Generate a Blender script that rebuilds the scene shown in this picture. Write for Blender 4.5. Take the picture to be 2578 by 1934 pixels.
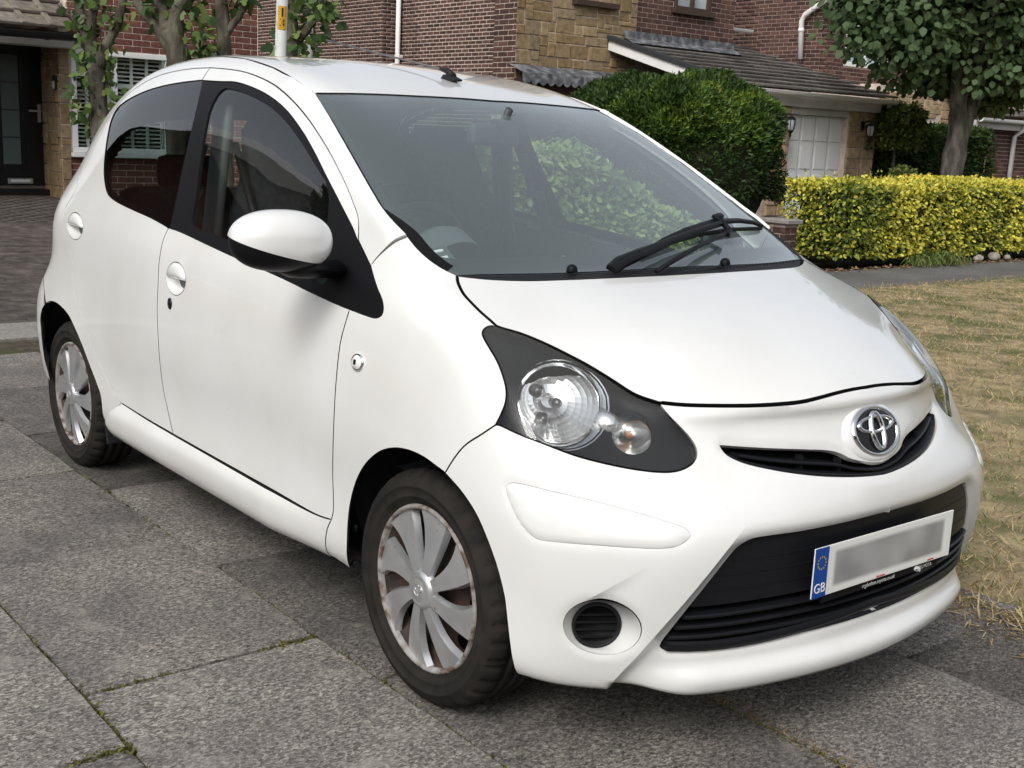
import bpy, bmesh, math, random
import numpy as np
from mathutils import Vector, Matrix, Euler
from mathutils.bvhtree import BVHTree
from mathutils.geometry import delaunay_2d_cdt

for o in list(bpy.data.objects):
    bpy.data.objects.remove(o, do_unlink=True)
scene = bpy.context.scene
COL = scene.collection
RND = random.Random(7)

# ------------------------------------------------------------------ camera
CAM_LOC = (2.1273, -2.2615, 1.3020)
CAM_ROT = (1.3659, -0.0435, 0.8966)
FPX = 3008.8            # focal length in photograph pixels (2578 wide)
cam_data = bpy.data.cameras.new("camera")
cam_data.sensor_width = 36.0
cam_data.lens = 36.0 * FPX / 2578.0
cam_data.clip_start = 0.05
cam_data.clip_end = 500.0
cam = bpy.data.objects.new("camera", cam_data)
cam.location = CAM_LOC
cam.rotation_euler = CAM_ROT
COL.objects.link(cam)
scene.camera = cam

# ------------------------------------------------------------------ light
SUN_EL, SUN_AZ = math.radians(44), math.radians(-62)   # azimuth measured from +x towards +y
world = bpy.data.worlds.new("World")
scene.world = world
world.use_nodes = True
wn = world.node_tree
for n in list(wn.nodes):
    wn.nodes.remove(n)
w_out = wn.nodes.new('ShaderNodeOutputWorld')
w_bg = wn.nodes.new('ShaderNodeBackground')
w_sky = wn.nodes.new('ShaderNodeTexSky')
w_sky.sky_type = 'NISHITA'
w_sky.sun_disc = False
w_sky.sun_elevation = SUN_EL
w_sky.sun_rotation = math.pi / 2 - SUN_AZ
w_sky.air_density = 1.0
w_sky.dust_density = 4.0
w_sky.ozone_density = 1.0
w_hsv = wn.nodes.new('ShaderNodeHueSaturation')       # thin bright overcast: the blue washes out
w_hsv.inputs['Saturation'].default_value = 0.34
w_hsv.inputs['Value'].default_value = 1.0
wn.links.new(w_sky.outputs[0], w_hsv.inputs['Color'])
wn.links.new(w_hsv.outputs[0], w_bg.inputs['Color'])
w_bg.inputs['Strength'].default_value = 0.15
wn.links.new(w_bg.outputs[0], w_out.inputs['Surface'])

sun_data = bpy.data.lights.new("sun", 'SUN')
sun_data.energy = 0.85
sun_data.angle = math.radians(16)
sun_data.color = (1.0, 0.982, 0.945)
sun = bpy.data.objects.new("sun", sun_data)
sdir = Vector((math.cos(SUN_EL) * math.cos(SUN_AZ), math.cos(SUN_EL) * math.sin(SUN_AZ), math.sin(SUN_EL)))
sun.rotation_euler = sdir.to_track_quat('Z', 'Y').to_euler()
sun.location = (0, 0, 20)
COL.objects.link(sun)

scene.view_settings.view_transform = 'Standard'
scene.view_settings.look = 'None'
scene.view_settings.gamma = 1.0
scene.view_settings.use_curve_mapping = False
scene.view_settings.exposure = 0.36

# ------------------------------------------------------------------ helpers
def rays_setup():
    R = np.array(Euler(CAM_ROT, 'XYZ').to_matrix())
    return R, np.array(CAM_LOC)
CR, CC = rays_setup()
def pxray(u, v):                       # photograph pixel -> direction
    d = CR @ np.array([(u - 1289.0) / FPX, -(v - 967.0) / FPX, -1.0])
    return d
def pxplane(u, v, ax, val):
    d = pxray(u, v)
    t = (val - CC[ax]) / d[ax]
    return Vector(CC + t * d)
def pxdepth(u, v, dep):
    return Vector(CC + pxray(u, v) * dep)
def Z(off, sc, pts):                   # points measured in an enlarged view -> photograph pixels
    return [(off[0] + a / sc, off[1] + b / sc) for a, b in pts]

MATS = {}
def nodes_of(m):
    nt = m.node_tree
    return nt, nt.nodes, nt.links
def mat(name, color=(.5, .5, .5), rough=.5, metal=0.0, spec=.5, coat=0.0, coat_rough=.03, emit=None, trans=0.0, ior=1.45, alpha=1.0):
    if name in MATS:
        return MATS[name]
    m = bpy.data.materials.new(name)
    m.use_nodes = True
    b = m.node_tree.nodes['Principled BSDF']
    b.inputs['Base Color'].default_value = (*color, 1)
    b.inputs['Roughness'].default_value = rough
    b.inputs['Metallic'].default_value = metal
    b.inputs['Specular IOR Level'].default_value = spec
    b.inputs['Coat Weight'].default_value = coat
    b.inputs['Coat Roughness'].default_value = coat_rough
    b.inputs['Transmission Weight'].default_value = trans
    b.inputs['IOR'].default_value = ior
    MATS[name] = m
    return m
def noise_mat(name, stops, scale=5.0, detail=6.0, rough=.85, bump=0.0, bump_scale=None, coords='Object', stretch=(1, 1, 1), distort=0.0, spec=.3, rand=0.0, bump_dist=.01, second=None):
    """procedural colour ramp over noise; optional second darker/lighter noise layer, bump and per-object value shift"""
    if name in MATS:
        return MATS[name]
    m = bpy.data.materials.new(name)
    m.use_nodes = True
    nt, N, L = nodes_of(m)
    b = N['Principled BSDF']
    b.inputs['Roughness'].default_value = rough
    b.inputs['Specular IOR Level'].default_value = spec
    tc = N.new('ShaderNodeTexCoord')
    mp = N.new('ShaderNodeMapping')
    mp.inputs['Scale'].default_value = stretch
    if coords == 'World':
        g = N.new('ShaderNodeNewGeometry')
        L.new(g.outputs['Position'], mp.inputs['Vector'])
    else:
        L.new(tc.outputs[coords], mp.inputs['Vector'])
    nz = N.new('ShaderNodeTexNoise')
    nz.inputs['Scale'].default_value = scale
    nz.inputs['Detail'].default_value = detail
    nz.inputs['Distortion'].default_value = distort
    L.new(mp.outputs[0], nz.inputs['Vector'])
    rp = N.new('ShaderNodeValToRGB')
    els = rp.color_ramp.elements
    while len(els) > 1:
        els.remove(els[-1])
    els[0].position = stops[0][0]
    els[0].color = (*stops[0][1], 1)
    for p, c in stops[1:]:
        e = els.new(p)
        e.color = (*c, 1)
    L.new(nz.outputs['Fac'], rp.inputs['Fac'])
    col = rp.outputs['Color']
    if second:
        sc2, lo, hi, c2 = second                 # scale, ramp low, ramp high, colour
        n2 = N.new('ShaderNodeTexNoise')
        n2.inputs['Scale'].default_value = sc2
        n2.inputs['Detail'].default_value = 4
        L.new(mp.outputs[0], n2.inputs['Vector'])
        mr = N.new('ShaderNodeMapRange')
        mr.inputs['From Min'].default_value = lo
        mr.inputs['From Max'].default_value = hi
        L.new(n2.outputs['Fac'], mr.inputs['Value'])
        mx = N.new('ShaderNodeMix')
        mx.data_type = 'RGBA'
        L.new(mr.outputs[0], mx.inputs['Factor'])
        L.new(col, mx.inputs['A'])
        mx.inputs['B'].default_value = (*c2, 1)
        col = mx.outputs['Result']
    if rand:
        oi = N.new('ShaderNodeObjectInfo')
        mr = N.new('ShaderNodeMapRange')
        mr.inputs['To Min'].default_value = 1 - rand
        mr.inputs['To Max'].default_value = 1 + rand
        L.new(oi.outputs['Random'], mr.inputs['Value'])
        hs = N.new('ShaderNodeHueSaturation')
        L.new(mr.outputs[0], hs.inputs['Value'])
        L.new(col, hs.inputs['Color'])
        col = hs.outputs[0]
    L.new(col, b.inputs['Base Color'])
    if bump:
        bn = N.new('ShaderNodeTexNoise')
        bn.inputs['Scale'].default_value = bump_scale or scale * 3
        bn.inputs['Detail'].default_value = 5
        L.new(mp.outputs[0], bn.inputs['Vector'])
        bp = N.new('ShaderNodeBump')
        bp.inputs['Strength'].default_value = bump
        bp.inputs['Distance'].default_value = bump_dist
        L.new(bn.outputs['Fac'], bp.inputs['Height'])
        L.new(bp.outputs[0], b.inputs['Normal'])
    MATS[name] = m
    return m

def link(name, me, m=None, parent=None, smooth=None):
    o = bpy.data.objects.new(name, me)
    COL.objects.link(o)
    if m is not None and len(me.materials) == 0:
        me.materials.append(m)
    if parent is not None:
        o.parent = parent
    if smooth is not None:
        me.polygons.foreach_set('use_smooth', [smooth] * len(me.polygons))
    return o
def mesh_from(verts, faces, name="mesh"):
    me = bpy.data.meshes.new(name)
    me.from_pydata([tuple(v) for v in verts], [], faces)
    me.update()
    return me
def bm_link(name, bm, m=None, parent=None, smooth=None):
    me = bpy.data.meshes.new(name)
    bm.normal_update()
    bm.to_mesh(me)
    bm.free()
    return link(name, me, m, parent, smooth)
def tag(o, label, cat, group=None):
    o['label'] = label
    o['category'] = cat
    if group:
        o['group'] = group
    return o
def empty(name, loc=(0, 0, 0), rz=0.0, label=None, cat=None, group=None, parent=None):
    o = bpy.data.objects.new(name, None)
    o.empty_display_size = .1
    o.location = loc
    o.rotation_euler = (0, 0, rz)
    COL.objects.link(o)
    if parent:
        o.parent = parent
    if label:
        tag(o, label, cat, group)
    return o
def add_box(bm, c, s, rot=None, bevel=0.0):
    r = bmesh.ops.create_cube(bm, size=1.0)
    vs = r['verts']
    bmesh.ops.scale(bm, vec=s, verts=vs)
    if bevel:
        es = list({e for v in vs for e in v.link_edges})
        rb = bmesh.ops.bevel(bm, geom=es, offset=bevel, segments=2, affect='EDGES', profile=.6)
        vs = list({v for f in rb['faces'] for v in f.verts} | {v for v in vs if v.is_valid})
    if rot is not None:
        bmesh.ops.rotate(bm, cent=(0, 0, 0), matrix=rot, verts=vs)
    bmesh.ops.translate(bm, vec=c, verts=vs)
    return vs
def add_tube(bm, pts, rad, seg=8, caps=True):
    """tube through points; rad scalar or list"""
    pts = [Vector(p) for p in pts]
    n = len(pts)
    rads = rad if isinstance(rad, (list, tuple)) else [rad] * n
    rings = []
    up = Vector((0, 0, 1))
    prev = None
    for i, p in enumerate(pts):
        t = (pts[min(i + 1, n - 1)] - pts[max(i - 1, 0)]).normalized()
        if prev is None:
            a = t.cross(up)
            if a.length < 1e-3:
                a = t.cross(Vector((1, 0, 0)))
            a.normalize()
        else:
            a = (prev - t * prev.dot(t)).normalized()
        prev = a
        b = t.cross(a)
        rings.append([bm.verts.new(p + (a * math.cos(2 * math.pi * k / seg) + b * math.sin(2 * math.pi * k / seg)) * rads[i]) for k in range(seg)])
    for i in range(n - 1):
        for k in range(seg):
            bm.faces.new((rings[i][k], rings[i][(k + 1) % seg], rings[i + 1][(k + 1) % seg], rings[i + 1][k]))
    if caps:
        bm.faces.new(rings[0][::-1])
        bm.faces.new(rings[-1])
    return rings
def add_lathe(bm, prof, seg=32, M=Matrix(), close=False):
    """profile of (r, h) revolved around local z, transformed by M"""
    rings = []
    for r, h in prof:
        rings.append([bm.verts.new(M @ Vector((r * math.cos(2 * math.pi * k / seg), r * math.sin(2 * math.pi * k / seg), h))) for k in range(seg)])
    for i in range(len(rings) - 1):
        for k in range(seg):
            bm.faces.new((rings[i][k], rings[i][(k + 1) % seg], rings[i + 1][(k + 1) % seg], rings[i + 1][k]))
    if close:
        bm.faces.new(rings[0][::-1])
        bm.faces.new(rings[-1])
    return rings
def catmull(pts, step, closed=False):
    """centripetal-ish resampling of a polyline through its points (any dimension), roughly every `step`"""
    P = [np.array(p, float) for p in pts]
    n = len(P)
    out = []
    segs = n if closed else n - 1
    for i in range(segs):
        p0 = P[(i - 1) % n] if closed or i > 0 else 2 * P[0] - P[1]
        p1 = P[i]
        p2 = P[(i + 1) % n]
        p3 = P[(i + 2) % n] if closed or i + 2 < n else 2 * P[n - 1] - P[n - 2]
        d = np.linalg.norm(p2 - p1)
        k = max(1, int(math.ceil(d / step)))
        t0 = 0.0
        t1 = t0 + max(np.linalg.norm(p1 - p0), 1e-9) ** .5
        t2 = t1 + max(np.linalg.norm(p2 - p1), 1e-9) ** .5
        t3 = t2 + max(np.linalg.norm(p3 - p2), 1e-9) ** .5
        for j in range(k):
            t = t1 + (t2 - t1) * j / k
            A1 = (t1 - t) / (t1 - t0) * p0 + (t - t0) / (t1 - t0) * p1
            A2 = (t2 - t) / (t2 - t1) * p1 + (t - t1) / (t2 - t1) * p2
            A3 = (t3 - t) / (t3 - t2) * p2 + (t - t2) / (t3 - t2) * p3
            B1 = (t2 - t) / (t2 - t0) * A1 + (t - t0) / (t2 - t0) * A2
            B2 = (t3 - t) / (t3 - t1) * A2 + (t - t1) / (t3 - t1) * A3
            out.append((t2 - t) / (t2 - t1) * B1 + (t - t1) / (t2 - t1) * B2)
    if not closed:
        out.append(P[-1])
    return out

# ================================================================== CAR: base surface
# half body (y = half width); stations from nose to tail, rows from sill to centre line
ROWS = 14
ST = [
 # i0 nose corner
 [(.565,.50,.165),(.592,.51,.20),(.605,.512,.30),(.617,.515,.42),(.612,.515,.53),(.555,.51,.60),(.515,.505,.65),(.482,.50,.69),(.465,.495,.715),(.452,.49,.74),(.438,.487,.764),(.535,.33,.775),(.587,.165,.784),(.602,0,.787)],
 # i1
 [(.455,.625,.165),(.482,.643,.20),(.505,.655,.30),(.522,.66,.42),(.517,.66,.53),(.47,.645,.60),(.43,.64,.655),(.39,.63,.71),(.35,.615,.76),(.31,.60,.80),(.275,.582,.836),(.36,.38,.862),(.405,.19,.876),(.42,0,.879)],
 # i2
 [(.32,.72,.17),(.335,.765,.21),(.34,.778,.30),(.345,.785,.42),(.345,.788,.53),(.33,.783,.61),(.31,.77,.69),(.27,.75,.765),(.22,.722,.825),(.175,.69,.868),(.13,.655,.897),(.17,.43,.925),(.20,.2,.938),(.21,0,.941)],
 # i3
 [(.02,.72,.17),(.02,.775,.21),(.02,.797,.30),(.02,.803,.42),(.02,.8075,.55),(.02,.802,.65),(.015,.788,.75),(.0,.768,.83),(-.02,.742,.89),(-.045,.705,.935),(-.075,.655,.967),(-.005,.43,.982),(.03,.2,.981),(.04,0,.980)],
 # i4 windscreen base
 [(-.30,.70,.185),(-.30,.765,.22),(-.30,.785,.30),(-.30,.785,.42),(-.30,.80,.56),(-.30,.80,.68),(-.30,.79,.78),(-.29,.772,.86),(-.27,.748,.925),(-.225,.702,.99),(-.18,.645,1.03),(-.12,.43,1.035),(-.085,.2,1.034),(-.075,0,1.033)],
 # i5
 [(-.65,.70,.19),(-.65,.765,.225),(-.65,.785,.30),(-.65,.785,.42),(-.65,.80,.56),(-.65,.803,.68),(-.65,.795,.80),(-.64,.777,.885),(-.62,.748,.955),(-.58,.69,1.11),(-.53,.607,1.222),(-.50,.42,1.243),(-.485,.2,1.252),(-.48,0,1.255)],
 # i6
 [(-1.0,.70,.19),(-1.0,.765,.225),(-1.0,.785,.30),(-1.0,.785,.42),(-1.0,.80,.56),(-1.0,.805,.68),(-1.0,.797,.81),(-1.0,.78,.90),(-.99,.752,.98),(-.97,.668,1.18),(-.93,.572,1.385),(-.88,.40,1.408),(-.86,.2,1.418),(-.855,0,1.421)],
 # i7
 [(-1.4,.70,.19),(-1.4,.765,.225),(-1.4,.785,.30),(-1.4,.785,.42),(-1.4,.80,.56),(-1.4,.805,.69),(-1.4,.797,.82),(-1.4,.782,.915),(-1.4,.752,1.0),(-1.4,.665,1.25),(-1.4,.562,1.470),(-1.4,.41,1.510),(-1.4,.2,1.521),(-1.4,0,1.524)],
 # i8
 [(-1.8,.70,.19),(-1.8,.765,.225),(-1.8,.785,.30),(-1.8,.785,.42),(-1.8,.80,.56),(-1.8,.803,.69),(-1.8,.795,.82),(-1.8,.778,.925),(-1.8,.745,1.02),(-1.81,.665,1.25),(-1.82,.574,1.468),(-1.83,.42,1.514),(-1.83,.2,1.525),(-1.83,0,1.528)],
 # i9
 [(-2.1,.70,.20),(-2.1,.765,.235),(-2.1,.79,.30),(-2.1,.797,.42),(-2.1,.807,.56),(-2.1,.803,.68),(-2.1,.79,.80),(-2.1,.77,.92),(-2.1,.735,1.03),(-2.12,.664,1.235),(-2.14,.582,1.420),(-2.16,.42,1.474),(-2.17,.2,1.486),(-2.17,0,1.49)],
 # i10
 [(-2.34,.70,.21),(-2.34,.77,.24),(-2.34,.80,.30),(-2.34,.81,.42),(-2.34,.815,.56),(-2.34,.807,.67),(-2.34,.785,.79),(-2.35,.765,.92),(-2.36,.725,1.03),(-2.38,.664,1.17),(-2.40,.588,1.305),(-2.41,.41,1.385),(-2.415,.2,1.402),(-2.415,0,1.406)],
 # i11
 [(-2.57,.70,.22),(-2.58,.76,.25),(-2.585,.785,.31),(-2.59,.80,.42),(-2.59,.805,.56),(-2.58,.79,.67),(-2.55,.758,.775),(-2.575,.742,.90),(-2.575,.695,1.02),(-2.55,.635,1.11),(-2.53,.56,1.195),(-2.50,.40,1.29),(-2.495,.2,1.315),(-2.49,0,1.32)],
 # i12 tail corner
 [(-2.68,.60,.22),(-2.71,.66,.25),(-2.725,.68,.32),(-2.735,.70,.42),(-2.735,.70,.56),(-2.715,.68,.66),(-2.64,.64,.775),(-2.665,.635,.89),(-2.645,.60,.99),(-2.62,.56,1.07),(-2.60,.50,1.13),(-2.585,.36,1.19),(-2.58,.18,1.21),(-2.58,0,1.215)],
]
CAPF = {   # interior of the nose cap: rows 0..9 at y = .33, .165, 0
 .33: [(.62,.165),(.65,.20),(.658,.30),(.665,.42),(.664,.53),(.628,.60),(.59,.647),(.56,.687),(.548,.715),(.541,.745)],
 .165: [(.645,.165),(.68,.20),(.684,.30),(.688,.42),(.690,.53),(.668,.593),(.642,.638),(.618,.678),(.604,.715),(.595,.748)],
 0.0: [(.655,.165),(.69,.20),(.692,.30),(.695,.42),(.697,.53),(.682,.59),(.660,.635),(.638,.675),(.621,.715),(.610,.75)],
}
CAPR = {
 .36: [(-2.70,.22),(-2.735,.25),(-2.75,.32),(-2.76,.42),(-2.76,.56),(-2.735,.66),(-2.66,.775),(-2.68,.89),(-2.66,.99),(-2.63,1.07)],
 .18: [(-2.71,.22),(-2.745,.25),(-2.76,.32),(-2.77,.42),(-2.77,.56),(-2.745,.66),(-2.67,.775),(-2.69,.89),(-2.67,.99),(-2.635,1.07)],
 0.0: [(-2.71,.22),(-2.745,.25),(-2.76,.32),(-2.77,.42),(-2.77,.56),(-2.745,.66),(-2.67,.775),(-2.69,.89),(-2.67,.99),(-2.635,1.07)],
}
def build_base():
    verts, key = [], {}
    def V(p):
        k = (round(p[0], 4), round(p[1], 4), round(p[2], 4))
        if k not in key:
            key[k] = len(verts)
            verts.append(list(p))
        return key[k]
    faces = []
    for side in (-1, 1):
        g = [[V((p[0], side * p[1], p[2])) for p in st] for st in ST]
        quads = []
        for i in range(len(ST) - 1):
            for j in range(ROWS - 1):
                quads.append((g[i][j], g[i + 1][j], g[i + 1][j + 1], g[i][j + 1]))
        for cap, ring, flip in ((CAPF, g[0], True), (CAPR, g[-1], False)):
            cols = [ring[0:11]]
            for n, (yy, prof) in enumerate(sorted(cap.items(), reverse=True)):
                cols.append([V((x, side * yy, z)) for x, z in prof] + [ring[11 + n]])
            for b in range(3):
                for a in range(10):
                    q = (cols[b][a], cols[b][a + 1], cols[b + 1][a + 1], cols[b + 1][a])
                    quads.append(q if flip else q[::-1])
        for q in quads:
            faces.append(q if side == 1 else q[::-1])
    return np.array(verts, float), faces
_bv, _bf = build_base()
def subdiv(verts, faces, lev):
    me = mesh_from(verts, faces, "tmp_base")
    o = bpy.data.objects.new("tmp_base", me)
    COL.objects.link(o)
    md = o.modifiers.new("s", 'SUBSURF')
    md.levels = lev
    md.render_levels = lev
    md.use_limit_surface = True
    dg = bpy.context.evaluated_depsgraph_get()
    ev = o.evaluated_get(dg)
    m2 = ev.to_mesh()
    co = np.empty(len(m2.vertices) * 3)
    m2.vertices.foreach_get('co', co)
    co = co.reshape(-1, 3)
    fc = [tuple(p.vertices) for p in m2.polygons]
    ev.to_mesh_clear()
    bpy.data.objects.remove(o, do_unlink=True)
    bpy.data.meshes.remove(me)
    return co, fc
_cage = _bv.copy()
for _it in range(3):                       # push the cage so the limit surface passes (almost) through the table
    co, fc = subdiv(_cage, _bf, 1)
    _cage += .8 * (_bv - co[:len(_bv)])
BASE_V, BASE_F = subdiv(_cage, _bf, 4)
BVH = BVHTree.FromPolygons([tuple(v) for v in BASE_V], BASE_F)
# vertex normals of the dense base, for smooth panel shading
def vnormals(V, F):
    N = np.zeros_like(V)
    F4 = np.array(F)
    n = np.cross(V[F4[:, 2]] - V[F4[:, 0]], V[F4[:, 3]] - V[F4[:, 1]])
    for k in range(4):
        np.add.at(N, F4[:, k], n)
    N /= np.maximum(np.linalg.norm(N, axis=1, keepdims=True), 1e-12)
    return N
BASE_N = vnormals(BASE_V, BASE_F)
def base_normal(loc, fi):
    f = BASE_F[fi]
    w = np.array([1.0 / (np.linalg.norm(BASE_V[i] - np.array(loc)) + 1e-4) ** 2 for i in f])
    n = (BASE_N[list(f)] * w[:, None]).sum(0)
    return Vector(n).normalized()
def cast(o, d):
    loc, nr, fi, dist = BVH.ray_cast(Vector(o), Vector(d).normalized())
    if loc is None:
        loc, nr, fi, dist = BVH.find_nearest(Vector(o) + Vector(d).normalized() * 3)
    return loc, fi
def px2base(u, v):
    loc, nr, fi, dist = BVH.ray_cast(Vector(CC), Vector(pxray(u, v)).normalized())
    if loc is None:      # silhouette point: nearest surface point to the ray
        d = Vector(pxray(u, v)).normalized()
        best = None
        for t in np.linspace(2.0, 7.0, 200):
            l, n_, f_, ds = BVH.find_nearest(Vector(CC) + d * float(t))
            if best is None or ds < best[0]:
                best = (ds, l)
        loc = best[1]
    return loc

# ================================================================== CAR: panel tool
z1 = lambda p: Z((0, 0), 2.37, p)
z2 = lambda p: Z((700, 0), 2.37, p)
z4 = lambda p: Z((0, 600), 2.37, p)
z5 = lambda p: Z((800, 700), 2.074, p)
z6 = lambda p: Z((1600, 700), 2.0736, p)
z9 = lambda p: Z((850, 1150), 2.552, p)
z10 = lambda p: Z((50, 700), 3.19, p)
z11 = lambda p: Z((1600, 1250), 2.4578, p)
z12 = lambda p: Z((1250, 1400), 4.424, p)
z16 = lambda p: Z((0, 380), 3.1912, p)

def on_base(px):
    return [np.array(px2base(u, v)) for u, v in px]

class Planar:
    """chart: parallel projection along -n onto the base surface"""
    def __init__(s, n, up=(0, 0, 1)):
        s.n = np.array(n, float) / np.linalg.norm(n)
        a = np.cross(up, s.n)
        s.a = a / np.linalg.norm(a)
        s.b = np.cross(s.n, s.a)
    def to2(s, P):
        P = np.asarray(P)
        return np.array([P @ s.a, P @ s.b])
    def to3(s, q):
        o = s.a * q[0] + s.b * q[1] + s.n * 4.0
        return cast(o, -s.n)
class Cyl:
    """chart: angle round a vertical axis, unrolled with a nominal radius"""
    def __init__(s, ax=-.1, r=.75):
        s.ax, s.r = ax, r
    def to2(s, P):
        return np.array([s.r * math.atan2(P[1], P[0] - s.ax), P[2]])
    def to3(s, q):
        t = q[0] / s.r
        return cast((s.ax, 0, q[1]), (math.cos(t), math.sin(t), 0))

def inside(poly, pts):
    poly = np.asarray(poly)
    pts = np.asarray(pts)
    x, y = pts[:, 0], pts[:, 1]
    c = np.zeros(len(pts), bool)
    n = len(poly)
    for i in range(n):
        x1, y1 = poly[i]
        x2, y2 = poly[i - 1]
        if y1 == y2:
            continue
        m = ((y1 > y) != (y2 > y)) & (x < (x2 - x1) * (y - y1) / (y2 - y1) + x1)
        c ^= m
    return c
def dist_poly(poly, pts, closed=True):
    poly = np.asarray(poly)
    pts = np.asarray(pts)
    d = np.full(len(pts), 1e9)
    n = len(poly)
    for i in range(0 if closed else 1, n):
        a, b = poly[i - 1], poly[i]
        ab = b - a
        L = ab @ ab
        if L < 1e-14:
            continue
        t = np.clip(((pts - a) @ ab) / L, 0, 1)
        d = np.minimum(d, np.linalg.norm(pts - a - t[:, None] * ab, axis=1))
    return d
def area(poly):
    p = np.asarray(poly)
    return .5 * np.sum(p[:, 0] * np.roll(p[:, 1], -1) - np.roll(p[:, 0], -1) * p[:, 1])
def inset(poly, d):
    p = np.asarray(poly, float)
    if area(p) < 0:
        p = p[::-1]
    t = np.roll(p, -1, 0) - np.roll(p, 1, 0)
    t /= np.maximum(np.linalg.norm(t, axis=1, keepdims=True), 1e-9)
    nrm = np.stack([-t[:, 1], t[:, 0]], 1)
    return p + nrm * d
def resample(poly, step):
    """even resampling of closed polygon keeping sharp corners"""
    P = [np.array(p) for p in poly]
    out = []
    n = len(P)
    for i in range(n):
        a, b = P[i], P[(i + 1) % n]
        L = np.linalg.norm(b - a)
        k = max(1, int(round(L / step)))
        for j in range(k):
            out.append(a + (b - a) * j / k)
    res = []
    for q in out:
        if not res or np.linalg.norm(q - res[-1]) > step * .25:
            res.append(q)
    return res
def smooth_curve(px, step=4):
    return catmull(px, step)
def chain(*parts):
    """join open polylines (photo px), smoothing each one separately so that corners stay sharp"""
    out = []
    for p in parts:
        c = catmull(p, 6) if len(p) > 2 else [np.array(q, float) for q in p]
        out += [tuple(q) for q in c]
    return out

def panel(name, m, parent, chart, outer3, holes3=(), grid=.025, step=.012, gap=.0021, off=0.0, depth=.012, disp=None, smooth_n=True, wall=True, fine=None, creases=(), hgap=None, seam=True):
    o2 = np.array([chart.to2(p) for p in outer3])
    o2 = np.array(resample(o2, step))
    o2 = inset(o2, gap)
    h2 = []
    for hi_, h in enumerate(holes3):
        q = np.array(resample([chart.to2(p) for p in h], step))
        h2.append(inset(q, -(hgap[hi_] if hgap else gap)))
    lo, hi = o2.min(0), o2.max(0)
    gx = np.arange(lo[0], hi[0], grid)
    gy = np.arange(lo[1], hi[1], grid)
    G = np.stack(np.meshgrid(gx, gy), -1).reshape(-1, 2)
    if fine is not None:                    # extra points around given 2-D centres (centre, radius, spacing)
        for c, r, sp in fine:
            c = chart.to2(c)
            a = np.arange(-r, r, sp)
            F = np.stack(np.meshgrid(a, a), -1).reshape(-1, 2) + c
            G = G[np.max(np.abs(G - c), axis=1) > r + sp * .5]
            G = np.concatenate([G, F])
    keep = inside(o2, G) & (dist_poly(o2, G) > min(grid, step) * .6)
    for h in h2:
        keep &= ~inside(h, G) & (dist_poly(h, G) > min(grid, step) * .6)
    G = G[keep]
    pts = [Vector(p) for p in o2]
    edges = [(i, (i + 1) % len(o2)) for i in range(len(o2))]
    for h in h2:
        s = len(pts)
        pts += [Vector(p) for p in h]
        edges += [(s + i, s + (i + 1) % len(h)) for i in range(len(h))]
    crs = []
    for cr in creases:
        q = np.array(cr)
        L = np.concatenate([[0], np.cumsum(np.linalg.norm(np.diff(q, axis=0), axis=1))])
        n = max(2, int(L[-1] / step))
        tt = np.linspace(0, L[-1], n)
        q = np.stack([np.interp(tt, L, q[:, 0]), np.interp(tt, L, q[:, 1])], 1)
        q = q[inside(o2, q) & (dist_poly(o2, q) > step * .3)]
        G = G[dist_poly(q, G, closed=False) > step * .6] if len(q) > 1 else G
        crs.append(q)
        s = len(pts)
        pts += [Vector(p) for p in q]
        edges += [(s + i, s + i + 1) for i in range(len(q) - 1)]
    pts += [Vector(p) for p in G]
    v2, e2, f2, _, _, _ = delaunay_2d_cdt(pts, edges, [], 0, 1e-6)
    v2 = np.array([tuple(v) for v in v2])
    tri = np.array([f for f in f2 if len(f) == 3])
    cen = v2[tri].mean(1)
    k = inside(o2, cen)
    for h in h2:
        k &= ~inside(h, cen)
    tri = tri[k]
    used = np.unique(tri)
    remap = -np.ones(len(v2), int)
    remap[used] = np.arange(len(used))
    tri = remap[tri]
    v2 = v2[used]
    P, N = [], []
    for q in v2:
        loc, fi = chart.to3(q)
        n = base_normal(loc, fi)
        P.append(loc)
        N.append(n)
    P = np.array(P)
    N = np.array(N)
    if disp is not None:
        dv = disp(v2, P)
        P = P + N * dv[:, None]
    if off:
        P = P + N * off
    # orient outward
    fn = np.cross(P[tri[:, 1]] - P[tri[:, 0]], P[tri[:, 2]] - P[tri[:, 0]])
    flip = (fn * N[tri[:, 0]]).sum(1) < 0
    tri[flip] = tri[flip][:, ::-1]
    faces = [tuple(t) for t in tri]
    verts = [tuple(p) for p in P]
    normals = [tuple(n) for n in N]
    ntop = len(faces)
    if wall and depth:
        cnt = {}
        for t in faces:
            for a, b in ((t[0], t[1]), (t[1], t[2]), (t[2], t[0])):
                cnt[(a, b)] = 1
        bnd = [(a, b) for (a, b) in cnt if (b, a) not in cnt]
        low, top = {}, {}
        for a, b in bnd:
            for x in (a, b):
                if x not in low:
                    top[x] = len(verts)
                    verts.append(tuple(P[x]))
                    low[x] = len(verts)
                    verts.append(tuple(P[x] - N[x] * depth))
        for a, b in bnd:
            faces.append((top[b], top[a], low[a], low[b]))
    me = mesh_from(verts, faces, name)
    me.polygons.foreach_set('use_smooth', [True] * ntop + [False] * (len(faces) - ntop))
    if crs:
        on = np.zeros(len(verts), bool)
        for q in crs:
            if len(q) > 1:
                on[:len(v2)] |= dist_poly(q, v2, closed=False) < 1e-5
        at = me.attributes.new('sharp_edge', 'BOOLEAN', 'EDGE')
        at.data.foreach_set('value', [bool(on[e.vertices[0]] and on[e.vertices[1]]) for e in me.edges])
    if smooth_n and disp is None:
        nl = []
        for p in me.polygons:
            if p.index < ntop:
                nl += [normals[v] for v in p.vertices]
            else:
                nl += [tuple(p.normal)] * len(p.vertices)
        me.normals_split_custom_set(nl)
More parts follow.
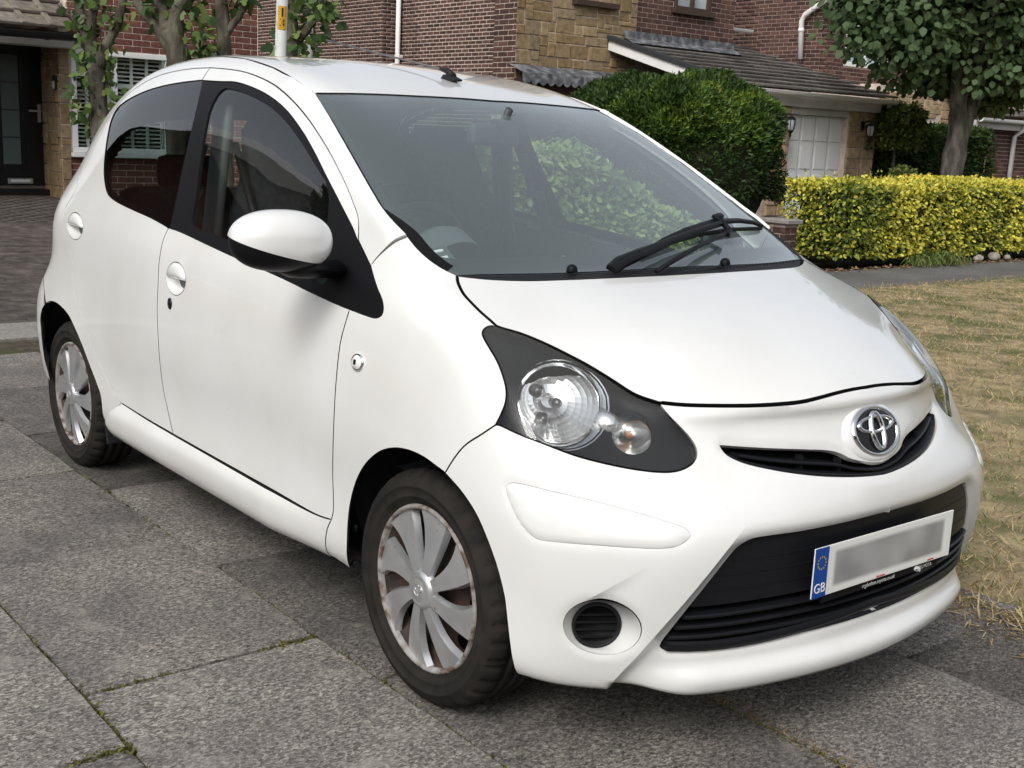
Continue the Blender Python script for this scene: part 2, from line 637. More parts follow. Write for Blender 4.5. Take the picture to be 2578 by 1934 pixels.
    me.materials.append(m)
    if seam and len(faces) > ntop:            # gap shade painted down the pressing's edges, along with the black seal
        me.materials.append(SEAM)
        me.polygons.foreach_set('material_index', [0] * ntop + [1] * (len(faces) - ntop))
    return link(name, me, None, parent)
SEAM = mat('seam_seal_shade', (.012, .012, .013), .8, 0, .1)  # one dark colour for the rubber seal and the painted gap shade
def mir3(pts):
    return [np.array((p[0], -p[1], p[2])) for p in pts]
def sym_outline(half):
    """half outline from centre line round to centre line (right side) -> closed symmetric outline"""
    h = [np.array(p) for p in half]
    for e in (0, -1):
        h[e][1] = 0.0
    return h + [np.array((p[0], -p[1], p[2])) for p in h[::-1][1:-1]]
class Mir:
    """mirror image of a chart for the left side"""
    def __init__(s, c):
        s.c = c
    def to2(s, P):
        return s.c.to2(np.array((P[0], -P[1], P[2])))
    def to3(s, q):
        loc, fi = s.c.to3(q)
        l2, n2, f2, d2 = BVH.find_nearest(Vector((loc[0], -loc[1], loc[2])))
        return l2, f2
def mirror_obj(o, name=None):
    """left-hand copy of a right-hand mesh object (same parent)"""
    me = o.data
    n = len(me.vertices)
    co = np.empty(n * 3)
    me.vertices.foreach_get('co', co)
    co = co.reshape(-1, 3)
    co[:, 1] *= -1
    faces = [tuple(p.vertices)[::-1] for p in me.polygons]
    sm = [p.use_smooth for p in me.polygons]
    mi = [p.material_index for p in me.polygons]
    me2 = mesh_from(co, faces, me.name)
    for m in me.materials:
        me2.materials.append(m)
    me2.polygons.foreach_set('use_smooth', sm)
    me2.polygons.foreach_set('material_index', mi)
    if me.has_custom_normals:
        cn = [c.vector.copy() for c in me.corner_normals]
        nl = []
        for p in me.polygons:
            li = list(p.loop_indices)[::-1]
            nl += [(cn[l][0], -cn[l][1], cn[l][2]) for l in li]
        me2.normals_split_custom_set(nl)
    return link(name or o.name.split('.')[0], me2, None, o.parent)
def both(name, m, parent, chart, outer3, holes3=(), **kw):
    a = panel(name, m, parent, chart, outer3, holes3, **kw)
    return a, mirror_obj(a)
def trim0(pts):
    """cut a right-side 3-D polyline where it crosses the centre plane"""
    out = []
    for i, p in enumerate(pts):
        if p[1] >= 0 and i:
            q = out[-1]
            t = -q[1] / (p[1] - q[1])
            out.append(q + (p - q) * t)
            break
        out.append(np.array(p))
    out[-1][1] = 0.0
    return out

# ================================================================== CAR: materials
def paint_mat():
    m = mat('white_car_paint', (.80, .81, .79), .28, 0, .5, coat=1.0, coat_rough=.02)
    nt, N, L = nodes_of(m)
    b = N['Principled BSDF']
    g = N.new('ShaderNodeNewGeometry')
    nz = N.new('ShaderNodeTexNoise')
    nz.inputs['Scale'].default_value = 3.0
    nz.inputs['Detail'].default_value = 8
    L.new(g.outputs['Position'], nz.inputs['Vector'])
    rp = N.new('ShaderNodeValToRGB')
    rp.color_ramp.elements[0].position = .3
    rp.color_ramp.elements[0].color = (.675, .675, .650, 1)
    rp.color_ramp.elements[1].position = .6
    rp.color_ramp.elements[1].color = (.745, .75, .735, 1)
    L.new(nz.outputs['Fac'], rp.inputs['Fac'])
    # road grime freckles
    n2 = N.new('ShaderNodeTexNoise')
    n2.inputs['Scale'].default_value = 90
    n2.inputs['Detail'].default_value = 2
    L.new(g.outputs['Position'], n2.inputs['Vector'])
    mr = N.new('ShaderNodeMapRange')
    mr.inputs['From Min'].default_value = .76
    mr.inputs['From Max'].default_value = .80
    mr.inputs['To Max'].default_value = .6
    L.new(n2.outputs['Fac'], mr.inputs['Value'])
    mx = N.new('ShaderNodeMix')
    mx.data_type = 'RGBA'
    L.new(mr.outputs[0], mx.inputs['Factor'])
    L.new(rp.outputs[0], mx.inputs['A'])
    mx.inputs['B'].default_value = (.30, .28, .24, 1)
    L.new(mx.outputs['Result'], b.inputs['Base Color'])
    r2 = N.new('ShaderNodeMapRange')
    r2.inputs['To Min'].default_value = .0
    r2.inputs['To Max'].default_value = .04
    L.new(nz.outputs['Fac'], r2.inputs['Value'])
    L.new(r2.outputs[0], b.inputs['Coat Roughness'])
    return m
def glass_mat(name, tint, refl=1.0, rough=0.0, sky_veil=0.0, f0=.075, power=4.0):
    """thin sheet of glass: tinted straight-through plus mirror by Fresnel"""
    if name in MATS:
        return MATS[name]
    m = bpy.data.materials.new(name)
    m.use_nodes = True
    nt, N, L = nodes_of(m)
    N.remove(N['Principled BSDF'])
    out = N['Material Output']
    tr = N.new('ShaderNodeBsdfTransparent')
    tr.inputs['Color'].default_value = (*tint, 1)
    gl = N.new('ShaderNodeBsdfGlossy')
    gl.inputs['Roughness'].default_value = rough
    gl.inputs['Color'].default_value = (refl, refl, refl, 1)
    lw = N.new('ShaderNodeLayerWeight')            # both faces of the pane, same from either side
    lw.inputs['Blend'].default_value = .5
    pw = N.new('ShaderNodeMath'); pw.operation = 'POWER'; pw.inputs[1].default_value = power
    L.new(lw.outputs['Facing'], pw.inputs[0])
    fr = N.new('ShaderNodeMath'); fr.operation = 'MULTIPLY_ADD'
    L.new(pw.outputs[0], fr.inputs[0]); fr.inputs[1].default_value = .90; fr.inputs[2].default_value = f0
    mx = N.new('ShaderNodeMixShader')
    L.new(fr.outputs[0], mx.inputs['Fac'])
    L.new(tr.outputs[0], mx.inputs[1])
    L.new(gl.outputs[0], mx.inputs[2])
    res = mx.outputs[0]
    if sky_veil:                                       # sky glare on the screen, mixed in as a pale veil
        df = N.new('ShaderNodeBsdfDiffuse'); df.inputs['Color'].default_value = (.50, .62, .63, 1)
        m2 = N.new('ShaderNodeMixShader'); m2.inputs['Fac'].default_value = sky_veil
        L.new(res, m2.inputs[1]); L.new(df.outputs[0], m2.inputs[2])
        res = m2.outputs[0]
    L.new(res, out.inputs['Surface'])
    MATS[name] = m
    return m
PAINT = paint_mat()
BLK = mat('black_satin_plastic', (.007, .007, .008), .40, 0, .14)
BLKG = mat('black_gloss_trim', (.008, .008, .010), .10, 0, .5)
BLKR = mat('black_rough_plastic', (.012, .012, .013), .6, 0, .3)
RUB = noise_mat('tyre_rubber', [(.35, (.011, .010, .009)), (.7, (.024, .021, .018))], 14, 5, .82, bump=.15, bump_scale=120, bump_dist=.002, spec=.22)
DARK = mat('car_underside_black', (.012, .012, .012), .85, 0, .2)
GLS = glass_mat('car_glass', (.82, .89, .86))
GLSF = glass_mat('windscreen_glass', (.82, .90, .88), sky_veil=.11, power=3.0)
GLSD = glass_mat('car_privacy_glass', (.34, .40, .40))
CHROME = mat('chrome', (.80, .81, .83), .09, 1.0)
SEAT = noise_mat('seat_cloth', [(.3, (.012, .013, .015)), (.7, (.026, .027, .030))], 60, 4, .9, spec=.2)
TRIM = mat('interior_grey_plastic', (.11, .125, .13), .6, 0, .4)
HEADL = mat('interior_headliner', (.25, .26, .25), .9, 0, .2)

car = empty('parked_car', (0, 0, 0), 0, 'white five door hatchback car parked on the paving slabs', 'car')

# ================================================================== CAR: panels traced onto the body surface
NS = Planar((0, -1, .12))
NT = Planar((-.12, -.85, .5))
NF = Planar((.25, -.80, .55))
NTOP = Planar((0, 0, 1), up=(0, 1, 0))
NW = Planar((.46, 0, .89), up=(0, 1, 0))
CY = Cyl(-.1, .75)

# --- traced lines (photograph pixels)
L_AGAP = z1([(1255, 405), (1350, 412), (1450, 428), (1550, 462), (1640, 510), (1740, 595), (1840, 710), (1940, 860), (2010, 985), (2070, 1110), (2110, 1210)]) + z2([(478, 1290), (482, 1350), (480, 1435)])
L_SAIL = [(902.5, 605.5)] + z5([(185, 0), (166, 163)])
L_DFRONT = z5([(166, 163), (120, 330), (95, 550), (82, 800), (78, 1000), (80, 1225), (70, 1262)])
L_DBOT = [z5([(70, 1262)])[0]] + z4([(1896, 1652), (1640, 1508), (1340, 1340), (1033, 1168)])
L_BGAP = z4([(1033, 1168), (1000, 1020), (975, 900), (955, 750), (942, 560), (938, 420), (942, 300)]) + z1([(950, 1560), (975, 1430), (1005, 1362)])
L_BTOP = z1([(1008, 1360), (1030, 1270), (1070, 1080), (1120, 850), (1170, 640), (1206, 474)])
L_FRBLK = z1([(1206, 480), (1310, 487), (1400, 490), (1500, 520), (1600, 570), (1700, 650), (1800, 780), (1870, 900), (1950, 1060), (2050, 1255), (2110, 1375)]) + z2([(470, 1425), (480, 1435)])
L_BELT = z1([(1008, 1360), (1075, 1383), (1250, 1465), (1400, 1534)]) + z4([(1680, 235), (1850, 318), (2000, 388)]) + [z5([(166, 163)])[0]]
P_FGLASS = z1([(1320, 535), (1345, 526), (1430, 545), (1520, 585), (1610, 640), (1700, 725), (1780, 830), (1850, 940), (1910, 1040), (1950, 1105), (1957, 1180), (1950, 1300), (1938, 1420), (1930, 1690), (1700, 1585), (1390, 1445), (1250, 1385), (1145, 1340), (1160, 1200), (1185, 1000), (1215, 800), (1250, 650), (1290, 570)])
L_RTOP = z1([(1255, 405), (1150, 410), (1050, 425), (950, 452), (850, 500), (760, 568), (690, 645), (630, 730), (575, 815), (530, 900)]) + z16([(680, 90), (640, 200), (605, 320), (560, 400), (525, 460), (510, 540), (520, 640), (545, 720), (565, 810), (585, 920), (605, 1100)]) + z10([(490, 280), (540, 430), (600, 590), (660, 730), (720, 850), (770, 950), (815, 1005)])
L_RBOT = [z10([(815, 1005)])[0]] + z4([(880, 1080), (1033, 1168)])
L_RWIN = z1([(1008, 1360), (900, 1300), (800, 1255), (690, 1200), (645, 1160), (625, 1090), (620, 1000), (628, 900), (643, 800), (665, 710), (700, 645), (750, 603), (820, 565), (900, 533), (1000, 507), (1100, 490), (1206, 478)])
L_TRI = z2([(480, 1437), (520, 1520), (552, 1588), (570, 1655)]) + z5([(312, 60), (335, 115), (342, 165), (333, 195), (305, 208), (240, 190), (168, 163)])
L_AFGAP = z2([(552, 1588), (580, 1550), (630, 1500), (700, 1445), (775, 1412)])
L_WSR = z2([(215, 558), (260, 620), (330, 730), (400, 850), (480, 990), (560, 1130), (640, 1260), (700, 1335), (775, 1412)])
L_WSC = z2([(775, 1412), (830, 1480), (900, 1545), (980, 1600), (1065, 1642)])
L_BONGAP = [z2([(1065, 1642)])[0]] + z5([(728, 20), (740, 50), (762, 88), (800, 130), (850, 180), (905, 228), (928, 250)])
HL_TOP = z5([(928, 250), (960, 262), (1060, 292), (1180, 342), (1300, 402), (1420, 467), (1540, 542), (1660, 618), (1785, 662)])
HL_TIP = z5([(1785, 662), (1840, 728), (1900, 788), (1950, 845), (1975, 890), (1977, 930), (1957, 967), (1910, 997), (1850, 1012), (1780, 1013), (1650, 998), (1500, 968), (1350, 928), (1200, 873), (1080, 828), (1000, 793), (945, 768), (928, 768)])
HL_REAR = z5([(928, 768), (955, 715), (980, 650), (985, 590), (970, 520), (940, 440), (900, 370), (866, 310), (860, 285), (872, 262), (900, 250), (928, 250)])
L_FBGAP = z5([(928, 768), (850, 820), (780, 865), (740, 905), (700, 960), (665, 1018)])
L_ARCHF = z5([(665, 1018), (620, 985), (550, 935), (470, 900), (400, 890), (330, 905), (260, 960), (210, 1040), (175, 1150), (160, 1250), (153, 1400), (154, 1545)])
L_ARCHB = [z5([(665, 1018)])[0]] + z9([(800, 230), (890, 370), (960, 530), (1020, 700), (1070, 900), (1100, 1100), (1115, 1280), (1128, 1370)])
L_BONF = z6([(130, 657), (250, 668), (400, 672), (600, 672), (750, 665), (870, 652), (960, 630), (1060, 602), (1160, 580), (1240, 571), (1330, 573), (1400, 565)])
L_BONR = [(1149.7, 693), (1230, 702), (1326, 705.7), (1420, 703.5), (1507, 700.3), (1600, 696), (1687.7, 692), (1780, 686)]
ARCHR = z10([(246, 832), (232, 780), (222, 740), (200, 660), (180, 520), (170, 400), (166, 320), (180, 250), (210, 205), (245, 188), (290, 200), (340, 240), (390, 300), (440, 400), (500, 540), (560, 700), (610, 830), (650, 950), (660, 1040), (668, 1100), (700, 1180)])

def curve3(px, closed=False):
    return on_base([tuple(p) for p in (catmull(px, 8, closed) if len(px) > 2 else px)])

# --- doors
c_agap, c_sail, c_dfront, c_dbot = curve3(L_AGAP), curve3(L_SAIL), curve3(L_DFRONT), curve3(L_DBOT)
c_bgap, c_btop, c_frblk, c_belt = curve3(L_BGAP), curve3(L_BTOP), curve3(L_FRBLK), curve3(L_BELT)
def ellipse_px(c, rx, ry, rot=0.0, n=28):
    return [(c[0] + rx * math.cos(t) * math.cos(rot) - ry * math.sin(t) * math.sin(rot), c[1] + rx * math.cos(t) * math.sin(rot) + ry * math.sin(t) * math.cos(rot)) for t in np.linspace(0, 2 * math.pi, n, endpoint=False)]
H_F = ellipse_px(z4([(1050, 241)])[0], 24.5, 41.5, -.06)
H_R = ellipse_px(z16([(604, 604)])[0], 19.5, 34.0, -.06)
h_f3, h_r3 = on_base(H_F), on_base(H_R)
skin_f = c_belt + c_dfront[1:] + c_dbot[1:] + c_bgap[1:-1]
fd, fdl = both('front_door', PAINT, car, NS, skin_f, [h_f3], grid=.03)
both('front_door_frame', PAINT, car, NT, c_agap + c_frblk[::-1], grid=.02)
blk3 = c_frblk + c_sail[1:] + c_belt[::-1][1:] + c_btop[1:-1]
fg3 = curve3(P_FGLASS, True)
both('front_window_surround', BLK, car, NS, blk3, [fg3], grid=.03, off=-.002, gap=.0005)
both('front_side_window', GLS, car, NS, fg3, grid=.03, off=-.006, gap=-.004, wall=False)
c_rtop, c_rbot, c_rwin = curve3(L_RTOP), curve3(L_RBOT), curve3(L_RWIN)
rear_skin = c_rtop + c_rbot[1:] + c_bgap[1:] + c_rwin[1:]
rd, rdl = both('rear_door', PAINT, car, NT, rear_skin, [h_r3], grid=.03)
both('rear_side_window', GLSD, car, NS, c_rwin + c_btop[::-1][1:-1], grid=.03, off=-.003, wall=False, gap=.001)
# rubber and black print round the rear side glass
def shrink_px(px, k, c=None):
    p = np.array(px)
    c = p.mean(0) if c is None else c
    return [tuple(c + (q - c) * k) for q in p]
_rw = catmull(L_RWIN, 8) + catmull(L_BTOP[::-1], 8)[1:-1]
_rw3 = on_base([tuple(q) for q in _rw])
_rw2 = np.array(resample([NS.to2(p) for p in _rw3], .012))
_in = inset(_rw2, .020)
_in3 = [np.array(NS.to3(q)[0]) for q in _in]
both('rear_window_surround', BLK, car, NS, _rw3, [_in3], grid=.03, off=-.006, gap=.0, wall=False)

# --- wing
c_arch = [p for p in curve3(L_ARCHF) if p[2] > .255]
c_tri = curve3(L_TRI)
c_af, c_wsc, c_bong = curve3(L_AFGAP), curve3(L_WSC), curve3(L_BONGAP)
c_hrear, c_fb = curve3(HL_REAR), curve3(L_FBGAP)
def side_pt(x, z):
    return np.array(BVH.ray_cast(Vector((x, -3, z)), Vector((0, 1, 0)))[0])
_bot = [side_pt(-.318, .232), side_pt(-.332, .208), side_pt(-.37, .200), side_pt(-.405, .200), side_pt(-.432, .205), side_pt(-.428, .235), side_pt(-.418, .27), side_pt(-.405, .305)]
fender = c_af + c_wsc[1:] + c_bong[1:] + c_hrear[::-1][1:] + c_fb[1:] + c_arch[1:] + _bot + c_dfront[::-1] + c_tri[::-1][1:-1]
_k = [i for i, p in enumerate(c_tri)]
_tri_lower = curve3(z2([(552, 1588), (570, 1655)]) + z5([(312, 60), (335, 115), (342, 165), (333, 195), (305, 208), (240, 190), (168, 163)]))
fender = c_af + c_wsc[1:] + c_bong[1:] + c_hrear[::-1][1:] + c_fb[1:] + c_arch[1:] + _bot + c_dfront[::-1] + _tri_lower[::-1][1:-1]
both('front_wing', PAINT, car, NF, fender, grid=.025, depth=.006)
tri_full = c_tri + c_sail[::-1][1:-1]
both('mirror_corner_cover', BLK, car, NS, tri_full, grid=.03, off=-.001, gap=.001)

# --- A pillar, roof rail, rear quarter in one pressing
c_wsr = curve3(L_WSR)
roof_gap3 = [np.array(BVH.ray_cast(Vector((x, -y, 3)), Vector((0, 0, -1)))[0]) for x, y in ((-.89, .553), (-.96, .545), (-1.05, .535), (-1.2, .522), (-1.4, .512), (-1.6, .51), (-1.8, .512), (-2.0, .517), (-2.15, .522), (-2.27, .53))]
def side_pt(x, z):
    return np.array(BVH.ray_cast(Vector((x, -3, z)), Vector((0, 1, 0)))[0])
def back_pt(y, z):
    return np.array(BVH.ray_cast(Vector((-5, -y, z)), Vector((1, 0, 0)))[0])
tail = [np.array(p) for p in [back_pt(.545, 1.30), back_pt(.565, 1.22), back_pt(.585, 1.13), back_pt(.605, 1.05), back_pt(.625, .97), back_pt(.63, .90), back_pt(.625, .82), back_pt(.64, .76)]]
rb_gap = on_base(z16([(375, 960), (352, 1010), (352, 1080), (358, 1130), (368, 1200)]))
c_archr = curve3(ARCHR)
ia = min(range(len(c_archr)), key=lambda i: np.linalg.norm(c_archr[i] - rb_gap[-1]))
c_sl_r = on_base(z10([(700, 1180), (730, 1140), (760, 1080), (815, 1005)]))
quarter = c_af[::-1][0:1] + c_wsr[::-1][1:] + roof_gap3 + tail + [rb_gap[0]] + rb_gap[1:-1] + c_archr[ia:] + c_sl_r[1:] + c_rtop[::-1][1:] + c_agap[1:] + c_tri[1:3] + c_af[0:-1]
_t1 = curve3(z2([(480, 1437), (520, 1520), (552, 1588)]))
quarter = c_wsr[::-1] + roof_gap3 + tail + rb_gap[:-1] + c_archr[ia:] + c_sl_r[1:] + c_rtop[::-1][1:] + c_agap[1:] + _t1[1:] + c_af[1:-1]
_wse = np.array([NT.to2(p) for p in (c_wsc[::-1] + c_wsr[::-1] + roof_gap3[:3])])
def pillar_disp(v2, P):                 # the pillar stands a little proud of the screen
    d = dist_poly(_wse, v2, closed=False)
    f = np.clip((P[:, 0] + 1.25) / .35, 0, 1)
    f *= np.clip((-.16 - P[:, 0]) / .15, 0, 1)
    return .013 * np.exp(-(d / .050) ** 2) * f
both('side_frame', PAINT, car, NT, quarter, grid=.018, depth=.012, disp=pillar_disp, seam=False)

# --- sill
sill_lo = [side_pt(x, .20) for x in np.linspace(-1.99, -.36, 30)]
_sf = [c_dfront[-1], side_pt(-.405, .305), side_pt(-.418, .27), side_pt(-.428, .235), side_pt(-.432, .205)]
sill = c_rbot + c_dbot[::-1][1:] + _sf[1:] + [p for p in sill_lo[::-1] if p[0] < _sf[-1][0] - .02] + c_sl_r[:-1]
def sill_disp(v2, P):
    t = np.clip((.35 - P[:, 2]) / .045, 0, 1)
    ends = np.clip((P[:, 0] + 2.02) / .12, 0, 1) * np.clip((-.43 - P[:, 0]) / .30, 0, 1)
    return .022 * t * t * (3 - 2 * t) * ends * np.clip((P[:, 2] - .17) / .06, 0, 1) ** .5
both('sill', PAINT, car, Planar((0, -1, -.1)), sill, grid=.015, depth=.05, disp=sill_disp)

# --- bonnet, windscreen, cowl, roof
c_hltop, c_bonf, c_bonr = curve3(HL_TOP), trim0(curve3(L_BONF)), trim0(curve3(L_BONR))
bon = sym_outline(c_bonr[::-1] + c_bong[1:] + c_hltop[1:] + c_bonf[1:])
panel('bonnet', PAINT, car, NTOP, bon, grid=.03, gap=.0052, depth=.02)
WSTOP = trim0(curve3(z2([(215, 556), (400, 556), (600, 561), (800, 570), (1000, 580), (1100, 586), (1200, 594), (1300, 602), (1400, 611)])))
WSBOT = trim0(curve3([(1149.4, 692), (1200, 689), (1300, 687), (1400, 685), (1500, 681), (1600, 676), (1700, 670)]))
ws = sym_outline(WSTOP[::-1] + c_wsr[1:] + c_wsc[1:] + WSBOT[1:])
panel('windscreen', GLSF, car, NW, ws, grid=.04, off=-.003, gap=.001, depth=.004, wall=False)
ws_in = sym_outline(trim0(curve3(z2([(330, 600), (600, 592), (940, 597), (1010, 612), (1080, 638), (1220, 650), (1330, 658)])))[::-1] +
                    curve3(z2([(320, 604), (345, 680), (420, 800), (520, 970), (620, 1130), (700, 1240), (800, 1380), (860, 1450), (940, 1510), (1020, 1530)])) +
                    trim0(curve3(z2([(1060, 1533), (1300, 1525), (1700, 1519), (2000, 1512), (2300, 1500)]))))
# black finisher at the foot of each pillar
_cw = [np.array(NW.to2(p)) for p in c_wsr[-14:] + c_wsc[1:-4]]
_cwi = [q + np.array((0.0, 0.0)) for q in _cw]
_ctr = np.array(NW.to2(np.array((-.45, 0, 1.2))))
_inner = []
for i, q in enumerate(_cw):
    t = _cw[min(i + 1, len(_cw) - 1)] - _cw[max(i - 1, 0)]
    n_ = np.array((-t[1], t[0])); n_ /= np.linalg.norm(n_)
    if n_ @ (_ctr - q) < 0: n_ = -n_
    k = math.sin(math.pi * min(1.0, (i + 1) / (len(_cw) * .55)) / 2) * .026
    _inner.append(q + n_ * k)
_fin = [np.array(NW.to3(q)[0]) for q in _cw] + [np.array(NW.to3(q)[0]) for q in _inner[::-1]]
both('screen_corner_trim', BLK, car, NW, _fin, grid=.03, step=.01, off=-.0015, gap=.0005, depth=.004)
panel('windscreen_border', BLK, car, NW, ws, [ws_in], grid=.04, off=-.006, gap=.0, wall=False)
cowl = sym_outline(WSBOT[::-1] + c_bonr[1:])
panel('cowl_panel', BLKR, car, NTOP, cowl, grid=.03, off=-.006, gap=.001)
roof_rear = [np.array(BVH.ray_cast(Vector((x, -y, 3)), Vector((0, 0, -1)))[0]) for x, y in ((-2.31, .45), (-2.335, .3), (-2.35, .15), (-2.355, 0))]
roof = sym_outline(WSTOP[::-1] + roof_gap3 + roof_rear)
panel('roof', PAINT, car, NTOP, roof, grid=.04, gap=.003, depth=.015)

# --- rear end: tailgate, rear window, bumper, tail lights (seen only as the tail's outline)
NB = Planar((-1, 0, .25))
tg = sym_outline(roof_rear[::-1] + [roof_gap3[-1]] + tail[:-1] + [back_pt(.5, .74), back_pt(.3, .735), back_pt(0, .73)])
rw = sym_outline([back_pt(0, 1.33), back_pt(.3, 1.32), back_pt(.46, 1.28), back_pt(.50, 1.20), back_pt(.52, 1.10), back_pt(.50, 1.0), back_pt(.3, .985), back_pt(0, .98)])
panel('tailgate', PAINT, car, NB, tg, [rw], grid=.05)
panel('rear_window', GLS, car, NB, rw, grid=.06, off=-.003, wall=False)
rbp = sym_outline([back_pt(0, .725), back_pt(.3, .73), back_pt(.5, .735), tail[-1]] + rb_gap[:-1] + c_archr[:ia][::-1] + [side_pt(-2.655, .34), side_pt(-2.65, .24), back_pt(.6, .24), back_pt(.3, .24), back_pt(0, .24)])
class CylR(Cyl):
    def to2(s, P):
        return np.array([s.r * math.atan2(P[1], -(P[0] - s.ax)), P[2]])
    def to3(s, q):
        t = q[0] / s.r
        return cast((s.ax, 0, q[1]), (-math.cos(t), math.sin(t), 0))
panel('rear_bumper', PAINT, car, CylR(-2.0, .75), rbp, grid=.04, depth=.006)
for sgn in (-1, 1):
    tl = [back_pt(y, z) + np.array((-.012, 0, 0)) for y, z in ((.60, .99), (.665, .97), (.69, .90), (.68, .83), (.62, .80), (.56, .83), (.55, .92))]
    tl = [np.array((p[0], -sgn * -1 * abs(p[1]) * (1 if sgn > 0 else -1) * sgn if False else sgn * abs(p[1]), p[2])) for p in tl]
    bm = bmesh.new()
    c = sum((Vector(p) for p in tl), Vector()) / len(tl)
    vs = [bm.verts.new(Vector(p) + Vector((.02, 0, 0))) for p in tl]
    vt = [bm.verts.new(Vector(p) + (c - Vector(p)) * .12 + Vector((-.016, 0, 0))) for p in tl]
    for i in range(len(tl)):
        bm.faces.new((vs[i], vs[i - 1], vt[i - 1], vt[i]))
    bm.faces.new(vt)
    bm_link('tail_light', bm, mat('tail_light_red', (.35, .01, .012), .12, 0, .6, coat=.5), car, True)

# ================================================================== CAR: front bumper with its moulded shapes
c_hltip = curve3(HL_TIP)
c_archb = [p for p in curve3(L_ARCHB) if p[2] > .36]
_tl, _zl = CY.to2(c_archb[-1])[0] / CY.r, c_archb[-1][2]
c_archb += [np.array(cast((CY.ax, 0, z), (math.cos(_tl + .16 * (_zl - z)), math.sin(_tl + .16 * (_zl - z)), 0))[0]) for z in (.34, .31, .28, .25, .22, .19)]
UG_TOP = z6([(445, 873), (520, 879), (700, 890), (900, 897), (1020, 903), (1080, 918), (1130, 943), (1190, 958), (1250, 964), (1320, 962)])
UG_BOT = z6([(445, 873), (480, 915), (560, 955), (700, 990), (850, 1015), (1000, 1030), (1150, 1033), (1260, 1026), (1360, 1010)])
LG_TOP = z11([(168, 965), (182, 935), (250, 850), (350, 728), (450, 608), (550, 482), (630, 378), (690, 308), (745, 272), (850, 253), (1000, 235), (1150, 210), (1300, 180), (1500, 130), (1700, 75)])
LG_BOT = z11([(168, 965), (178, 980), (205, 987), (400, 986), (600, 966), (800, 930), (1000, 880), (1200, 820), (1400, 745), (1530, 690), (1700, 615)])
ug3t, ug3b = trim0(curve3(UG_TOP)), trim0(curve3(UG_BOT))
lg3t, lg3b = trim0(curve3(LG_TOP)), trim0(curve3(LG_BOT))
ug3 = sym_outline(ug3t[::-1] + ug3b[1:])
lg3 = sym_outline(lg3t[::-1] + lg3b[1:])
FOG_O = ellipse_px(z12([(1180, 806)])[0], 98, 68, .12, 40)
FOG_I = ellipse_px(z12([(1113, 766)])[0], 63, 57, -.25, 40)
fog3 = on_base(FOG_O)
zb = .172
th0 = CY.to2(c_archb[-1])[0]
bot3 = [np.array(cast((CY.ax, 0, zb), (math.cos(t), math.sin(t), 0))[0]) for t in np.linspace(th0 / CY.r, 0, 40)]
bump_half = c_bonf[::-1] + c_hltip[1:] + c_fb[1:] + c_archb[1:] + bot3[1:]
bump3 = sym_outline(bump_half)
STRIP = z5([(985, 1085), (1012, 1072), (1050, 1075), (1200, 1110), (1400, 1155), (1600, 1205), (1800, 1265), (1880, 1290), (1930, 1315), (1947, 1342), (1925, 1372), (1870, 1402), (1800, 1412), (1650, 1408), (1450, 1395), (1250, 1378), (1150, 1365), (1100, 1330), (1050, 1270), (1010, 1190), (985, 1120)])
strip3 = curve3(STRIP, True)
strip2 = np.array([CY.to2(p) for p in strip3])
CREASE = z11([(690, 178), (600, 292), (450, 482), (300, 662), (150, 832), (0, 1000)]) + z12([(1400, 1290), (1285, 1412)])
crease2 = np.array([CY.to2(p) for p in curve3(CREASE)])
FOLD = z12([(780, 700), (900, 570), (1050, 470), (1250, 360), (1450, 250), (1650, 135), (1800, 60)])
fold2 = np.array([CY.to2(p) for p in curve3(FOLD)])
lg2 = np.array([CY.to2(p) for p in lg3])
ug2 = np.array([CY.to2(p) for p in ug3])
fog2 = np.array([CY.to2(p) for p in fog3])
fogc = fog2.mean(0)
# everything between the two creases: sits back from the wings of the bumper
inner2 = np.concatenate([crease2, [[crease2[-1][0], .10], [.0, .10]], [[0.0, .545], [-.30, .54]]])
hl2 = np.array([CY.to2(p) for p in c_hltip])
def sst(x):
    x = np.clip(x, 0, 1)
    return x * x * (3 - 2 * x)
def bump_disp(v2, P):
    q = v2.copy()
    q[:, 0] = -np.abs(q[:, 0])
    d = np.zeros(len(q))
    ins = inside(strip2, q)
    ds = dist_poly(strip2, q)
    d -= .002 * np.exp(-(ds / .006) ** 2)
    inn = inside(inner2, q)
    dc = dist_poly(crease2, q, closed=False)
    step = .015 * np.clip(dc / .016, 0, 1) + .004 * sst(dc / .06)
    up = sst((.545 - q[:, 1]) / .05)                    # fades out above the grille
    d -= np.where(inn, step * up, 0.0)
    # lip under the grille comes forward again towards the middle
    lip = sst((.25 - q[:, 1]) / .035) * sst((dc - .02) / .12)
    d += np.where(inn, .026 * lip, 0.0)
    # rolled edges of the grille openings
    dl = dist_poly(lg2, v2)
    d -= .006 * np.exp(-(dl / .008) ** 2)
    du = dist_poly(ug2, v2)
    d -= .005 * np.exp(-(du / .007) ** 2)
    # shallow valley running from the fog lamp up towards the badge
    df = dist_poly(fold2, q, closed=False)
    below = np.interp(q[:, 0], fold2[np.argsort(fold2[:, 0]), 0], fold2[np.argsort(fold2[:, 0]), 1]) - q[:, 1]
    rng = (q[:, 0] > fold2[:, 0].min()) & (q[:, 0] < fold2[:, 0].max())
    d -= np.where(rng & (below > 0), .007 * sst(below / .02) * np.exp(-(below / .09) ** 2) * sst((q[:, 0] - fold2[:, 0].min()) / .05) * sst((fold2[:, 0].max() - q[:, 0]) / .12), 0.0)
    # lip round the fog lamp well, swelling beneath the head lamp
    dg = dist_poly(fog2, q)
    d -= .004 * np.exp(-(dg / .007) ** 2)
    # tuck under the bottom edge
    d -= .02 * np.clip((.19 - q[:, 1]) / .02, 0, 1) ** 2
    return d
def fog_left(h):
    return [np.array((p[0], -p[1], p[2])) for p in h]
